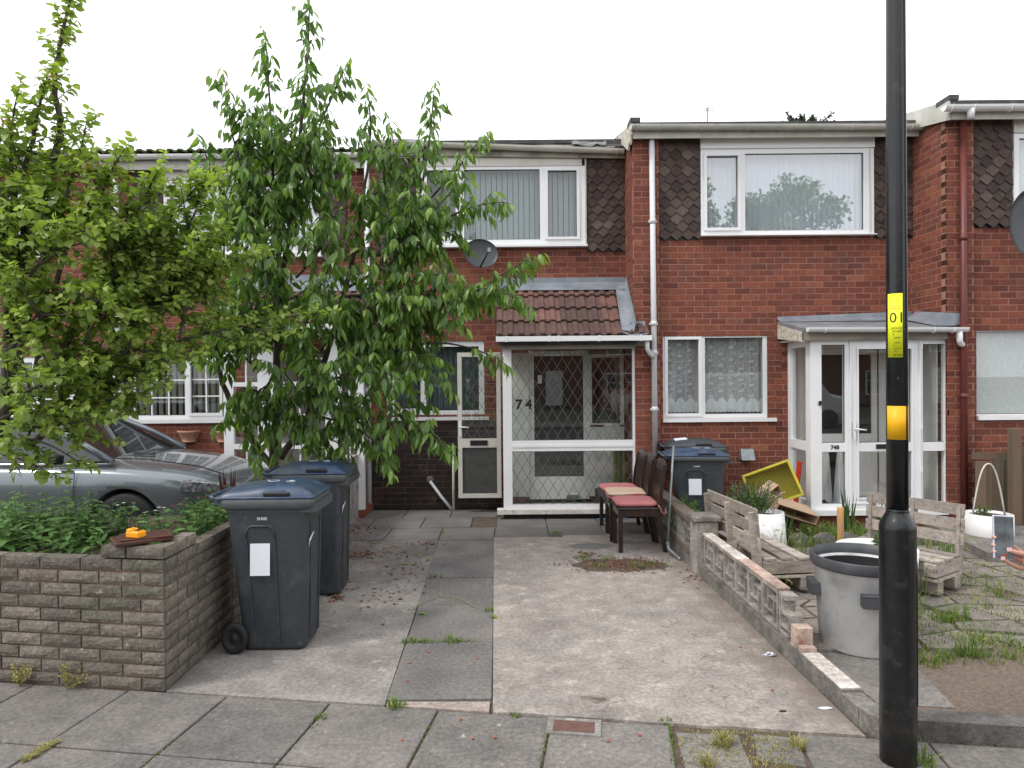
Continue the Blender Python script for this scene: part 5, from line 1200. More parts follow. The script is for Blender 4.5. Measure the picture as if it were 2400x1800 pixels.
wtext(lab, 'ngham', .011, rad(244), zz(792)); wtext(lab, 'a fault', .010, rad(240), zz(804)); wtext(lab, 'or', .010, rad(228), zz(810)); wtext(lab, 'gov.uk', .010, rad(246), zz(817)); wtext(lab, 'lines', .009, rad(236), zz(823)); wtext(lab, '20 8944', .011, rad(246), zz(833)); wtext(lab, '~ >~', .016, rad(240), zz(705), m='orange_band'); 
for zq in (719, 724): wrap(.0455, zz(zq+1), zz(zq), rad(200), rad(266), 'red_thing', 'label_print', lab)
bnd = wrap(.0451, zz(1029), zz(951), rad(178), rad(362), 'orange_band', 'colour_band', lp)

# ================================================================== BINS
def make_bin():
    """240 litre wheelie bin; hinge and wheels towards -x, base at the origin, length along x"""
    t = empty('wheelie_bin', (0, 0, 0), 'x', 'bin')
    def rr(cx, lx, ly, z, r=.05, n=4):
        pts = []
        for (sx_, sy_, a0) in ((1, -1, -90), (1, 1, 0), (-1, 1, 90), (-1, -1, 180)):
            for i in range(n+1):
                a = rad(a0+90*i/n); pts.append((cx+sx_*(lx/2-r)+r*math.cos(a), sy_*(ly/2-r)+r*math.sin(a), z))
        return pts
    q = MB(); q.loft([rr(.035, .47, .44, .012, .06), rr(.035, .48, .455, .03, .06), rr(.02, .555, .50, .50, .055), rr(.0, .61, .535, .90, .05), rr(0, .612, .537, .93, .05)]); body = q.build('body', 'bin_grey', t, local=True)
    # raised ribs and recessed panel on the sides and front
    for sy_ in (-1, 1):
        for xx, tt in ((-.155, .0), (.06, .0)):
            MB().bar((xx*.86+.03, sy_*(.235), .05), (xx, sy_*(.268), .74), .006, .012, up=(1, 0, 0)).build('rib', 'bin_grey', body, local=True)
        MB().tube([(-.155, sy_*.268, .74), (-.150, sy_*.2695, .79), (-.12, sy_*.2705, .815), (.02, sy_*.2705, .815), (.055, sy_*.2695, .79), (.06, sy_*.268, .74)], .007, 6).build('rib', 'bin_grey', body, local=True)
    for yy in (-.15, .15): MB().bar((.292, yy*.8, .05), (.306, yy, .82), .018, .008, up=(1, 0, 0)).build('rib', 'bin_grey', body, local=True)
    q = MB(); o1 = rr(.005, .66, .585, .925, .05); o2 = rr(.01, .71, .60, .94, .05); o3 = rr(.01, .72, .605, .985, .05); o4 = rr(.01, .70, .585, .99, .05); q.loft([rr(0, .60, .53, .915, .05), o1, o2, o3, o4]); q.build('rim', 'bin_rim2', t, local=True)
    q = MB().box(.26, .385, -.27, .27, .90, .955); q.build('front_lip', 'bin_rim2', t, local=True)
    # lid: domed, two bulged side ridges, hand slots
    n1, n2 = 18, 12; vs = []; fs = []
    for i in range(n1+1):
        for j in range(n2+1):
            u = i/n1; v = j/n2; x = -.375+.735*u; y_ = -.292+.584*v
            e = min(u, 1-u, v, 1-v); h = .995+.055*(1-math.exp(-e*14))
            h += .028*math.exp(-((u-.62)/.22)**2)*(math.exp(-((v-.12)/.10)**2)+math.exp(-((v-.88)/.10)**2))
            h += .03*math.sin(math.pi*u)*math.exp(-((v-.5)/.35)**2)
            h -= .022*math.exp(-((u-.63)/.10)**4)*(math.exp(-((v-.02)/.09)**2)+math.exp(-((v-.98)/.09)**2))
            vs.append((x, y_, h))
    M = n2+1
    for i in range(n1):
        for j in range(n2): fs.append((i*M+j, (i+1)*M+j, (i+1)*M+j+1, i*M+j+1))
    b = len(vs); border = [i*M for i in range(n1+1)]+[n1*M+j for j in range(1, M)]+[i*M+n2 for i in range(n1-1, -1, -1)]+[j for j in range(n2-1, 0, -1)]
    for k in border: vs.append((vs[k][0], vs[k][1], .990))
    nb = len(border)
    for k in range(nb): fs.append((border[k], b+k, b+(k+1) % nb, border[(k+1) % nb]))
    q = MB().add(vs, fs, .5, True); q.loft([rr(-.008, .755, .60, .988, .04), rr(-.008, .765, .606, 1.0, .04), rr(-.008, .745, .59, 1.006, .04)]); lid = q.build('lid', 'bin_blue', t, local=True)
    for sy_ in (-1, 1):
        MB().obox((.085, sy_*.285, 1.020), (.20, .03, .030), None, .5, .008).build('hand_slot', 'black', lid, local=True)
    q = MB(); q.tube([(-.395, -.25, .985), (-.43, -.235, 1.0), (-.43, .235, 1.0), (-.395, .25, .985)], .016, 10).box(-.40, -.30, -.26, -.20, .955, .995).box(-.40, -.30, .20, .26, .955, .995); q.build('handle', 'bin_blue', t, local=True)
    for sy_ in (-1, 1):
        q = MB(); ax = Matrix.Rotation(rad(90), 3, 'X'); q.lathe([(.02, -.028), (.085, -.028), (.098, -.018), (.100, 0), (.098, .018), (.085, .028), (.06, .028), (.055, .016), (.02, .016), (.018, .03)], (-.245, sy_*.275, .100), 26, ax=ax); q.build('wheel', 'rubber', t, local=True)
    MB().tube([(-.245, -.26, .10), (-.245, .26, .10)], .012, 8).build('axle', 'metal_grey', t, local=True)
    MB().obox((-.05, -.2685, .60), (.150, .003, .205), Matrix.Rotation(-.058, 3, 'X'), .5).build('sticker', 'sticker', t, local=True)
    q = MB(); text_on(q, '554582', .026, (-.03, -.2725, .862), Matrix.Rotation(rad(90-3), 3, 'X'), depth=.0012); q.build('bin_number', 'sticker', t, local=True)
    q = MB(); q.lathe([(.038, 0), (.046, 0), (.046, .0015), (.038, .0015)], (.0, -.06, 1.082), 24, closed=True); q.obox((.13, -.05, 1.077), (.07, .008, .003), None).obox((.13, -.02, 1.078), (.03, .008, .003), None); q.build('lid_mark', 'sticker', lid, local=True)
    q = MB(); q.add([(.318, -.22, .70), (.320, -.10, .745), (.320, -.10, .755), (.317, -.225, .725), (.314, -.235, .665)], [(0, 1, 2, 3, 4)]); q.build('reflective_mark', 'sticker', t, local=True)
    return t
bin1 = make_bin(); bin1.location = (-1.585, 4.64, 0); bin1.rotation_euler = (0, 0, rad(1)); bin1.scale = (.84, .78, 1); bin1['label'] = 'nearest dark grey wheelie bin with faded blue lid and white sticker, beside the block wall'
b2 = copy_tree(bin1, (-1.645, 5.76, 0), rad(1), label='dark wheelie bin with blue lid standing behind the nearest bin, under the cherry tree')
b3 = copy_tree(bin1, (2.09, 7.90, .0), rad(-5), label='blue lidded wheelie bin behind the screen wall by the lace window')
b4 = copy_tree(bin1, (2.19, 8.34, .0), rad(-7), label='grey lidded wheelie bin with paper on its lid, against the wall behind a blue one')
for o in b4.children:
    if o.name.startswith('lid'):
        o.data = o.data.copy(); o.data.materials[0] = MATS['bin_grey']
        for c in list(o.children):
            if c.name.startswith('lid_mark'): bpy.data.objects.remove(c)
    if o.name.startswith(('handle',)): o.data = o.data.copy(); o.data.materials[0] = MATS['bin_grey']
b3.scale = (.93, .80, .87); b4.scale = (.93, .80, .93)
for b_ in (bin1, b2, b3, b4): b_['group'] = 'wheelie bins'
for o in list(b2.children)+list(b3.children):
    if o.name.startswith('sticker') and o.parent == b2: bpy.data.objects.remove(o)
pp = MB().obox((0, 0, 0), (.13, .09, .004), Matrix.Rotation(.1, 3, 'Z') @ Matrix.Rotation(-.12, 3, 'Y'), .5); single('paper_sheet', MB().obox((2.02, 8.33, .998), (.15, .10, .004), Matrix.Rotation(.15, 3, 'X') @ Matrix.Rotation(-.08, 3, 'Y')), 'sticker', 'white paper lying on the grey bin lid by the white downpipe', 'paper', (2.02, 8.33, .995))

# ================================================================== CHAIRS
def make_chair():
    """dining chair facing -x; base centre at the origin"""
    t = empty('dining_chair', (0, 0, 0), 'x', 'chair')
    for (x, y_, top) in ((-.20, -.20, .40), (-.20, .20, .40)):
        MB().bar((x, y_, 0), (x, y_, .42), .042, .042, up=(0, 1, 0), bev=.004).build('leg', 'chair_wood', t, local=True)
    for y_ in (-.20, .20):
        q = MB(); pts = [(.245, y_, 0), (.20, y_, .25), (.19, y_, .45), (.210, y_*.98, .65), (.250, y_*.93, .87)]
        q.loft([[(p[0]-.020, p[1]-.016, p[2]), (p[0]+.020, p[1]-.016, p[2]), (p[0]+.020, p[1]+.016, p[2]), (p[0]-.020, p[1]+.016, p[2])] for p in pts], smooth=False); q.build('leg', 'chair_wood', t, local=True)
    q = MB(); q.box(-.22, .19, -.215, -.195, .36, .43).box(-.22, .19, .195, .215, .36, .43).box(-.222, -.20, -.195, .195, .36, .43); q.build('seat_frame', 'chair_wood', t, local=True)
    q = MB(); q.loft([[(-.235+e, -.225+e, z), (.20-e, -.215+e, z), (.20-e, .215-e, z), (-.235+e, .225-e, z)] for (z, e) in ((.425, .0), (.438, -.004), (.45, .0))], smooth=False); q.build('seat', 'chair_wood', t, local=True)
    q = MB()
    for i in range(5):
        y_ = -.12+.06*i; pts = [(.195, y_, .48), (.210, y_, .65), (.240, y_, .83)]
        q.loft([[(p[0]-.007, p[1]-.017, p[2]), (p[0]+.007, p[1]-.017, p[2]), (p[0]+.007, p[1]+.017, p[2]), (p[0]-.007, p[1]+.017, p[2])] for p in pts], smooth=False).build('back_slat', 'chair_wood', t, local=True); q = MB()
    q = MB(); n = 10; rings = []
    for i in range(n+1):
        y_ = -.205+.41*i/n; h = .04*(1-((i-n/2)/(n/2))**2); rings.append([(.230, y_, .81), (.256, y_, .81), (.270, y_, .87+h), (.248, y_, .875+h)])
    q.loft(rings, smooth=False); q.build('top_rail', 'chair_wood', t, local=True)
    MB().box(.18, .20, -.19, .19, .45, .485).build('lower_rail', 'chair_wood', t, local=True)
    def cushion(z, m, th=.055, s=1.0, name='cushion'):
        q = MB(); rings = []
        for (zz, e) in ((0, .03), (.2, .008), (.5, 0), (.8, .008), (1, .04)):
            pts = []
            for (sx_, sy_, a0) in ((1, -1, -90), (1, 1, 0), (-1, 1, 90), (-1, -1, 180)):
                for i in range(4): a = rad(a0+30*i); r = .06; pts.append((-.03+sx_*(.21*s-e-r)+r*math.cos(a), sy_*(.215*s-e-r)+r*math.sin(a), z+zz*th))
            rings.append(pts)
        q.loft(rings); return q.build(name, m, t, local=True)
    return t, cushion
c1, cush = make_chair(); cush(.450, 'cushion_pink')
q = MB().tube([(.17, -.215, .475), (.19, -.24, .45), (.20, -.245, .41), (.23, -.235, .385), (.25, -.22, .40), (.245, -.20, .43)], .006, 6); q.build('cushion_tie', 'cushion_pink', c1, local=True)
c1.location = (1.27, 7.10, 0); c1['label'] = 'nearest dark wooden dining chair with plain pink cushion and dangling tie'
c3, cush = make_chair(); cush(.450, 'cushion_pink'); c3.location = (1.25, 7.98, 0); c3.rotation_euler = (0, 0, rad(2)); c3['label'] = 'dark dining chair with pink cushion furthest back, next to the glass porch'
c2, cush = make_chair(); cush(.450, 'cushion_pink', .03); cc = cush(.480, 'cushion_stripe', .04); c2.location = (1.255, 7.56, 0); c2.rotation_euler = (0, 0, rad(-2)); c2['label'] = 'dark dining chair carrying the beige striped cushion, middle of the row of chairs'
for o in (c1, c2, c3): o['group'] = 'dining chairs in a row by the screen wall'
# striped cushion cover
def stripe_mat():
    m = mat('stripe', (.55, .42, .29), rough=.95, bump=.002, bscale=120); t = m.node_tree; L = t.links; geo = nd(t, 'ShaderNodeNewGeometry'); sp_ = nd(t, 'ShaderNodeSeparateXYZ'); L.new(geo.outputs['Position'], sp_.inputs[0])
    a = nd(t, 'ShaderNodeMath', operation='MULTIPLY'); a.inputs[1].default_value = 13; L.new(sp_.outputs['Y'], a.inputs[0]); f = nd(t, 'ShaderNodeMath', operation='FRACT'); L.new(a.outputs[0], f.inputs[0])
    r = nd(t, 'ShaderNodeValToRGB'); r.color_ramp.interpolation = 'CONSTANT'; e = r.color_ramp.elements; e[0].color = (.58, .45, .32, 1); e[1].position = .45; e[1].color = (.35, .05, .05, 1)
    for p, c in ((.53, (.58, .45, .32, 1)), (.72, (.33, .22, .15, 1)), (.78, (.62, .50, .38, 1))): x = e.new(p); x.color = c
    L.new(f.outputs[0], r.inputs[0]); L.new(r.outputs[0], t.nodes['Principled BSDF'].inputs['Base Color'])
    cc.data.materials[0] = m
MATS_tmp = stripe_mat()
# leaning metal rod
rx_ = G(1558, 1270); q = MB().tube([(1.535, 6.86, .10), (1.60, 7.02, .62), (1.665, 7.16, 1.03)], .012, 8)
q.tube([(1.525, 6.84, .115), (1.53, 6.80, .05), (1.575, 6.60, .02), (1.585, 6.56, .015)], [.018, .020, .016, .015], 8)
single('metal_rod', q, 'metal_grey', 'thin grey metal pole with bent foot leaning on the screen wall beside the chairs', 'pole', (1.55, 6.7, 0))

# ================================================================== SMALL THINGS ON THE DRIVE AND WALL
q = MB(); M_ = Matrix.Rotation(rad(38), 3, 'Z'); tp = Vector((-2.20, 3.98, 0)); tp = Vector((-2.17, 4.04, 0))
q.obox((tp.x, tp.y, .832), (.30, .22, .022), M_, .5, .004); q.obox((tp.x+.02, tp.y+.01, .848), (.27, .20, .010), Matrix.Rotation(rad(30), 3, 'Z'), .5, .003)
single('folder', q, 'tray_brown', 'dark brown board lying on the corner of the block wall under the orange gadget', 'board', (tp.x, tp.y, .82))
g = empty('measuring_gadget', (-2.17, 3.98, .853), 'small orange handheld measuring gadget lying on the brown board', 'gadget', rz=rad(-18))
q = MB(); q.obox((0, 0, .018), (.095, .062, .036), None, .5, .006).obox((-.026, 0, .040), (.042, .056, .020), None, .5, .007).obox((.014, 0, .0375), (.045, .050, .006), None, .5, .002); q.build('case', 'tape_orange', g, local=True)
MB().obox((.016, 0, .0415), (.030, .036, .003)).build('screen', 'black', g, local=True)
w0 = G(1440, 1218); q = MB().tube([(w0.x-.20, w0.y-.01, .012), (w0.x+.16, w0.y+.03, .014)], .006, 6).bar((w0.x-.20, w0.y-.01, .012), (w0.x-.215, w0.y-.01, .012), .02, .01); w1 = G(1412, 1214)
q.obox((w1.x+.1, w1.y-.03, .02), (.05, .05, .03), Matrix.Rotation(.5, 3, 'Z'), .5, .006).bar((w1.x+.08, w1.y-.03, .03), (w1.x+.06, w1.y+.0, .10), .012, .008)
single('toy_windmill', q, 'blue_plastic', 'light blue plastic stick lying on the slabs in front of the porch', 'stick', (w1.x, w1.y, 0))
def blob(c, r, h, m, label, cat, seed):
    rn = random.Random(seed); q = MB(); n = 9; rings = []
    for (f, z) in ((1, 0), (1.05, .35), (.7, .8), (.2, 1)):
        rings.append([(c[0]+math.cos(2*math.pi*k/n)*r[0]*f*rn.uniform(.75, 1.15), c[1]+math.sin(2*math.pi*k/n)*r[1]*f*rn.uniform(.75, 1.15), .002+h*z*rn.uniform(.6, 1.2)) for k in range(n)])
    q.loft(rings, smooth=False); return single('litter_piece', q, m, label, cat, (c[0], c[1], 0))
p = G(1803, 1537); blob(p, (.045, .02), .02, 'foil', 'crumpled silver foil wrapper on the pink drive near the kerb', 'wrapper', 3)
p = G(1935, 1661); blob(p, (.035, .012), .008, 'sticker', 'small white paper scrap at the front corner of the drive', 'paper', 5)
p = G(1835, 1668); blob(p, (.02, .008), .006, 'black', 'tiny black scrap lying near the front edge of the drive', 'scrap', 6)
# boots in the porch, seen through the glass
bt = empty('boots', (px_(1415), YP+.22, .12), 'pair of black boots standing inside the glass porch', 'boots')
for dx in (-.05, .055):
    q = MB(); q.loft([[(dx+math.cos(a)*r[0], -.0+r[2]+math.sin(a)*r[1], z) for a in [2*math.pi*k/12 for k in range(12)]] for (z, r) in ((0, (.04, .10, -.02)), (.05, (.04, .10, -.02)), (.09, (.036, .06, .02)), (.16, (.036, .045, .04)), (.20, (.038, .05, .04)))]); q.build('boot', 'boot', bt, local=True)

# ================================================================== NEXT GARDEN
# rubbish tub
CX, CY = 2.25, 4.47
tb = empty('plastic_tub', (CX, CY, .0), 'large pale grey plastic tub with dark rim, half hidden by the lamp post', 'tub'); tb.scale = (.97, .97, 1.04)
q = MB().lathe([(.0, .012), (.255, .012), (.262, .02), (.294, .50), (.302, .505), (.30, .51), (.288, .50), (.252, .03), (0, .03)], (0, 0, 0), 48, closed=True).lathe([(.0, .03), (.25, .03)], (0, 0, 0), 48); q.build('body', 'can_grey', tb, local=True)
q = MB().lathe([(.2975, .50), (.312, .505), (.318, .515), (.320, .565), (.314, .573), (.304, .571), (.3025, .52), (.2975, .50)], (0, 0, 0), 48, closed=True); q.build('rim', 'can_rim', tb, local=True)
q = MB().lathe([(.2865, .495), (.251, .04), (0, .04)], (0, 0, 0), 40, closed=True); q.build('inner_bottom', 'rubber', tb, local=True)
for (an) in (-101, 168):
    a = rad(an); d = Vector((math.cos(a), math.sin(a), 0)); s_ = Vector((-d.y, d.x, 0)); q = MB(); c = d*.30+Vector((0, 0, .36)); Mx = Matrix((d, s_, Vector((0, 0, 1)))).transposed()
    q.obox(c+Vector((0, 0, .035)), (.07, .17, .012), Mx, .5, .003).obox(c+d*.025, (.014, .17, .075), Mx, .5, .004).obox(c+s_*.08, (.06, .012, .075), Mx, .5, .003).obox(c-s_*.08, (.06, .012, .075), Mx, .5, .003); q.build('handle', 'can_rim', tb, local=True)
# pallet benches
def pbench(name, loc, rz, L, label, nb=3):
    """slatted bench from pallet boards: length along x, back towards +y"""
    t = empty(name, loc, label, 'bench', 'benches built from pallet wood', rz)
    for i, y_ in enumerate((-.23, -.09, .05)): MB().obox((random.uniform(-.01, .01), y_, .30+.0), (L, .098, .020), Matrix.Rotation(random.uniform(-.006, .006), 3, 'Z'), random.random(), .002).build('seat_slat', 'pallet', t, local=True)
    for x in (-L/2+.05, 0, L/2-.05):
        MB().obox((x, -.10, .235), (.09, .42, .10), None, random.random(), .003).build('block', 'pallet', t, local=True)
        MB().obox((x, -.10, .16), (.095, .44, .022), None, random.random(), .002).build('bearer', 'pallet', t, local=True)
    for x in (-L/2+.04, .0, L/2-.04): MB().bar((x, .13, .02), (x, .185, .68 if nb > 3 else .675), .075, .03, up=(1, 0, 0), tone=random.random(), bev=.002).build('back_post', 'pallet', t, local=True)
    for i in range(nb): z = .42+.118*i; MB().obox((0, .118+.085*(z-.1), z), (L, .018, .092), Matrix.Rotation(-.085, 3, 'X'), random.random(), .002).build('back_slat', 'pallet', t, local=True)
    for i, y_ in enumerate((-.24, .04)): MB().obox((0, y_, .10), (L, .09, .10), None, random.random(), .003).build('base_block', 'pallet', t, local=True)
    return t
A0 = G(1650, 1200)
pbench('pallet_bench', (2.03, 5.95, 0), rad(96), 1.0, 'weathered pallet bench with its back to the screen wall')
pbench('pallet_bench', (3.27, 5.80, 0), rad(-56), .80, 'weathered pallet bench facing the tub, between lamp post and white hanging planter', 3)
# planters
def round_planter(name, c, r0, r1, h, label, soil=True, hz=.03, m='planter_white'):
    t = empty(name, c, label, 'planter')
    MB().lathe([(r0, 0), (r0+.004, .01), (r1, h), (r1-.02, h+.002), (r1-.025, h-hz), (r0*.3, h-hz)], (0, 0, 0), 40).build('pot', m, t, local=True)
    if soil: MB().lathe([(r1-.026, h-hz+.004), (.1*r1, h-hz+.012)], (0, 0, 0), 24).build('potting_soil', 'soil', t, local=True)
    return t
c = W(1792, 1245, 7.1); round_planter('planter', (c.x, 7.1, 0), .21, .19, .36, 'white round planter holding the wispy bush behind the left pallet bench', hz=.05)
pb = round_planter('basin', (2.77, 5.28, .0), .25, .285, .44, 'wide shallow white basin planter behind the grey tub', hz=.06)
MB().tube([(-.06, -.05, .36), (-.058, -.05, .47)], .009, 7).build('cut_stem', 'wood_stake', pb, local=True)
c = W(2317, 1200, 7.1); hp = round_planter('hanging_planter', (c.x, 7.1, .10), .215, .215, .22, 'white drum planter with a tall looped carrying handle by the wooden gate', hz=.03)
q = MB(); pts = []
for i in range(17):
    u = -1+2*i/16; pts.append((.165*math.copysign(abs(u)**1.0, u)*(1 if abs(u) > .45 else 1), 0, .20+.53*(1-abs(u)**2.2)))
q.tube(pts, .008, 8); q.build('loop_handle', 'upvc_cream', hp, local=True)
# yellow stake
c = G(1970, 1287); s0 = W(1970, 1280, 5.75)
q = MB().tube([(s0.x, 5.75, 0), (s0.x, 5.75, .64), (s0.x, 5.75, .652)], [.027, .027, .023], 14); single('wooden_stake', q, 'wood_stake', 'yellow brown round wooden stake standing behind the grey tub', 'post', (s0.x, 5.75, 0))
# yellow crate, tipped open towards us
cr = empty('yellow_crate', (W(1812, 1138, 7.95).x, 7.95, W(1812, 1138, 7.95).z), 'yellow plastic recycling box tipped over against the porch, holding cardboard', 'crate')
Mx = Matrix.Rotation(rad(-24), 3, 'Y') @ Matrix.Rotation(rad(-18), 3, 'Z') @ Matrix.Rotation(rad(72), 3, 'X')
def OB(c, s, m, n, t=0): MB().obox(Mx @ Vector(c), s, Mx, .5, .004).build(n, m, cr, local=True)
OB((0, 0, -.15), (.50, .36, .010), 'yellow_crate', 'base'); OB((-.25, 0, 0), (.010, .38, .31), 'yellow_crate', 'side'); OB((.25, 0, 0), (.010, .38, .31), 'yellow_crate', 'side'); OB((0, .19, 0), (.51, .010, .31), 'yellow_crate', 'side'); OB((0, -.19, 0), (.51, .010, .31), 'yellow_crate', 'side')
for (c, s) in (((0, .20, .15), (.54, .028, .02)), ((0, -.20, .15), (.54, .028, .02)), ((-.26, 0, .15), (.028, .40, .02)), ((.26, 0, .15), (.028, .40, .02))): OB(c, s, 'yellow_crate', 'rim')
def carton(loc, size, rot, label, flap=True):
    t = empty('cardboard_box', loc, label, 'box', 'cardboard boxes by the porch'); R_ = Euler(rot).to_matrix(); w, d, h = size
    for (c, s) in (((0, 0, -h/2), (w, d, .006)), ((0, 0, h/2), (w, d, .006))): MB().obox(R_ @ Vector(c), s, R_).build('panel', 'cardboard', t, local=True)
    for (c, s) in (((-w/2, 0, 0), (.006, d, h)), ((w/2, 0, 0), (.006, d, h)), ((0, d/2, 0), (w, .006, h))): MB().obox(R_ @ Vector(c), s, R_).build('panel', 'cardboard', t, local=True)
    if flap: MB().obox(R_ @ Vector((0, -d/2-.04, -h/2+.02)), (w, .10, .005), R_ @ Matrix.Rotation(-.5, 3, 'X')).build('flap', 'cardboard', t, local=True)
    return t
c = W(1800, 1155, 7.55); carton((c.x-.0, 7.58, c.z), (.24, .14, .10), (.3, -.55, .3), 'small flattened cardboard box resting against the yellow crate')
c = W(1858, 1196, 7.35); carton((c.x, 7.38, c.z), (.46, .28, .11), (.25, .32, .1), 'long torn cardboard box lying under the yellow crate')
c = W(1820, 1225, 7.3); carton((c.x+.05, 7.42, .16), (.36, .28, .20), (.0, .1, .3), 'damp brown cardboard box at the foot of the pile')
# things in the porch 748
q = MB(); c = W(1953, 1130, 8.2)
for sg in (1, -1): q.bar((c.x, 8.2+sg*.10, .22), (c.x, 8.2, .86), .20, .012, up=(1, 0, 0))
single('folding_sign', q, 'sticker', 'white folding floor sign standing inside the glazed porch', 'sign', (c.x, 8.2, .2))
q = MB(); c = W(1880, 1120, 8.3); q.bar((c.x-.06, 8.35, .22), (c.x-.03, 8.3, .72), .012, .06); single('red_board', q, 'red_thing', 'red board leaning inside the porch behind its side pane', 'board', (c.x, 8.3, .2))
q = MB(); c = W(2110, 1130, 8.3); q.obox((c.x, 8.3, .42), (.30, .14, .10), Matrix.Rotation(-.15, 3, 'Y'), .5, .02).tube([(c.x-.15, 8.3, .50), (c.x+.0, 8.25, .44), (c.x+.2, 8.3, .36)], .03, 8); single('toy_slide', q, 'orange_thing', 'orange plastic toy behind the porch door glass', 'toy', (c.x, 8.3, .2))
for k, (x_, z_) in enumerate(((4.80, 1.345), (4.86, 1.345), (4.80, 1.745))):
    q = MB().lathe([(.03, 0), (.045, .03), (.03, .08), (.012, .10), (.014, .13)], (x_, Y8-.09, z_), 14); single('ornament', q, 'terracotta', ['squat reddish ornament on the lower porch shelf, left one', 'reddish ornament on the lower porch shelf, right one', 'reddish ornament alone on the upper porch shelf'][k], 'ornament', (x_, Y8-.09, z_), 'ornaments on the porch shelves')
# wooden gate / fence of 750
gt = empty('wooden_fence', (W(2340, 1200, 7.7).x, 7.7, 0), 'old brown upright board fence with a thick post under the frosted window', 'fence')
xa = W(2286, 1150, 7.7).x; k = 0; x = xa
while x < xa+1.5:
    zt_b = W(2340, 1078, 7.7).z+random.uniform(-.02, .03)
    MB().obox((x+.06, 7.7+(.012 if k % 2 else 0), zt_b/2), (.118, .018, zt_b), None, random.random(), .002).build('board', 'fence_wood', gt); x += .098; k += 1
MB().obox((W(2381, 1150, 7.6).x, 7.62, .57), (.095, .095, 1.16), None, .6, .004).build('post', 'fence_wood', gt)
MB().box(xa, xa+1.5, 7.722, 7.76, .3, .37).box(xa, xa+1.5, 7.722, 7.76, .8, .87).build('rail', 'fence_wood', gt)
q = MB(); c = W(2366, 1082, 7.9); q.obox((c.x+.10, 7.86, c.z), (.34, .30, .035), Matrix.Rotation(-.10, 3, 'Y'), .5, .012); single('teal_lid', q, 'teal', 'teal plastic lid showing above the wooden fence', 'lid', (c.x, 7.86, c.z-.02))
# satellite dishes
def dish(c, rx__, rz__, d, label, arm, face):
    t = empty('satellite_dish', c, label, 'satellite dish'); zax = Vector(face).normalized(); xax = Vector((0, 0, 1)).cross(zax).normalized(); yax = zax.cross(xax); M = Matrix((xax, yax, zax)).transposed()
    n = 40; vs = []; fs = []; R_ = 6
    for s_, off in ((0, 0), (1, -.006)):
        for i in range(R_+1):
            for k in range(n):
                a = 2*math.pi*k/n; f = i/R_ if i else .001; p = Vector((rx__*f*math.cos(a), rz__*f*math.sin(a), d*(f*f)+off)); vs.append(M @ p)
    for s_ in range(2):
        b = s_*(R_+1)*n
        for i in range(R_):
            for k in range(n):
                f = (b+i*n+k, b+i*n+(k+1) % n, b+(i+1)*n+(k+1) % n, b+(i+1)*n+k); fs.append(tuple(reversed(f)) if s_ == 0 else f)
    for k in range(n): fs.append((R_*n+k, R_*n+(k+1) % n, (2*R_+1)*n+(k+1) % n, (2*R_+1)*n+k))
    MB().add(vs, fs, .5, True).build('reflector', 'dish', t, local=True)
    p0 = M @ Vector((arm[0], arm[1], d*.9)); p1 = M @ Vector((arm[2], arm[3], arm[4]))
    MB().tube([p0, (p0+p1)/2+Vector((0, 0, -.01)), p1], .011, 8).build('arm', 'black', t, local=True)
    MB().tube([p1+Vector((0, 0, .01)), p1+(M @ Vector((0, .02, -.05)))], [.024, .016], 12).obox(p1, (.035, .05, .035), M).build('receiver', 'metal_grey', t, local=True)
    MB().tube([M @ Vector((0, 0, -.01)), Vector((0, .10, -.02)), Vector((0, .20, -.04))], .02, 8).build('mount', 'metal_grey', t, local=True)
c = W(1126, 597, 9.08); dish((c.x, 9.06, c.z), .228, .195, .045, 'dark grey oval satellite dish below the blinded upper window', (-.02, -.185, .06, -.03, .25), (.25, -1, .18))
c = W(2440, 522, 7.35); dish((c.x, 7.45, c.z), .24, .40, .05, 'satellite dish cut off by the right edge of the picture', (-.06, -.30, -.16, -.20, .42), (-.35, -1, .15))
# wall planters of 744
for (a, b, lab_) in ((400, 456, 'left terracotta half-bowl planter on the wall under the barred window'), (484, 540, 'terracotta half-bowl wall planter with green shoots, next to the white porch')):
    c = W((a+b)/2, 1014, 9.2); wd = (b-a)/176/2; t = empty('wall_planter', (c.x, Y4-.004, c.z-.14), lab_, 'planter', 'terracotta wall planters'); vs = []; fs = []; n = 14
    for (f, z) in ((.55, 0), (.72, .05), (.88, .11), (1.0, .13), (1.03, .155), (.95, .155), (.9, .13)):
        for k in range(n+1): an = math.pi+math.pi*k/n; vs.append((wd*f*math.cos(an), .12*f*math.sin(an), z))
    N = n+1
    for i in range(6):
        for k in range(n): fs.append((i*N+k, i*N+k+1, (i+1)*N+k+1, (i+1)*N+k))
    fs.append(tuple(range(N)))
    MB().add(vs, fs, .5, True).build('bowl', 'terracotta', t, local=True)
    MB().obox((0, -.05, .135), (wd*1.5, .08, .01)).build('potting_soil', 'soil', t, local=True)
# far aerial
c = W(1656, 282, 18); t = empty('tv_aerial', (c.x, 18, 4.8), 'tiny television aerial standing up behind the flat roof', 'aerial'); c2 = W(1658, 252, 18)
MB().tube([(c.x, 18, 4.9), (c2.x, 18, c2.z)], .018, 6).build('mast', 'metal_grey', t)
q = MB(); 
for k in range(6): q.tube([(c2.x-.14+.056*k, 18, c2.z-.10), (c2.x-.14+.056*k, 18, c2.z+.03)], .006, 5)
for z in (-.08, -.03, .02): q.tube([(c2.x-.15, 18, c2.z+z), (c2.x+.15, 18, c2.z+z)], .006, 5)
q.build('grid', 'metal_grey', t)

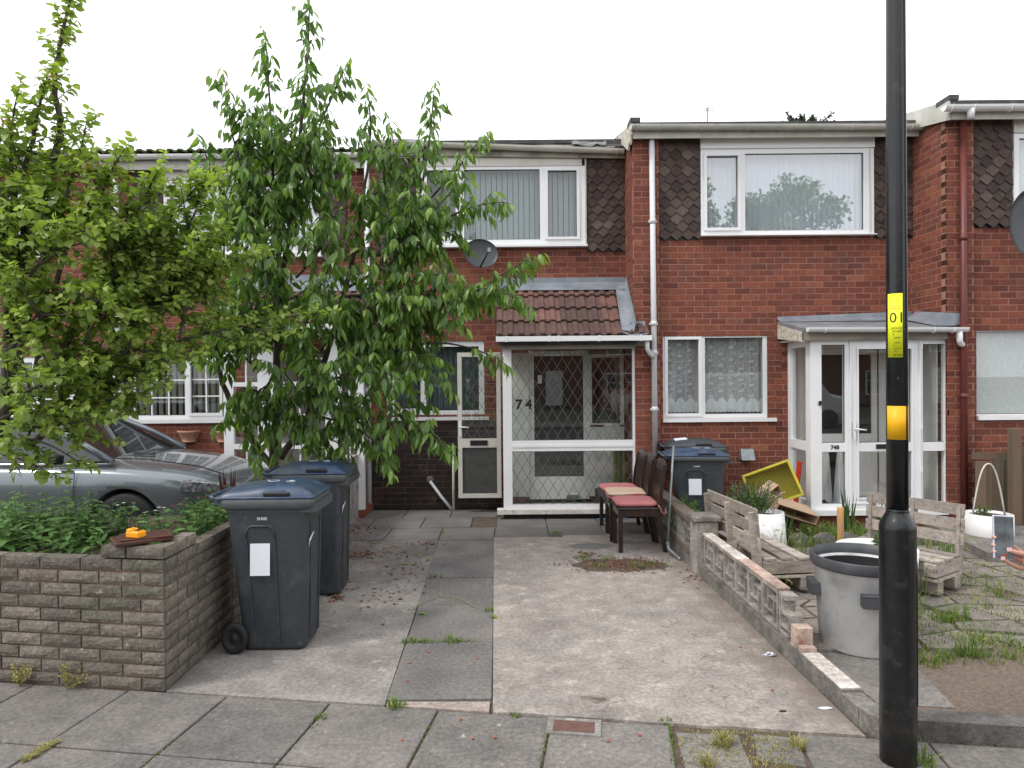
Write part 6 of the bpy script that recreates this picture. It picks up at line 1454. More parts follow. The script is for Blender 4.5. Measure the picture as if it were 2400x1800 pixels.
# ================================================================== CAR
car = empty('parked_car', (-5.12, 7.72, 0), 'silver grey car parked on the left drive, nose to the right, mostly behind leaves', 'car')
def sec(x, w, zt_, zs, zb_, crown=.03, sh=.93):
    """half-section mirrored: bottom to top"""
    p = [(0, zb_), (w*.80, zb_), (w*.93, zb_+.05), (w*.985, zb_+.22), (w, (zb_+zs)/2+.08), (w*.985, zs-.04), (w*sh, zs), (w*sh*.82, zs+(zt_-zs)*.6), (w*.5, zt_-crown*.35), (0, zt_)]
    L = [(x, -a, z) for a, z in p]; R_ = [(x, a, z) for a, z in reversed(p[1:-1])]; return L+R_
S = [sec(-2.22, .55, .72, .68, .40), sec(-2.14, .74, .90, .80, .30), sec(-1.9, .85, .98, .88, .24), sec(-1.4, .90, 1.0, .92, .20), sec(-.7, .91, .98, .91, .19), sec(.0, .91, .97, .90, .19), sec(.7, .905, .99, .885, .19), sec(.95, .90, .975, .88, .20), sec(1.25, .895, .955, .865, .21), sec(1.55, .88, .925, .83, .22), sec(1.85, .84, .875, .77, .23), sec(2.05, .76, .80, .70, .26), sec(2.17, .62, .70, .62, .32), sec(2.22, .45, .60, .54, .40)]
q = MB().loft(S); body = q.build('body', 'car_paint', car, local=True)
sub_ = body.modifiers.new('s', 'SUBSURF'); sub_.levels = 2; sub_.render_levels = 2
cut = MB()
for x in (1.27, -1.33):
    cut.lathe([(.355, -1.2), (.355, 1.2)], (x, 0, .335), 40, ax=Matrix.Rotation(rad(90), 3, 'X'), smooth=False)
cutter = cut.build('cut', 'black', car, local=True); bo = body.modifiers.new('b', 'BOOLEAN'); bo.operation = 'DIFFERENCE'; bo.object = cutter; bo.solver = 'EXACT'
dg = bpy.context.evaluated_depsgraph_get(); dg.update(); me = bpy.data.meshes.new_from_object(body.evaluated_get(dg)); body.modifiers.clear(); body.data = me
for p_ in me.polygons: p_.use_smooth = True
bpy.data.objects.remove(cutter)
# glasshouse
gh = [[(.78, -.72, .955), (.78, .72, .955), (.20, .62, 1.31), (.20, -.62, 1.31)]]
q = MB(); base = [(1.0, .74), (.3, .80), (-.9, .80), (-1.75, .74)]; top = [(.22, .60), (-.1, .61), (-.9, .60), (-1.25, .56)]
vs = []; 
for sgn in (-1, 1):
    for (x, w), (xt, wt2) in zip(base, top): vs += [(x, sgn*w, .945), (xt, sgn*wt2, 1.38)]
fs = []
for b, rev in ((0, False), (8, True)):
    for i in range(3): f = (b+2*i, b+2*i+2, b+2*i+3, b+2*i+1); fs.append(f if rev else tuple(reversed(f)))
fs += [(0, 1, 9, 8), (6, 14, 15, 7)]
q.add(vs, fs); q.build('window_glass', 'car_glass', car, local=True)
q = MB()
rf = [[(.22, s*.60, 1.375), (-.1, s*.61, 1.385), (-.9, s*.60, 1.385), (-1.25, s*.56, 1.375)] for s in (-1, 1)]
vs = rf[0]+[(.20, 0, 1.40), (-.1, 0, 1.43), (-.9, 0, 1.43), (-1.22, 0, 1.405)]+rf[1]; q.add(vs, [(i, 4+i, 4+i+1, i+1) for i in range(3)]+[(4+i, 8+i, 8+i+1, 4+i+1) for i in range(3)], .5, True); q.build('roof', 'car_paint', car, local=True)
for sgn in (-1, 1):
    q = MB()
    q.tube([(1.10, sgn*.77, .935), (.66, sgn*.70, 1.18), (.22, sgn*.61, 1.385), (-.1, sgn*.62, 1.395), (-.9, sgn*.61, 1.395), (-1.25, sgn*.57, 1.38), (-1.8, sgn*.75, .94)], [.042, .034, .028, .026, .026, .03, .04], 8); q.build('pillar', 'car_paint', car, local=True)
    MB().bar((-.35, sgn*.795, .94), (-.42, sgn*.61, 1.38), .05, .02, up=(1, 0, 0)).build('pillar', 'black', car, local=True)
    q = MB().tube([(1.10, sgn*.79, .925), (.3, sgn*.835, .93), (-.9, sgn*.835, .93), (-1.75, sgn*.77, .93)], .012, 8); q.build('chrome_strip', 'chrome', car, local=True)
    q = MB().loft([[(.62+a, sgn*(.86+b), .99+c_) for a, c_ in ((-.03, -.05), (.05, -.05), (.06, .03), (-.03, .05))] for a0, b in ((0, 0), (0, .15))]); q.build('mirror', 'black', car, local=True)
    for x in (1.27, -1.33):
        ax = Matrix.Rotation(rad(90), 3, 'X'); w_ = MB().lathe([(.20, -.09), (.29, -.10), (.315, -.08), (.32, 0), (.315, .08), (.29, .10), (.20, .09)], (x, sgn*.78, .325), 32, ax=ax).build('wheel', 'rubber', car, local=True)
        r_ = MB()
        for k in range(5): a = 2*math.pi*k/5; r_.bar((x+.03*math.cos(a), sgn*.85, .325+.03*math.sin(a)), (x+.20*math.cos(a), sgn*.86, .325+.20*math.sin(a)), .05, .02, up=(0, 1, 0))
        r_.lathe([(.19, -.02), (.21, -.02), (.21, .02), (.19, .02)], (x, sgn*.85, .325), 32, ax=ax, closed=True); r_.build('rim', 'metal_grey', w_, local=True)
        MB().lathe([(.35, -.02), (.35, .02)], (x, sgn*.55, .335), 32, ax=ax).build('wheel_arch', 'black', car, local=True)
    MB().bar((.9, sgn*.905, .26), (-.95, sgn*.905, .26), .014, .02).build('sill_trim', 'chrome', car, local=True)
    q = MB().loft([[(x, sgn*(w), z), (x+.01, sgn*(w-.0), z+.035+h), (x-.02, sgn*(w-.08), z+.05+h), (x-.02, sgn*(w-.08), z)] for (x, w, z, h) in ((1.82, .87, .66, .05), (1.95, .835, .645, .06), (2.06, .77, .63, .05), (2.14, .68, .62, .03))], smooth=False); q.build('headlight', 'lamp_glass', car, local=True)
MB().loft([[(2.16, y_, .42), (2.21, y_, .43), (2.20, y_, .56), (2.15, y_, .57)] for y_ in (-.5, 0, .5)], smooth=False).build('grille', 'black', car, local=True)
MB().obox((1.15, -.25, .972), (.22, .07, .012), Matrix.Rotation(.09, 3, 'Y'), .5, .004).build('bonnet_vent', 'black', car, local=True)
MB().bar((.81, -.905, .86), (.76, -.915, .30), .004, .006, up=(0, 1, 0)).build('door_seam', 'black', car, local=True)
MB().tube([(.92, -.70, .975), (1.4, -.66, .955), (1.9, -.58, .865), (2.1, -.48, .77)], .006, 6).build('bonnet_seam', 'black', car, local=True)
q = MB().bar((-.25, -.915, .80), (-.05, -.915, .80), .02, .025); q.build('door_handle', 'car_paint', car, local=True)
# ================================================================== FOLIAGE
def np_mesh(name, V, F, tone, m, parent=None, kind=None, smooth=False):
    """V (n,3) world coordinates, F (k,4) or (k,3)"""
    off = root_of(parent).location if parent is not None else Vector((0, 0, 0))
    me = bpy.data.meshes.new(name); V = V-np.array(off); me.vertices.add(len(V)); me.vertices.foreach_set('co', V.astype(np.float32).ravel())
    nf, k = F.shape; me.loops.add(nf*k); me.loops.foreach_set('vertex_index', F.astype(np.int32).ravel())
    me.polygons.add(nf); me.polygons.foreach_set('loop_start', np.arange(0, nf*k, k, dtype=np.int32)); 
    try: me.polygons.foreach_set('loop_total', np.full(nf, k, dtype=np.int32))
    except Exception: pass
    me.polygons.foreach_set('use_smooth', np.full(nf, smooth)); me.update(calc_edges=True)
    a = me.attributes.new('tone', 'FLOAT', 'POINT'); a.data.foreach_set('value', tone.astype(np.float32)); me.materials.append(MATS[m])
    o = bpy.data.objects.new(name, me); COL.objects.link(o)
    if parent is not None: o.parent = parent
    if kind: o['kind'] = kind
    return o
def leaf_template(outline, fold=.25, droop=.35):
    """outline: list of (y, half width); local x across, y along, z normal; all quads (degenerate at the ends)"""
    vs = []; fs = []
    for (y, w) in outline:
        z = -droop*y*y
        vs += [(-w, y, z+fold*w), (0, y, z), (w, y, z+fold*w)]
    for i in range(len(outline)-1): a = i*3; fs += [(a, a+1, a+4, a+3), (a+1, a+2, a+5, a+4)]
    return np.array(vs), np.array(fs)
LT_CH = leaf_template([(0, .012), (.15, .13), (.38, .235), (.62, .21), (.84, .095), (1.0, .006)])
LT_PL = leaf_template([(0, .02), (.12, .24), (.30, .36), (.52, .38), (.70, .26), (.86, .11), (1.0, .01)], droop=.22, fold=.2)
LT_BD = leaf_template([(0, .01), (.2, .17), (.45, .24), (.75, .13), (1.0, .005)], droop=.3, fold=.2)
def place_leaves(T, P, A, N, L, Wd):
    """P positions, A axes, N normals, L lengths, Wd width factor -> vertex array, face array"""
    tv, tf = T; A = A/np.linalg.norm(A, axis=1, keepdims=True); N = N-A*np.sum(A*N, axis=1, keepdims=True); N = N/(np.linalg.norm(N, axis=1, keepdims=True)+1e-9); S = np.cross(A, N)
    V = P[:, None, :]+(S[:, None, :]*tv[None, :, 0:1]*Wd[:, None, None]+A[:, None, :]*tv[None, :, 1:2]+N[:, None, :]*tv[None, :, 2:3])*L[:, None, None]
    n, k = V.shape[:2]; F = (tf[None]+(np.arange(n)*k)[:, None, None]).reshape(-1, 4)
    return V.reshape(-1, 3), F, k, (A, N, S)
class Tree:
    def __init__(s, root, bark='bark'): s.root = root; s.P = []; s.A = []; s.N = []; s.L = []; s.T = []; s.tw = MB(); s.bark = bark
    def limb(s, pts, r0, r1, name='branch'):
        """pts world"""
        P = catmull(pts, 4); n = len(P); r = [r0+(r1-r0)*(i/(n-1)) for i in range(n)]
        q = MB(); q.tube([p+Vector((random.uniform(-1, 1), random.uniform(-1, 1), 0))*r[i]*.25 for i, p in enumerate(P)], r, 8); q.build(name, s.bark, s.root); return P
def catmull(pts, sub):
    out = []; n = len(pts)
    for i in range(n-1):
        p0, p1, p2, p3 = pts[max(i-1, 0)], pts[i], pts[i+1], pts[min(i+2, n-1)]
        for k in range(sub):
            t = k/sub; out.append(.5*((2*p1)+(p2-p0)*t+(2*p0-5*p1+4*p2-p3)*t*t+(3*p1-p0-3*p2+p3)*t**3))
    out.append(pts[-1].copy()); return out
def rnd_dir():
    v = Vector((random.gauss(0, 1), random.gauss(0, 1), random.gauss(0, 1))); return v.normalized()
def twig(tr, p, d, L, kind, r=.004, tone0=.5, gap=1.0):
    """a leafy shoot from p towards d"""
    n = max(3, int(L/.045)); pts = [p.copy()]; d = d.normalized()
    for i in range(n):
        f = i/n
        if kind == 'cherry': d = (d+Vector((0, 0, -.10-.05*f))+rnd_dir()*.10).normalized()
        else: d = (d+Vector((0, 0, .05))+rnd_dir()*.13).normalized()
        p = p+d*(L/n); pts.append(p.copy())
    tr.tw.tube(pts, [r*(1-.7*i/n) for i in range(n+1)], 4, cap=False)
    sp = (.0215 if kind == 'cherry' else .0145)*gap; dist = 0.0; a = random.random()*6; s = .02 if kind == 'cherry' else .01
    tot = L; 
    while s < tot:
        f = s/tot; i = min(n-1, int(f*n)); q = pts[i].lerp(pts[i+1], f*n-i); dd = (pts[i+1]-pts[i]).normalized()
        a += 2.4; u = dd.orthogonal().normalized(); v = dd.cross(u); side = (u*math.cos(a)+v*math.sin(a))
        young = (f > .72)
        if kind == 'cherry':
            ax = (side*.62+dd*.42+Vector((0, 0, -.95))+rnd_dir()*.22); ln = random.uniform(.09, .15)*(.8 if young else 1)*(1-.2*(f < .15)); nr = (side*.5+Vector((0, 0, .6))+rnd_dir()*.75)
        else:
            ax = (side*.8+dd*.45+Vector((0, 0, -.22))+rnd_dir()*.3); ln = random.uniform(.045, .078)*(.75 if young else 1); nr = (Vector((0, 0, .9))+side*.2+rnd_dir()*.5)
        tr.P.append(q); tr.A.append(ax.normalized()); tr.N.append(nr.normalized()); tr.L.append(ln)
        t = random.gauss(tone0+(.28 if young else 0), .17); tr.T.append(min(1, max(0, t))); s += sp*random.uniform(.7, 1.4)
def dress(tr, P, kind, spread=.5, step=.10, f0=.15, dens=1.0, up=.25, tlen=(.16, .34), flat=1.0, tone0=.45, tip=True, sgap=1.0):
    """shoots and side branches along limb P"""
    d = 0; tot = sum((P[i+1]-P[i]).length for i in range(len(P)-1)); acc = 0; nxt = tot*f0; az = random.random()*6
    for i in range(len(P)-1):
        seg = (P[i+1]-P[i]); L = seg.length; dd = seg.normalized()
        while nxt <= acc+L and L > 0:
            f = nxt/tot; p = P[i]+seg*((nxt-acc)/L); az += 2.4+random.uniform(-.5, .5); u = dd.orthogonal().normalized(); v = dd.cross(u)
            side = (u*math.cos(az)+v*math.sin(az)); side.y *= flat
            sl = spread*(1-.66*f)*random.uniform(.55, 1.25)
            dirv = (dd*.55+side*.85+Vector((0, 0, up))).normalized()
            if mnoise.noise(p*(2.3 if kind == 'cherry' else 1.9)+Vector((7, 3, 5))) < (-.27 if kind == 'cherry' else -.36) and f < .85: nxt += step*.6*random.uniform(.7, 1.3); continue
            if sl > .22 and random.random() < .8*dens:
                n = 5; pts = [p.copy()]; q = p.copy(); dv = dirv.copy()
                for k in range(n): dv = (dv+Vector((0, 0, -.07 if kind == 'cherry' else .04))+rnd_dir()*.12).normalized(); q = q+dv*(sl/n); pts.append(q.copy())
                tr.tw.tube(pts, [.009*(1-.6*k/n) for k in range(n+1)], 5, cap=False)
                m = max(2, int(sl/.07)); a2 = random.random()*6
                for k in range(m):
                    g = (k+.6)/m; ii = min(n-1, int(g*n)); pp = pts[ii].lerp(pts[ii+1], g*n-ii); d2 = (pts[ii+1]-pts[ii]).normalized(); a2 += 2.4
                    uu = d2.orthogonal().normalized(); s2 = uu*math.cos(a2)+d2.cross(uu)*math.sin(a2)
                    twig(tr, pp, d2*.5+s2*.8+Vector((0, 0, up*.5)), random.uniform(*tlen)*(.75 if kind == 'plum' else .7), kind, .003, tone0, sgap)
                twig(tr, pts[-1], dv, random.uniform(*tlen), kind, .0035, tone0, sgap)
            else: twig(tr, p, dirv, max(.09, min(sl, random.uniform(*tlen))), kind, .0035, tone0, sgap)
            nxt += step*.6*random.uniform(.7, 1.3)
        acc += L
    if tip: twig(tr, P[-1], (P[-1]-P[-2]), .16, kind, .004, tone0+.2, sgap)
def finish(tr, T, m, wd=(.85, 1.15), nsep=300, orange=None, cull=None):
    P = np.array(tr.P); A = np.array(tr.A); N = np.array(tr.N); L = np.array(tr.L); tn = np.array(tr.T); n = len(P)
    if cull is not None:
        keep = np.array([cull(p) for p in tr.P]); P, A, N, L, tn = P[keep], A[keep], N[keep], L[keep], tn[keep]; n = len(P)
    Wd = rng.uniform(wd[0], wd[1], n)
    px = np.array([topx(p) for p in P]); vis = (px[:, 0] > 5) & (px[:, 0] < 2395) & (px[:, 1] > 0) & (px[:, 1] < 1800)
    size = L/P[:, 1]*np.where(vis, 1, 0)*rng.uniform(.75, 1.0, n); order = np.argsort(-size); sep = np.zeros(n, bool); sep[order[:nsep]] = True
    V, F, k, (A2, N2, S2) = place_leaves(T, P[~sep], A[~sep], N[~sep], L[~sep], Wd[~sep])
    np_mesh('crown', V, F, np.repeat(tn[~sep], k), m, tr.root, 'stuff', True)
    # separate leaves share five meshes
    tv, tf = T; meshes = []
    for t in range(6):
        me = bpy.data.meshes.new('leaf'); me.from_pydata([tuple(v) for v in tv], [], [tuple(f) for f in tf]); a = me.attributes.new('tone', 'FLOAT', 'POINT'); a.data.foreach_set('value', [t/5]*len(tv)); me.polygons.foreach_set('use_smooth', [True]*len(tf)); me.materials.append(MATS[m]); me.update(); meshes.append(me)
    org = tr.root.location
    for i in np.where(sep)[0]:
        a = Vector(A[i]).normalized(); nn = Vector(N[i]); nn = (nn-a*a.dot(nn)).normalized(); s_ = a.cross(nn)
        o = bpy.data.objects.new('leaf', meshes[int(round(tn[i]*5))]); COL.objects.link(o); o.parent = tr.root
        Mx = Matrix.Identity(4); l = float(L[i]); w = l*float(Wd[i])
        for r in range(3): Mx[r][0] = s_[r]*w; Mx[r][1] = a[r]*l; Mx[r][2] = nn[r]*l; Mx[r][3] = P[i][r]-org[r]
        o.matrix_basis = Mx
    tr.tw.build('twigs', tr.bark, tr.root, kind='stuff')
    if orange:
        idx = rng.choice(n, orange, replace=False); idx = idx[np.argsort(px[idx, 1])]
        pts = P[idx]; c = []; 
        for p in pts[:orange//8]:
            for _ in range(8): c.append(p+rng.normal(0, .035, 3))
        c = np.array(c); k2 = len(c); V, F, k, _ = place_leaves(T, c, rng.normal(0, 1, (k2, 3))*.6+np.array([0, 0, .5]), rng.normal(0, 1, (k2, 3)), rng.uniform(.02, .035, k2), np.ones(k2)*.6)
        np_mesh('young_leaves', V, F, np.repeat(rng.random(k2), k), 'leaf_orange', tr.root, 'stuff', True)
    return n
def PW(pts, Y0, Y1=None, sc=1.0):
    """pixel polyline -> world points with depth running from Y0 to Y1"""
    Y1 = Y0 if Y1 is None else Y1; n = len(pts); return [W(x*sc, y*sc, Y0+(Y1-Y0)*i/(n-1)) for i, (x, y) in enumerate(pts)]
D = 1.085
random.seed(21)
# ---- cherry behind the bins
ch = empty('cherry_tree', (-2.25, 6.55, 0), 'dark green cherry tree with long drooping leaves, standing behind the wheelie bins', 'tree', 'front garden trees')
tr = Tree(ch); base = Vector((-2.25, 6.55, -.02))
def L_(pts, Y0, Y1, r0, r1, name='branch', **k):
    w = PW(pts, Y0, Y1, D)
    if name == 'trunk': w = [base]+w
    P = tr.limb(w, r0, r1, name); dress(tr, P, 'cherry', **k); return P
L_([(592, 1000), (598, 900), (600, 760), (607, 640), (620, 520), (640, 400), (652, 250), (664, 130), (668, 30)], 6.55, 6.3, .048, .007, 'trunk', spread=.44, f0=.40, step=.085, up=.3)
L_([(600, 560), (592, 420), (586, 280), (580, 170), (575, 95)], 6.5, 6.35, .018, .005, spread=.38, step=.09)
L_([(590, 1010), (550, 960), (512, 890), (482, 830), (468, 760), (450, 690), (442, 620), (440, 540)], 6.5, 6.0, .035, .008, spread=.42, f0=.45, step=.09)
L_([(605, 990), (665, 900), (695, 800), (725, 700), (752, 600), (768, 540), (782, 440), (796, 350), (800, 280), (797, 215)], 6.5, 6.4, .036, .006, spread=.42, f0=.35, step=.085)
L_([(595, 640), (560, 520), (530, 400), (502, 290), (487, 185)], 6.4, 6.15, .018, .005, spread=.42, step=.085)
L_([(625, 460), (660, 350), (695, 260), (722, 200), (742, 155)], 6.4, 6.2, .016, .005, spread=.40, step=.085)
L_([(768, 541), (830, 548), (880, 500), (905, 430), (922, 340), (932, 260), (936, 212)], 6.4, 6.2, .02, .005, spread=.40, step=.085)
L_([(752, 620), (840, 570), (930, 490), (1000, 455), (1050, 440), (1080, 437)], 6.4, 5.9, .016, .004, spread=.38, step=.08)
L_([(870, 520), (930, 430), (980, 375), (1030, 310)], 6.3, 6.0, .013, .004, spread=.28, step=.08)
L_([(700, 810), (800, 745), (900, 705), (1000, 645), (1080, 595), (1140, 560)], 6.4, 5.8, .018, .004, spread=.38, step=.08)
L_([(860, 725), (960, 655), (1050, 622), (1125, 648)], 6.2, 5.8, .012, .004, spread=.26, step=.075)
L_([(700, 850), (800, 780), (920, 742), (1010, 750), (1075, 775)], 6.4, 5.9, .016, .004, spread=.32, step=.08)
L_([(690, 860), (780, 860), (860, 895), (915, 930), (960, 965)], 6.3, 5.7, .014, .004, spread=.30, step=.075, up=.05)
L_([(690, 900), (760, 920), (815, 960), (840, 1000)], 6.3, 5.7, .012, .004, spread=.26, step=.075, up=0)
L_([(620, 860), (655, 920), (685, 960), (705, 990)], 6.35, 5.8, .012, .004, spread=.26, step=.075, up=0)
L_([(600, 800), (560, 860), (540, 930), (552, 980)], 6.4, 6.0, .012, .004, spread=.24, step=.08, up=0)
L_([(600, 700), (545, 680), (495, 700), (452, 750)], 6.4, 5.9, .014, .004, spread=.36, step=.08)
L_([(560, 560), (505, 460), (462, 380), (438, 315)], 6.3, 6.0, .012, .004, spread=.30, step=.085)
L_([(748, 640), (825, 632), (900, 602), (960, 590)], 6.3, 5.9, .014, .004, spread=.38, step=.08)
L_([(690, 760), (740, 700), (800, 660), (870, 640)], 6.3, 5.8, .012, .004, spread=.34, step=.08)
L_([(640, 780), (660, 700), (690, 620), (720, 560)], 6.2, 5.9, .012, .004, spread=.36, step=.08)
L_([(640, 600), (690, 540), (730, 450), (750, 380)], 6.3, 6.1, .012, .004, spread=.38, step=.085)
L_([(620, 700), (580, 620), (560, 540), (540, 480)], 6.1, 5.9, .012, .004, spread=.34, step=.08)
L_([(640, 840), (700, 830), (770, 800), (840, 810)], 6.2, 5.7, .012, .004, spread=.34, step=.08)
L_([(830, 545), (870, 470), (880, 400), (872, 340)], 6.4, 6.2, .012, .004, spread=.30, step=.085)
L_([(640, 960), (700, 940), (760, 880), (800, 850)], 6.2, 5.8, .012, .004, spread=.30, step=.085)
L_([(840, 560), (900, 500), (960, 430), (990, 400)], 6.2, 5.95, .012, .004, spread=.34, step=.08)
L_([(800, 620), (860, 640), (930, 650), (985, 690)], 6.1, 5.8, .012, .004, spread=.34, step=.08)
L_([(770, 450), (830, 400), (850, 330), (845, 280)], 6.4, 6.2, .012, .004, spread=.34, step=.08)
L_([(760, 700), (830, 730), (900, 790), (960, 830)], 6.2, 5.8, .012, .004, spread=.34, step=.08, up=.05)
L_([(560, 470), (540, 380), (545, 300), (530, 240)], 6.3, 6.2, .012, .004, spread=.34, step=.08)
L_([(650, 330), (690, 400), (720, 330), (710, 250)], 6.35, 6.3, .012, .004, spread=.34, step=.08)
L_([(560, 800), (520, 760), (500, 700), (505, 640)], 6.3, 6.1, .012, .004, spread=.36, step=.08)
L_([(600, 760), (560, 720), (540, 650), (530, 600)], 6.2, 6.0, .012, .004, spread=.36, step=.08)
L_([(600, 900), (640, 850), (660, 790), (650, 720)], 6.1, 5.9, .012, .004, spread=.36, step=.08)
L_([(600, 900), (560, 850), (520, 840), (500, 880)], 6.2, 6.0, .012, .004, spread=.28, step=.08, up=0)
L_([(640, 920), (620, 880), (640, 940), (625, 990)], 6.1, 5.9, .010, .004, spread=.26, step=.08, up=0)
L_([(600, 660), (580, 600), (600, 520), (590, 450)], 6.2, 6.1, .012, .004, spread=.34, step=.08)
nch = finish(tr, LT_CH, 'leaf_cherry', wd=(.58, .84))
# ---- lighter tree on the left
random.seed(33)
pt = empty('plum_tree', (-3.95, 5.0, 0), 'light green broad-leaved tree at the left edge, its branches reaching over the parked car', 'tree', 'front garden trees')
tr2 = Tree(pt); b2_ = Vector((-3.95, 5.0, -.02))
def L2(pts, Y0, Y1, r0, r1, name='branch', **k):
    w = PW(pts, Y0, Y1, 1.0)
    if name == 'trunk': w = [b2_]+w
    P = tr2.limb(w, r0, r1, name); dress(tr2, P, 'plum', **k)
k_ = dict(tone0=.56, step=.075, tlen=(.12, .28), up=.3)
L2([(-70, 1150), (0, 1000), (30, 850), (55, 700), (63, 560), (83, 484), (101, 441), (127, 367), (143, 300), (128, 200), (140, 110), (160, 20), (172, -40)], 5.0, 4.9, .06, .005, 'trunk', spread=.40, f0=.42, **k_)
L2([(10, 940), (22, 700), (32, 455), (54, 405), (76, 330), (92, 250), (105, 195)], 4.95, 4.8, .03, .005, spread=.36, f0=.3, **k_)
L2([(15, 800), (5, 600), (8, 470), (-5, 400), (0, 330)], 4.9, 4.7, .02, .005, spread=.34, **k_)
L2([(32, 460), (25, 380), (30, 280), (40, 225)], 4.9, 4.8, .012, .004, spread=.18, **k_)
L2([(40, 850), (95, 620), (150, 480), (173, 400), (190, 345), (200, 300)], 4.95, 4.9, .022, .005, spread=.40, **k_)
L2([(80, 880), (135, 650), (175, 535), (226, 472), (262, 400), (285, 360)], 5.0, 4.9, .02, .005, spread=.42, **k_)
L2([(60, 950), (160, 800), (245, 650), (300, 540), (345, 450), (370, 400)], 5.0, 5.0, .024, .005, spread=.46, **k_)
L2([(200, 740), (300, 620), (390, 520), (450, 450), (480, 420)], 5.1, 5.2, .016, .005, spread=.46, **k_)
L2([(60, 1000), (180, 900), (330, 740), (430, 640), (520, 560)], 5.0, 5.3, .028, .005, spread=.50, **k_)
L2([(60, 1050), (180, 960), (300, 880), (420, 800), (540, 770), (660, 745), (745, 735)], 5.0, 5.5, .026, .004, spread=.40, **k_)
L2([(300, 770), (380, 700), (470, 640), (560, 610), (600, 600)], 5.1, 5.4, .014, .004, spread=.46, **k_)
L2([(100, 1010), (200, 950), (290, 930), (350, 915)], 4.9, 4.9, .014, .004, spread=.36, **k_)
L2([(0, 1040), (70, 1030), (130, 1050), (180, 1080)], 4.8, 4.7, .012, .004, spread=.30, step=.075, tlen=(.12, .24), up=0)
L2([(-40, 960), (30, 930), (100, 900), (170, 860)], 4.8, 4.6, .016, .004, spread=.42, **k_)
L2([(20, 820), (80, 760), (150, 700), (220, 680)], 4.8, 4.6, .014, .004, spread=.46, **k_)
L2([(30, 700), (90, 620), (140, 560), (200, 540)], 4.8, 4.6, .014, .004, spread=.44, **k_)
L2([(260, 840), (330, 820), (400, 850), (440, 840)], 5.0, 5.0, .012, .004, spread=.36, **k_)
L2([(-30, 800), (-20, 650), (-10, 560), (0, 520)], 4.7, 4.6, .014, .004, spread=.44, **k_)
L2([(260, 660), (290, 560), (300, 480), (300, 440)], 5.0, 5.0, .012, .004, spread=.40, **k_)
L2([(420, 800), (440, 700), (480, 640), (520, 680)], 5.2, 5.3, .012, .004, spread=.40, **k_)
L2([(-30, 1000), (60, 960), (140, 990), (240, 985)], 4.7, 4.7, .014, .004, spread=.34, **k_)
L2([(-20, 1010), (60, 1000), (150, 1010), (235, 1030)], 4.9, 4.9, .012, .004, spread=.30, **k_)
L2([(-30, 1060), (30, 1070), (80, 1090), (120, 1110)], 4.7, 4.7, .010, .004, spread=.24, step=.075, tlen=(.12, .24), up=0)
L2([(120, 980), (200, 920), (260, 860), (330, 870)], 4.9, 5.0, .012, .004, spread=.34, **k_)
L2([(380, 700), (430, 560), (460, 490), (470, 440)], 5.1, 5.2, .012, .004, spread=.40, **k_)
L2([(200, 800), (240, 720), (330, 690), (400, 640)], 4.9, 5.0, .012, .004, spread=.40, **k_)
npl = finish(tr2, LT_PL, 'leaf_plum', orange=160)
open('/tmp/lc', 'w').write(str((nch, npl)))
# ---- conifer top behind the roofs
cf = empty('conifer', (W(1885, 260, 20).x, 20, 0), 'dark conifer top poking up behind the roof of the forward house', 'tree'); tc_ = W(1885, 250, 20); rn = np.random.default_rng(4)
MB().tube([(tc_.x, 20, 0), (tc_.x, 20, tc_.z-.2)], [.2, .03], 8).build('trunk', 'bark', cf)
Pn = []; An = []
for k in range(46):
    a = rn.uniform(0, 6.28); el = rn.uniform(.1, 1.2); d = np.array([math.cos(a)*math.cos(el), math.sin(a)*math.cos(el)*.5, math.sin(el)]); l = rn.uniform(.5, 1.0)*(.75 if el > .8 else 1.0)
    for t in np.linspace(.1, 1, 26):
        for _ in range(4): Pn.append(np.array([tc_.x, 20, tc_.z-.85])+d*l*t+rn.normal(0, .05, 3)*(1.2-t)); An.append(d+rn.normal(0, .5, 3))
Pn = np.array(Pn); An = np.array(An); V, F, k, _ = place_leaves(LT_BD, Pn, An, rn.normal(0, 1, (len(Pn), 3)), rn.uniform(.07, .13, len(Pn)), np.ones(len(Pn))*.7); np_mesh('crown', V, F, np.repeat(rn.random(len(Pn)), k), 'leaf_conifer', cf, 'stuff')

# ---- raised bed and its plants
q = MB().prism([wl(5.0, .135), wl(.14, .135), (-2.105, 6.1), (-2.105-2.9, 5.0+.45)], .0, .60); struct('flower_bed', q, 'soil')
def in_frame_bed():
    s = random.uniform(.15, 3.1); d = random.random()**.8*(1.9 if s < .9 else 1.15); p = WC-PU*s-PV*(.16+d); return p
tr3 = []; P3 = []; A3 = []; N3 = []; L3 = []; T3 = []; st = MB()
random.seed(5)
for i in range(330):
    p = in_frame_bed(); p.x = min(p.x, -2.14); h = random.uniform(.14, .30)*(1.35 if random.random() < .1 else 1); z0 = .60
    lean = Vector((random.gauss(0, .12), random.gauss(0, .12), 1)).normalized(); top = Vector((p.x, p.y, z0))+lean*h; st.tube([(p.x, p.y, z0), top], .0025, 4, cap=False)
    m = int(h/.045)+1
    for k in range(m):
        f = (k+.8)/m; q = Vector((p.x, p.y, z0)).lerp(top, min(1, f)); a = random.random()*3.14+(k % 2)*1.57
        for sg in (1, -1):
            ax = Vector((math.cos(a)*sg, math.sin(a)*sg, random.uniform(-.1, .55))); P3.append(q); A3.append(ax); N3.append(Vector((0, 0, 1))+rnd_dir()*.3); L3.append(random.uniform(.07, .115)*(1.1-.45*f)); T3.append(min(1, max(0, random.gauss(.4+.35*f, .15))))
bp = tag(st.build('bed_stems', 'leaf_bed', None), 'stems of the leafy green plants in the raised bed', 'plant', kind='stuff')
V, F, k, _ = place_leaves(LT_BD, np.array(P3), np.array(A3), np.array(N3), np.array(L3), rng.uniform(.85, 1.2, len(P3)))
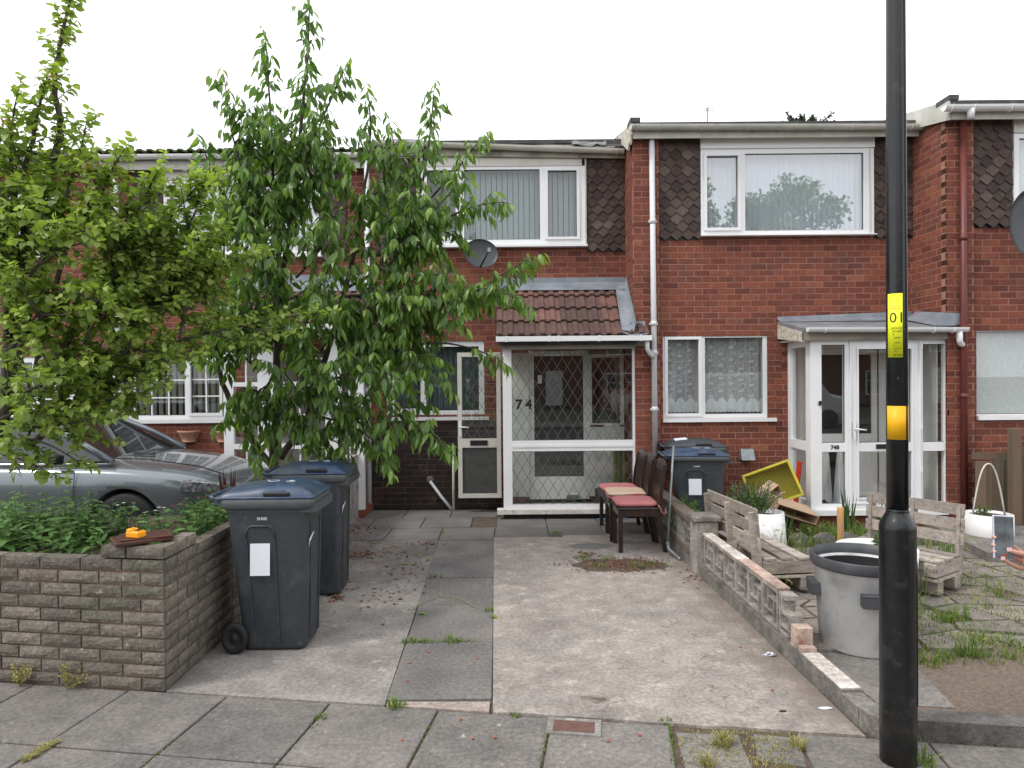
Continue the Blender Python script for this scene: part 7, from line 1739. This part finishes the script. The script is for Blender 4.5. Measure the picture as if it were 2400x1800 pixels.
o = np_mesh('bed_plants', V, F, np.repeat(np.array(T3), k), 'leaf_bed', None, 'stuff'); tag(o, 'mass of green leafy plants filling the raised bed behind the block wall', 'plants')
bpx = bp; bpx.parent = None
# tall stems, daisies and pink flowers
def flower(loc, h, m, label, n=3):
    t = empty('flowering_plant', loc, label, 'flower', 'flowers in the raised bed')
    s_ = MB(); f_ = MB(); lf = []
    for i in range(n):
        top = Vector((random.gauss(0, .05), random.gauss(0, .04), h*random.uniform(.8, 1.05))); s_.tube([(0, 0, 0), top*.5+Vector((.01, 0, 0)), top], .0022, 4, cap=False)
        for k in range(9): a = k*.7; f_.bar(top, top+Vector((math.cos(a)*.014, math.sin(a)*.014, .004)), .007, .002, up=(0, 0, 1))
        for k in range(5): lf.append((top*(.2+.15*k), random.random()*6))
    s_.build('stem', 'leaf_bed', t, local=True); f_.build('blossom', m, t, local=True)
    P = np.array([p for p, a in lf]); A = np.array([(math.cos(a), math.sin(a), .4) for p, a in lf]); V, F, k, _ = place_leaves(LT_BD, P, A, np.tile([0, 0, 1.], (len(P), 1)), np.full(len(P), .05), np.ones(len(P)))
    off = np.array(t.location); np_mesh('foliage', V+off, F, np.full(len(V), .5), 'leaf_bed', t)
for (x, y, Y, m, lab_) in ((296, 1180, 5.2, 'petal_white', 'small white daisies on thin stalks left of centre in the bed'), (335, 1200, 5.3, 'petal_white', 'pair of white daisies just right of the tallest stalk in the bed'), (372, 1195, 5.4, 'petal_white', 'white daisies lower down beside the headlight of the car'), (440, 1178, 5.7, 'petal_pink', 'pink flowers in front of the car bumper'), (408, 1200, 5.6, 'petal_pink', 'deep pink blossom among leaves by the front wheel'), (478, 1160, 5.8, 'petal_pink', 'pink flowers beside the red spiky plant'), (555, 1150, 5.9, 'petal_white', 'pale flowers behind the lid of the nearest bin')):
    w = W(x, y, Y); flower((min(w.x, -2.16), Y, .6), max(.15, w.z-.6), m, lab_)
# red spiky plant
w = W(535, 1130, 6.0); t = empty('spiky_plant', (w.x+.0, 6.0, .55), 'dark red spiky leaved plant between car and nearest bin', 'plant')
for i in range(11):
    a = random.uniform(0, 6.28); s_ = random.uniform(.02, .11); h = random.uniform(.28, .47); q = MB(); b = Vector((math.cos(a)*.02, math.sin(a)*.02, 0)); tp = Vector((math.cos(a)*s_, math.sin(a)*s_*.6, h)); sd_ = Vector((1, .2, 0)).normalized()
    q.add([b-sd_*.010, b+sd_*.010, b.lerp(tp, .5)+sd_*.012, b.lerp(tp, .5)-sd_*.012, tp, b+Vector((0, .006, 0)), b.lerp(tp, .5)+Vector((0, .006, 0))], [(0, 1, 2, 3), (3, 2, 4), (5, 0, 3, 6), (1, 5, 6, 2), (6, 3, 4), (2, 6, 4)], random.random()); q.build('blade', 'red_leaf', t, local=True)

# ---- grasses and weeds
def blades(c, n, h, spread, w=.004, lean=.5, heads=0, hm=1.0, store=None):
    for i in range(n):
        a = random.uniform(0, 6.28); r = spread*math.sqrt(random.random()); b = Vector((c[0]+r*math.cos(a), c[1]+r*math.sin(a), c[2])); a2 = a+random.gauss(0, .8); hh = h*random.uniform(.5, 1.15); ln = lean*random.uniform(.2, 1.1)*hh
        d = Vector((math.cos(a2), math.sin(a2), 0)); sd_ = Vector((-d.y, d.x, 0))*w; m_ = b+d*ln*.3+Vector((0, 0, hh*.62)); tp = b+d*ln+Vector((0, 0, hh*(1 if ln < .4*hh else .85)))
        store.append((b-sd_, b+sd_, m_+sd_*.8, m_-sd_*.8, tp+sd_*.15, tp-sd_*.15, random.random()))
        if i < heads:
            e = tp+d*.02; 
            for k in range(10):
                f = k/10; p = tp+d*.05*f+Vector((0, 0, .035*math.sin(f*2.2)-.05*f)); u = rnd_dir()*.012+d*.015; s2 = u.orthogonal().normalized()*.0022
                store.append((p-s2, p+s2, p+u*.6+s2, p+u*.6-s2, p+u+s2*.1, p+u-s2*.1, .95))
def grass_obj(name, store, m, label, cat='grass', stuff=True):
    V = np.array([[tuple(x) for x in s[:6]] for s in store]).reshape(-1, 3); n = len(store); F = np.concatenate([np.array([[0, 1, 2, 3], [3, 2, 4, 5]])+6*i for i in range(n)]); tn = np.repeat(np.array([s[6] for s in store]), 6)
    o = np_mesh(name, V, F, tn, m, None, 'stuff' if stuff else None); return tag(o, label, cat)
random.seed(11)
st_ = []
# weeds in joints of path and pavement
for (x, y, n, h, sp) in ((1020, 1353, 26, .05, .05), (1060, 1418, 10, .03, .04), (960, 1505, 70, .035, .05), (1000, 1505, 40, .035, .04), (1060, 1503, 60, .045, .06), (1110, 1502, 14, .02, .05), (1147, 1432, 26, .045, .03), (925, 1657, 60, .055, .035), (1208, 1678, 30, .025, .03), (1303, 1252, 40, .06, .06), (752, 1684, 34, .035, .03), (735, 1702, 12, .02, .02), (985, 1303, 20, .03, .06), (950, 1655, 12, .03, .03), (2160, 1790, 50, .09, .05), (1560, 1690, 20, .03, .03)):
    g0 = G(x, y); blades((g0.x, g0.y, -.008), n, h, sp, .003, .9, store=st_)
for f in np.linspace(0, 1, 16): g0 = G(945+f*150, 1506-f*3); blades((g0.x, g0.y, -.008), 9, .022, .016, .003, .8, store=st_)
for (xa, ya, xb, yb, n) in ((1287, 1690, 1264, 1795, 60), (1570, 1700, 1578, 1790, 90), (535, 1648, 330, 1795, 50), (1013, 1700, 950, 1790, 25), (774, 1662, 650, 1790, 30)):
    for i in range(n): f = random.random()**1.5; g0 = G(xa+(xb-xa)*f, ya+(yb-ya)*f); blades((g0.x, g0.y, -.012), 3, .016, .006, .003, .8, store=st_)
grass_obj('joint_weeds', st_, 'grass', 'small green weeds growing in the joints of the path and pavement')
st_ = []
for i in range(240):
    g0 = G(random.uniform(1590, 1860), random.uniform(1712, 1798)); blades((g0.x, g0.y, -.012), 4, .016, .02, .003, .9, store=st_)
for (x, y) in ((1700, 1735), (1690, 1745), (1870, 1750), (1660, 1790)): g0 = G(x, y); blades((g0.x, g0.y, -.012), 60, .06, .035, .003, .9, store=st_)
for i in range(70): f = random.random(); g0 = G(130-f*70, 1740+f*44); blades((g0.x, g0.y, -.01), 6, .03, .012, .003, 1.2, store=st_)
grass_obj('dry_weeds', st_, 'dry_grass', 'yellowing weeds and moss around the broken pavement slab')
# yellow-green weeds at the foot of the left wall
for (x, y, lab_) in ((52, 1605, 'yellow green weed with two stems at the foot of the block wall, leftmost'), (160, 1612, 'low yellow brown weed at the wall foot, between two taller ones'), (205, 1598, 'bushy yellow green weed at the wall foot nearest the corner')):
    g0 = G(x, y); t = empty('wall_weed', (g0.x, g0.y-.02, 0), lab_, 'weed', 'weeds along the foot of the block wall'); P = []; A = []; sb = MB()
    for i in range(7):
        tp = Vector((random.gauss(0, .05), random.gauss(0, .02), random.uniform(.05, .15))); sb.tube([(0, 0, 0), tp], .002, 4, cap=False)
        for k in range(16): P.append(np.array(tp)*random.uniform(.4, 1.05)+np.random.default_rng(i*99+k).normal(0, .009, 3)+np.array(t.location)); A.append((random.gauss(0, 1), random.gauss(0, 1), .5))
    sb.build('stem', 'dry_grass', t, local=True); V, F, k, _ = place_leaves(LT_BD, np.array(P), np.array(A), np.random.default_rng(1).normal(0, 1, (len(P), 3)), np.full(len(P), .018), np.ones(len(P))*1.4); np_mesh('foliage', V, F, np.repeat(np.random.default_rng(2).random(len(P)), k), 'dry_grass', t)
# garden of 748: grass by the porch, barley grass in the paving
st_ = []
for i in range(330):
    x = random.uniform(2.4, 4.4); y = random.uniform(7.0, 7.85); blades((x, y, .004), 9, .12, .06, .004, .6, store=st_)
for i in range(60): blades((random.uniform(1.85, 2.6), random.uniform(6.9, 8.2), .004), 10, .16, .06, .004, .5, store=st_)
grass_obj('garden_grass', st_, 'grass', 'strip of grass and ground cover along the front of the glazed porch')
st_ = []
for (x, y, n, h, sp, hd) in ((1790, 1370, 30, .34, .08, 9), (1830, 1330, 26, .36, .07, 8), (1815, 1400, 30, .25, .09, 5), (1880, 1300, 26, .34, .06, 6), (1860, 1350, 40, .22, .10, 4), (2190, 1340, 50, .34, .12, 12), (2230, 1310, 40, .30, .10, 10), (2160, 1400, 40, .30, .10, 8), (2150, 1330, 30, .30, .08, 6), (2205, 1460, 60, .09, .07, 0), (2245, 1455, 40, .12, .08, 2), (2270, 1540, 60, .15, .07, 3), (2295, 1520, 30, .14, .06, 3), (2330, 1400, 30, .16, .07, 5), (2310, 1430, 20, .12, .06, 2), (2180, 1560, 40, .08, .07, 0), (2360, 1510, 30, .05, .08, 0), (2240, 1380, 40, .2, .1, 8), (2130, 1440, 40, .2, .1, 6), (2355, 1270, 30, .06, .12, 0), (2390, 1250, 30, .10, .1, 0), (2290, 1240, 20, .05, .1, 0)):
    g0 = G(x, y); blades((g0.x, g0.y, .004), n, h, sp, .003, .7, heads=hd, store=st_)
for i in range(900): g0 = G(random.uniform(2140, 2400), random.uniform(1310, 1560)); blades((g0.x, g0.y, .003), random.randint(2, 7), random.uniform(.02, .07), .03, .0025, .9, store=st_)
for i in range(160): g0 = G(random.uniform(2260, 2400), random.uniform(1705, 1740)); blades((g0.x, g0.y-.02, -.012), 3, .035, .02, .003, .9, store=st_)
grass_obj('barley_grass', st_, 'grass', 'wild barley grass with seed heads sprouting through the garden paving')
# iris clumps
def iris(c, n, h, label):
    t = empty('iris_clump', c, label, 'plant', 'sword-leaved clumps before the porch'); 
    for i in range(n):
        a = random.uniform(0, 6.28); r = random.uniform(0, .07); b = Vector((r*math.cos(a), r*math.sin(a)*.6, 0)); hh = h*random.uniform(.6, 1.1); tp = b+Vector((random.gauss(0, .07), random.gauss(0, .03), hh)); w_ = .011; q = MB(); sd_ = Vector((1, .3, 0)).normalized()*w_; m_ = b.lerp(tp, .55)+Vector((0, 0, .02)); dp = Vector((0, .003, 0))
        q.add([b-sd_, b+sd_, m_+sd_, m_-sd_, tp, b-sd_+dp, b+sd_+dp, m_+sd_+dp, m_-sd_+dp], [(0, 1, 2, 3), (3, 2, 4), (6, 5, 8, 7), (7, 8, 4)], random.random()*.7); q.build('blade', 'leaf_bed', t, local=True)
c = G(1840, 1275); iris((c.x, c.y, 0), 14, .42, 'clump of broad green sword leaves left of the grass, by the white planter')
c = W(1985, 1200, 7.55); iris((c.x, 7.55, 0), 14, .50, 'tall sword leaves in front of the porch side, left of the door')
c = W(2060, 1200, 7.5); iris((c.x, 7.5, 0), 8, .42, 'sparse sword leaves behind the lamp post before the porch door')
# bushes
def bush(c, rx__, ry__, h, m, label, n, ll, seed, name='bush', thin=False, cone=False):
    t = empty(name, c, label, 'bush'); r = np.random.default_rng(seed); P = []; A = []; s_ = MB()
    for i in range(n):
        a = r.uniform(0, 6.28); rr = math.sqrt(r.random()); tp = np.array([math.cos(a)*rx__*rr, math.sin(a)*ry__*rr, h*(1-.45*rr*rr)*r.uniform(.7, 1.05)]); b = tp*np.array([.25, .25, 0]); s_.tube([Vector(b), Vector((b+tp)/2)+Vector((0, 0, .03)), Vector(tp)], .0022, 4, cap=False)
        for k in range(14): f = r.uniform(.25, 1); p = b+(tp-b)*f; P.append(p+r.normal(0, .012, 3)+np.array(c)); A.append((tp-b)/h*(.9 if thin else .3)+r.normal(0, .5 if thin else .8, 3))
    P = np.array(P); A = np.array(A); V, F, k, _ = place_leaves(LT_BD, P, A, r.normal(0, 1, P.shape), r.uniform(ll*.7, ll*1.3, len(P)), np.ones(len(P))*(.35 if thin else 1)); np_mesh('foliage', V, F, np.repeat(r.random(len(P)), k), m, t); s_.build('stems', 'bark' if not thin else 'leaf_bed', t, local=True); return t
c = W(1605, 1180, 7.15); bush((c.x, 7.15, 0.0), .20, .18, .52, 'leaf_bright', 'bright green feathery lavender-like bush behind the screen wall', 110, .05, 3, thin=True)
c = W(1775, 1200, 7.1); bush((c.x-.03, 7.1, .31), .30, .22, .42, 'leaf_bed', 'wispy straggling bush growing out of the white round planter', 110, .022, 5)
c = W(1730, 1160, 7.7); bush((c.x, 7.7, 0), .22, .2, .62, 'dry_grass', 'pale seedy weed bush against the wall beside the yellow crate', 60, .02, 6)
bush((2.83, 5.30, .38), .05, .05, .22, 'leaf_bed', 'small green shoots growing in the white basin behind the lamp post', 10, .04, 8)
c = W(2290, 1170, 7.1); bush((c.x+.05, 7.1, .29), .12, .1, .12, 'leaf_bed', 'small weeds growing in the white hanging planter', 18, .02, 9)
c = W(508, 1008, 9.26); bush((c.x, 9.35, c.z-.02), .12, .05, .10, 'leaf_bed', 'green shoots in the right terracotta wall planter', 14, .03, 10)
# fallen leaves and berries under the cherry
st_ = []; q = []
r = np.random.default_rng(8); P = []; 
for (x, y, sx__, sy__, n) in ((830, 1235, 40, 22, 120), (850, 1300, 50, 12, 130), (800, 1250, 60, 40, 90), (1000, 1275, 40, 6, 40), (900, 1290, 90, 60, 110), (905, 1400, 100, 60, 60), (790, 1400, 16, 8, 60), (980, 1330, 70, 30, 40), (1450, 1322, 95, 16, 420), (1380, 1300, 25, 8, 60), (1640, 1350, 30, 20, 50)):
    for i in range(n):
        g0 = G(x+r.normal(0, sx__*.55), y+r.normal(0, sy__*.55))
        if g0.y < 9 and g0.x > -1.9: P.append((g0.x, g0.y, .006))
P = np.array(P); A = r.normal(0, 1, P.shape); A[:, 2] *= .15; Nn = r.normal(0, .3, P.shape)+np.array([0, 0, 1.]); V, F, k, _ = place_leaves(LT_BD, P, A, Nn, r.uniform(.018, .05, len(P)), np.ones(len(P))); o = np_mesh('leaf_litter', V, F, np.repeat(r.random(len(P)), k), 'litter', None, 'stuff'); tag(o, 'dry reddish brown fallen leaves scattered over the drive', 'leaves')
st_ = []
for (x, y, n) in ((1365, 1312, 60), (1425, 1312, 40), (1490, 1330, 40), (1560, 1330, 20), (1400, 1330, 30), (1520, 1325, 30)): g0 = G(x, y); blades((g0.x, g0.y, .003), n, .05, .09, .0025, .9, store=st_)
grass_obj('drain_weeds', st_, 'grass', 'weeds in the dirty round patch of the drive near the chairs')
# dirty patch: thin raised disc of soil with ragged outline
g0 = G(1450, 1325); pts = [(g0.x+.45*math.cos(a)*random.uniform(.85, 1.1), g0.y+.22*math.sin(a)*random.uniform(.8, 1.15)) for a in np.linspace(0, 2*math.pi, 26)[:-1]]
o = MB().prism(pts, -.01, .003).build('soil_patch', 'soil', drv)
g0 = G(1385, 1280); pts = [(g0.x+.22*math.cos(a)*random.uniform(.8, 1.1), g0.y+.12*math.sin(a)*random.uniform(.8, 1.15)) for a in np.linspace(0, 2*math.pi, 18)[:-1]]; MB().prism(pts, -.01, .0025).build('soil_patch', 'slab_path', drv)
# small cherry leaves (green, fallen)
P = np.array([tuple(G(x, y)+Vector((0, 0, .012))) for x, y in ((940, 1324), (962, 1326), (910, 1286), (1008, 1312), (980, 1440), (1150, 1445), (882, 1273), (1035, 1245))]); A = r.normal(0, 1, P.shape); A[:, 2] = .1
V, F, k, _ = place_leaves(LT_CH, P, A, np.tile([0, 0, 1.], (len(P), 1)), np.full(len(P), .08), np.ones(len(P))); o = np_mesh('fallen_leaves', V, F, np.full(len(V), .8), 'leaf_cherry', None, 'stuff'); tag(o, 'few green fallen leaves lying on the path slabs', 'leaves')
# straw stems across the path
for (a_, b_, m_, lab_) in (((830+135, 1432), (1022, 1404), (990, 1415), 'pale dry straw stem lying across the left edge of the slab path'), ((1027, 1398), (1113, 1424), (1075, 1407), 'bent straw stem lying on the middle path slab')):
    p0, p1, p2 = G(*a_), G(*m_), G(*b_); q = MB().tube([p0+Vector((0, 0, .006)), p1+Vector((0, 0, .02)), p2+Vector((0, 0, .006))], .0028, 5); single('straw', q, 'dry_grass', lab_, 'straw', tuple(p0))
# cherry pips dotted about
P = []; st_ = MB()
for (x, y) in ((1080, 1688), (1108, 1733), (942, 1737), (1426, 1739), (1005, 1530), (960, 1555), (955, 1597), (1120, 1545), (1499, 1725), (1160, 1730), (820, 1365), (908, 1387), (1735, 1518), (1914, 1593), (1810, 1620)):
    g0 = G(x, y); st_.obox((g0.x, g0.y, .006), (.013, .011, .011), None, .5, .003)
o = st_.build('fallen_berries', 'petal_b', None); o['kind'] = 'stuff'; tag(o, 'tiny fallen berries dotted over slabs and drive', 'berries')

# ================================================================== CRAZY PAVING in the 748 garden
random.seed(9)
nx_, ny_ = 11, 13; X0_, X1_, Ya, Yb = 1.80, 6.3, 4.35, 7.75; gp = {}
for i in range(nx_+1):
    for j in range(ny_+1): gp[i, j] = (X0_+(X1_-X0_)*i/nx_+random.uniform(-.10, .10)*(0 < i < nx_), Ya+(Yb-Ya)*j/ny_+random.uniform(-.07, .07)*(0 < j < ny_))
for i in range(nx_):
    for j in range(ny_):
        if j > 9 and i < 6: continue
        c4 = [gp[i, j], gp[i+1, j], gp[i+1, j+1], gp[i, j+1]]; cx_ = sum(p[0] for p in c4)/4; cy_ = sum(p[1] for p in c4)/4
        if cx_ < XS(cy_)+.2: continue
        pts = [(cx_+(p[0]-cx_)*random.uniform(.86, .96), cy_+(p[1]-cy_)*random.uniform(.84, .95)) for p in c4]
        if random.random() < .35: a, b = pts[0], pts[1]; pts = [((a[0]+b[0])/2, (a[1]+b[1])/2)]+pts[1:] if random.random() < .5 else pts[:1]+[((a[0]+b[0])/2, a[1]-.02)]+pts[1:]
        q = MB().prism(pts, -.02, .022+random.uniform(-.007, .007)); q.t = [random.random()]*len(q.t); q.build('paving_stone', 'crazy', g748)
# raised step on the right
MB().prism([(4.35, 6.35), (6.6, 5.5), (6.8, 7.4), (4.55, 7.5)], -.02, .11).build('raised_step', 'slab', g748)
MB().prism([(1.92, 3.66), (2.3, 3.60), (2.42, 4.28), (1.90, 4.33)], -.02, .010).build('concrete_patch', 'slab', g748)
# wavy edging
ed = empty('lawn_edging', (3.0, 7.05, 0), 'low wavy grey concrete edging along the grass strip', 'edging')
for i in range(7): q = MB(); x = 2.55+i*.25; q.loft([[(x+.03, 7.05+.0, 0), (x+.22, 7.05, 0), (x+.22, 7.09, 0), (x+.03, 7.09, 0)], [(x+.02, 7.05, .10), (x+.23, 7.05, .10), (x+.23, 7.09, .10), (x+.02, 7.09, .10)], [(x+.09, 7.055, .14), (x+.16, 7.055, .14), (x+.16, 7.085, .14), (x+.09, 7.085, .14)]], smooth=False).build('edging_unit', 'kerb_stone', ed)

# ================================================================== PERSON (only the hand with the phone reaches into view)
def skin(verts, edges, radii, root=0, sub=2):
    me = bpy.data.meshes.new('s'); me.from_pydata([tuple(v) for v in verts], edges, []); ob = bpy.data.objects.new('s', me); COL.objects.link(ob)
    md = ob.modifiers.new('s', 'SKIN'); md.use_smooth_shade = True
    for i, v in enumerate(me.skin_vertices[0].data): v.radius = (radii[i], radii[i]) if not isinstance(radii[i], tuple) else radii[i]; v.use_root = (i == root)
    sb = ob.modifiers.new('u', 'SUBSURF'); sb.levels = sub; sb.render_levels = sub
    dg = bpy.context.evaluated_depsgraph_get(); dg.update(); m2 = bpy.data.meshes.new_from_object(ob.evaluated_get(dg)); vs = [v.co.copy() for v in m2.vertices]; fs = [tuple(p.vertices) for p in m2.polygons]
    bpy.data.objects.remove(ob); bpy.data.meshes.remove(me); bpy.data.meshes.remove(m2); return vs, fs
YH = 2.31; hp_ = lambda x, y, dy=0: W(x, y, YH+dy)
pe = empty('person', (2.42, 1.95, 0), 'person at the right edge holding up a phone, only the hand in view', 'person')
wr = hp_(2432, 1345, .03); el_ = Vector((2.20, 2.12, 1.02)); sh_ = Vector((2.24, 1.98, 1.40))
bd_ = MB()
V_ = [(2.42, 1.95, 1.0), (2.42, 1.95, 1.2), (2.42, 1.96, 1.42), (2.42, 1.95, 1.50), (2.41, 1.95, 1.60), (2.40, 1.96, 1.68), sh_, el_, el_.lerp(wr, .6), wr, hp_(2412, 1325, .028), hp_(2396, 1305, .026), (2.60, 1.95, 1.40), (2.66, 1.97, 1.10), (2.66, 2.05, .86), (2.66, 2.07, .78)]
E_ = [(0, 1), (1, 2), (2, 3), (3, 4), (4, 5), (2, 6), (6, 7), (7, 8), (8, 9), (9, 10), (10, 11), (2, 12), (12, 13), (13, 14), (14, 15)]
R_ = [.11, .11, .10, .05, .085, .075, .05, .040, .032, (.026, .022), (.034, .018), (.034, .014), .05, .04, .03, .035]
v, f = skin(V_, E_, R_); bd_.add(v, f, .5, True)
fing = [[hp_(2400, 1300, .03), hp_(2372, 1280, .026), hp_(2342, 1264, .020), hp_(2328, 1259, .004), hp_(2331, 1258, -.008)], [hp_(2400, 1308, .03), hp_(2370, 1292, .028), hp_(2341, 1281, .020), hp_(2326, 1277, .004), hp_(2329, 1276, -.008)], [hp_(2402, 1318, .03), hp_(2372, 1305, .028), hp_(2343, 1296, .020), hp_(2328, 1293, .004), hp_(2331, 1291, -.008)],
        [hp_(2410, 1334, .02), hp_(2385, 1330, .006), hp_(2364, 1320, -.006), hp_(2349, 1309, -.010)], [hp_(2424, 1318, .012), hp_(2404, 1300, -.004), hp_(2384, 1296, -.012), hp_(2363, 1289, -.010)]]
for i, c4 in enumerate(fing):
    r0 = .0095 if i < 3 else (.009 if i == 3 else .0115); v, f = skin(c4, [(k, k+1) for k in range(len(c4)-1)], [r0*(1-.10*k) for k in range(len(c4))], 0, 1); bd_.add(v, f, .5, True)
bo_ = bd_.build('body', 'skin', pe)
for c_ in (fing[0][-1], fing[1][-1], fing[2][-1]): MB().obox(c_+Vector((-.003, -.0060, .0)), (.008, .002, .006), None, .5, .0005).build('fingernail', 'nail', bo_)
MB().obox(fing[3][-1]+Vector((-.003, -.0075, .003)), (.013, .002, .010), None).build('fingernail', 'nail', bo_); MB().obox(fing[4][-1]+Vector((-.002, -.0085, .004)), (.016, .002, .012), None).build('fingernail', 'nail', bo_)
q = MB(); v, f = skin([(2.42, 1.95, .92), (2.42, 1.95, 1.15), (2.42, 1.955, 1.38), sh_, sh_.lerp(el_, .75), (2.60, 1.95, 1.38), (2.645, 1.96, 1.18)], [(0, 1), (1, 2), (2, 3), (3, 4), (2, 5), (5, 6)], [(.17, .12), (.15, .11), (.13, .10), .068, .055, .068, .055]); q.add(v, f, .5, True).build('shirt', 'cloth_white', pe)
q = MB(); v, f = skin([(2.42, 1.95, .95), (2.33, 1.95, .86), (2.33, 1.95, .48), (2.33, 1.93, .10), (2.51, 1.95, .86), (2.51, 1.95, .48), (2.51, 1.93, .10)], [(0, 1), (1, 2), (2, 3), (0, 4), (4, 5), (5, 6)], [(.15, .11), .09, .062, .055, .09, .062, .055]); q.add(v, f, .5, True).build('trousers', 'cloth_navy', pe)
for x in (2.33, 2.51): MB().loft([[(x+math.cos(a)*r_[0], 1.98+math.sin(a)*r_[1], z) for a in [2*math.pi*k/14 for k in range(14)]] for (z, r_) in ((0.003, (.045, .13)), (.04, (.047, .13)), (.075, (.04, .08)), (.11, (.035, .05)))]).build('shoe', 'boot', pe)
q = MB().lathe([(.02, 1.80), (.075, 1.785), (.105, 1.72), (.108, 1.63), (.10, 1.54), (.095, 1.46)], (2.405, 1.915, 0), 24); q.build('hair', 'hair', pe)
# phone
Mp = Matrix.Rotation(rad(4), 3, 'Y') @ Matrix.Rotation(rad(-8), 3, 'X'); pc = hp_(2351, 1259, .004)
ph = empty('phone', tuple(pc), 'silver edged smartphone held upright in the hand at the right edge', 'phone'); MB().obox((0, 0, 0), (.071, .009, .144), Mp, .5, .0035).build('case', 'phone_case', ph, local=True)
MB().obox(Mp @ Vector((0, -.0052, 0)), (.064, .0012, .136), Mp, .5, .0004).build('screen', 'phone_screen', ph, local=True)
q = MB(); q.obox(Mp @ Vector((.0, -.006, -.058)), (.012, .0006, .006), Mp); q.build('record_button', 'red_thing', ph, local=True)

# ================================================================== ACROSS THE STREET (seen only in the window reflections)
oh = empty('opposite_house', (-14, -24, 0), 'x', 'house', 'houses across the street')
MB().box(-3.4, 3.4, -6, 0, 0, 5.0).build('wall', 'opposite_brick', oh, local=True)
MB().add([(-3.5, .3, 5.0), (3.5, .3, 5.0), (3.5, -3, 7.2), (-3.5, -3, 7.2), (-3.5, -6.3, 5.0), (3.5, -6.3, 5.0)], [(0, 3, 2, 1), (3, 4, 5, 2), (0, 4, 3), (1, 2, 5), (0, 1, 5, 4)]).build('roof', 'felt_dark', oh, local=True)
for (x, z, w_, h_) in ((-1.7, 3.6, 1.7, 1.1), (1.7, 3.6, 1.3, 1.1), (-1.6, 1.3, 2.0, 1.4)):
    q = MB(); frame_mb(x-w_/2, x+w_/2, z-h_/2, z+h_/2, .0, .06, .08, mb=q); q.box(x-.04, x+.04, .0, .05, z-h_/2+.08, z+h_/2-.08).box(x-w_/2+.08, x+w_/2-.08, .0, .049, z+.1, z+.15); wn = q.build('window', 'upvc', oh, local=True)
    MB().box(x-w_/2+.08, x+w_/2-.08, -.01, .03, z-h_/2+.08, z+h_/2-.08).build('pane', 'car_glass', wn, local=True)
MB().box(1.2, 2.2, .0, .06, .1, 2.15).build('door', 'upvc', oh, local=True)
for i in range(1, 6): copy_tree(oh, (-14+i*7.4, -24, 0), None, label=['', 'second brick house across the street, reflected in the windows', 'third brick house across the street, reflected in the middle porch', 'fourth brick house across the street, reflected in porch glass', 'fifth brick house across the street, reflected at the right', 'last brick house across the street, behind the street trees'][i])
oh['label'] = 'first brick house across the street, reflected in the left windows'
def street_tree(c, r_, hz_, label, seed):
    t = empty('street_tree', c, label, 'tree', 'street trees across the road'); rn = np.random.default_rng(seed); MB().tube([c, (c[0], c[1], hz_)], [.25, .12], 8).build('trunk', 'bark', t)
    n = 11000; P = rn.normal(0, 1, (n, 3)); P /= np.linalg.norm(P, axis=1, keepdims=True); cl = rn.integers(0, 46, n); cc_ = rn.normal(0, 1, (46, 3)); cc_ /= np.linalg.norm(cc_, axis=1, keepdims=True); cc_ *= rn.uniform(.3, .95, (46, 1))
    P = np.array([c[0], c[1], hz_])+(cc_[cl]+P*.30*rn.random((n, 1))**.4)*r_; V, F, k, _ = place_leaves(LT_PL, P, rn.normal(0, 1, (n, 3)), rn.normal(0, 1, (n, 3)), rn.uniform(.13, .22, n), np.ones(n)); np_mesh('crown', V, F, np.repeat(rn.random(n), k), 'leaf_cherry', t, 'stuff')
street_tree((13.2, -16.5, -.1), 2.9, 8.6, 'broad street tree across the road, reflected in the lace curtained upper window', 1)
street_tree((8.0, -15.5, -.1), 2.2, 8.6, 'smaller street tree across the road, reflected in the narrow upper pane', 2)
vn = empty('white_van', (9.5, -9.0, -.095), 'white van parked across the road, reflected in the lace window', 'van')
q = MB().loft([[(x, y_, z) for (y_, z) in ((-.85, z0), (-.95, z0+.3), (-.92, zt_), (-.8, zt_+.1), (.8, zt_+.1), (.92, zt_), (.95, z0+.3), (.85, z0))] for (x, z0, zt_) in ((-2.3, .3, 1.75), (-2.2, .25, 1.85), (1.0, .25, 1.85), (1.6, .25, 1.1), (2.3, .28, .95), (2.4, .35, .8))], smooth=False); q.build('body', 'planter_white', vn, local=True)
MB().box(.2, .9, .90, .965, 1.2, 1.65).build('side_window', 'car_glass', vn, local=True)
for x in (-1.5, 1.5):
    for y_ in (-.85, .85): MB().lathe([(.33, -.1), (.33, .1)], (x, y_, .33), 24, ax=Matrix.Rotation(rad(90), 3, 'X')).build('wheel', 'rubber', vn, local=True)
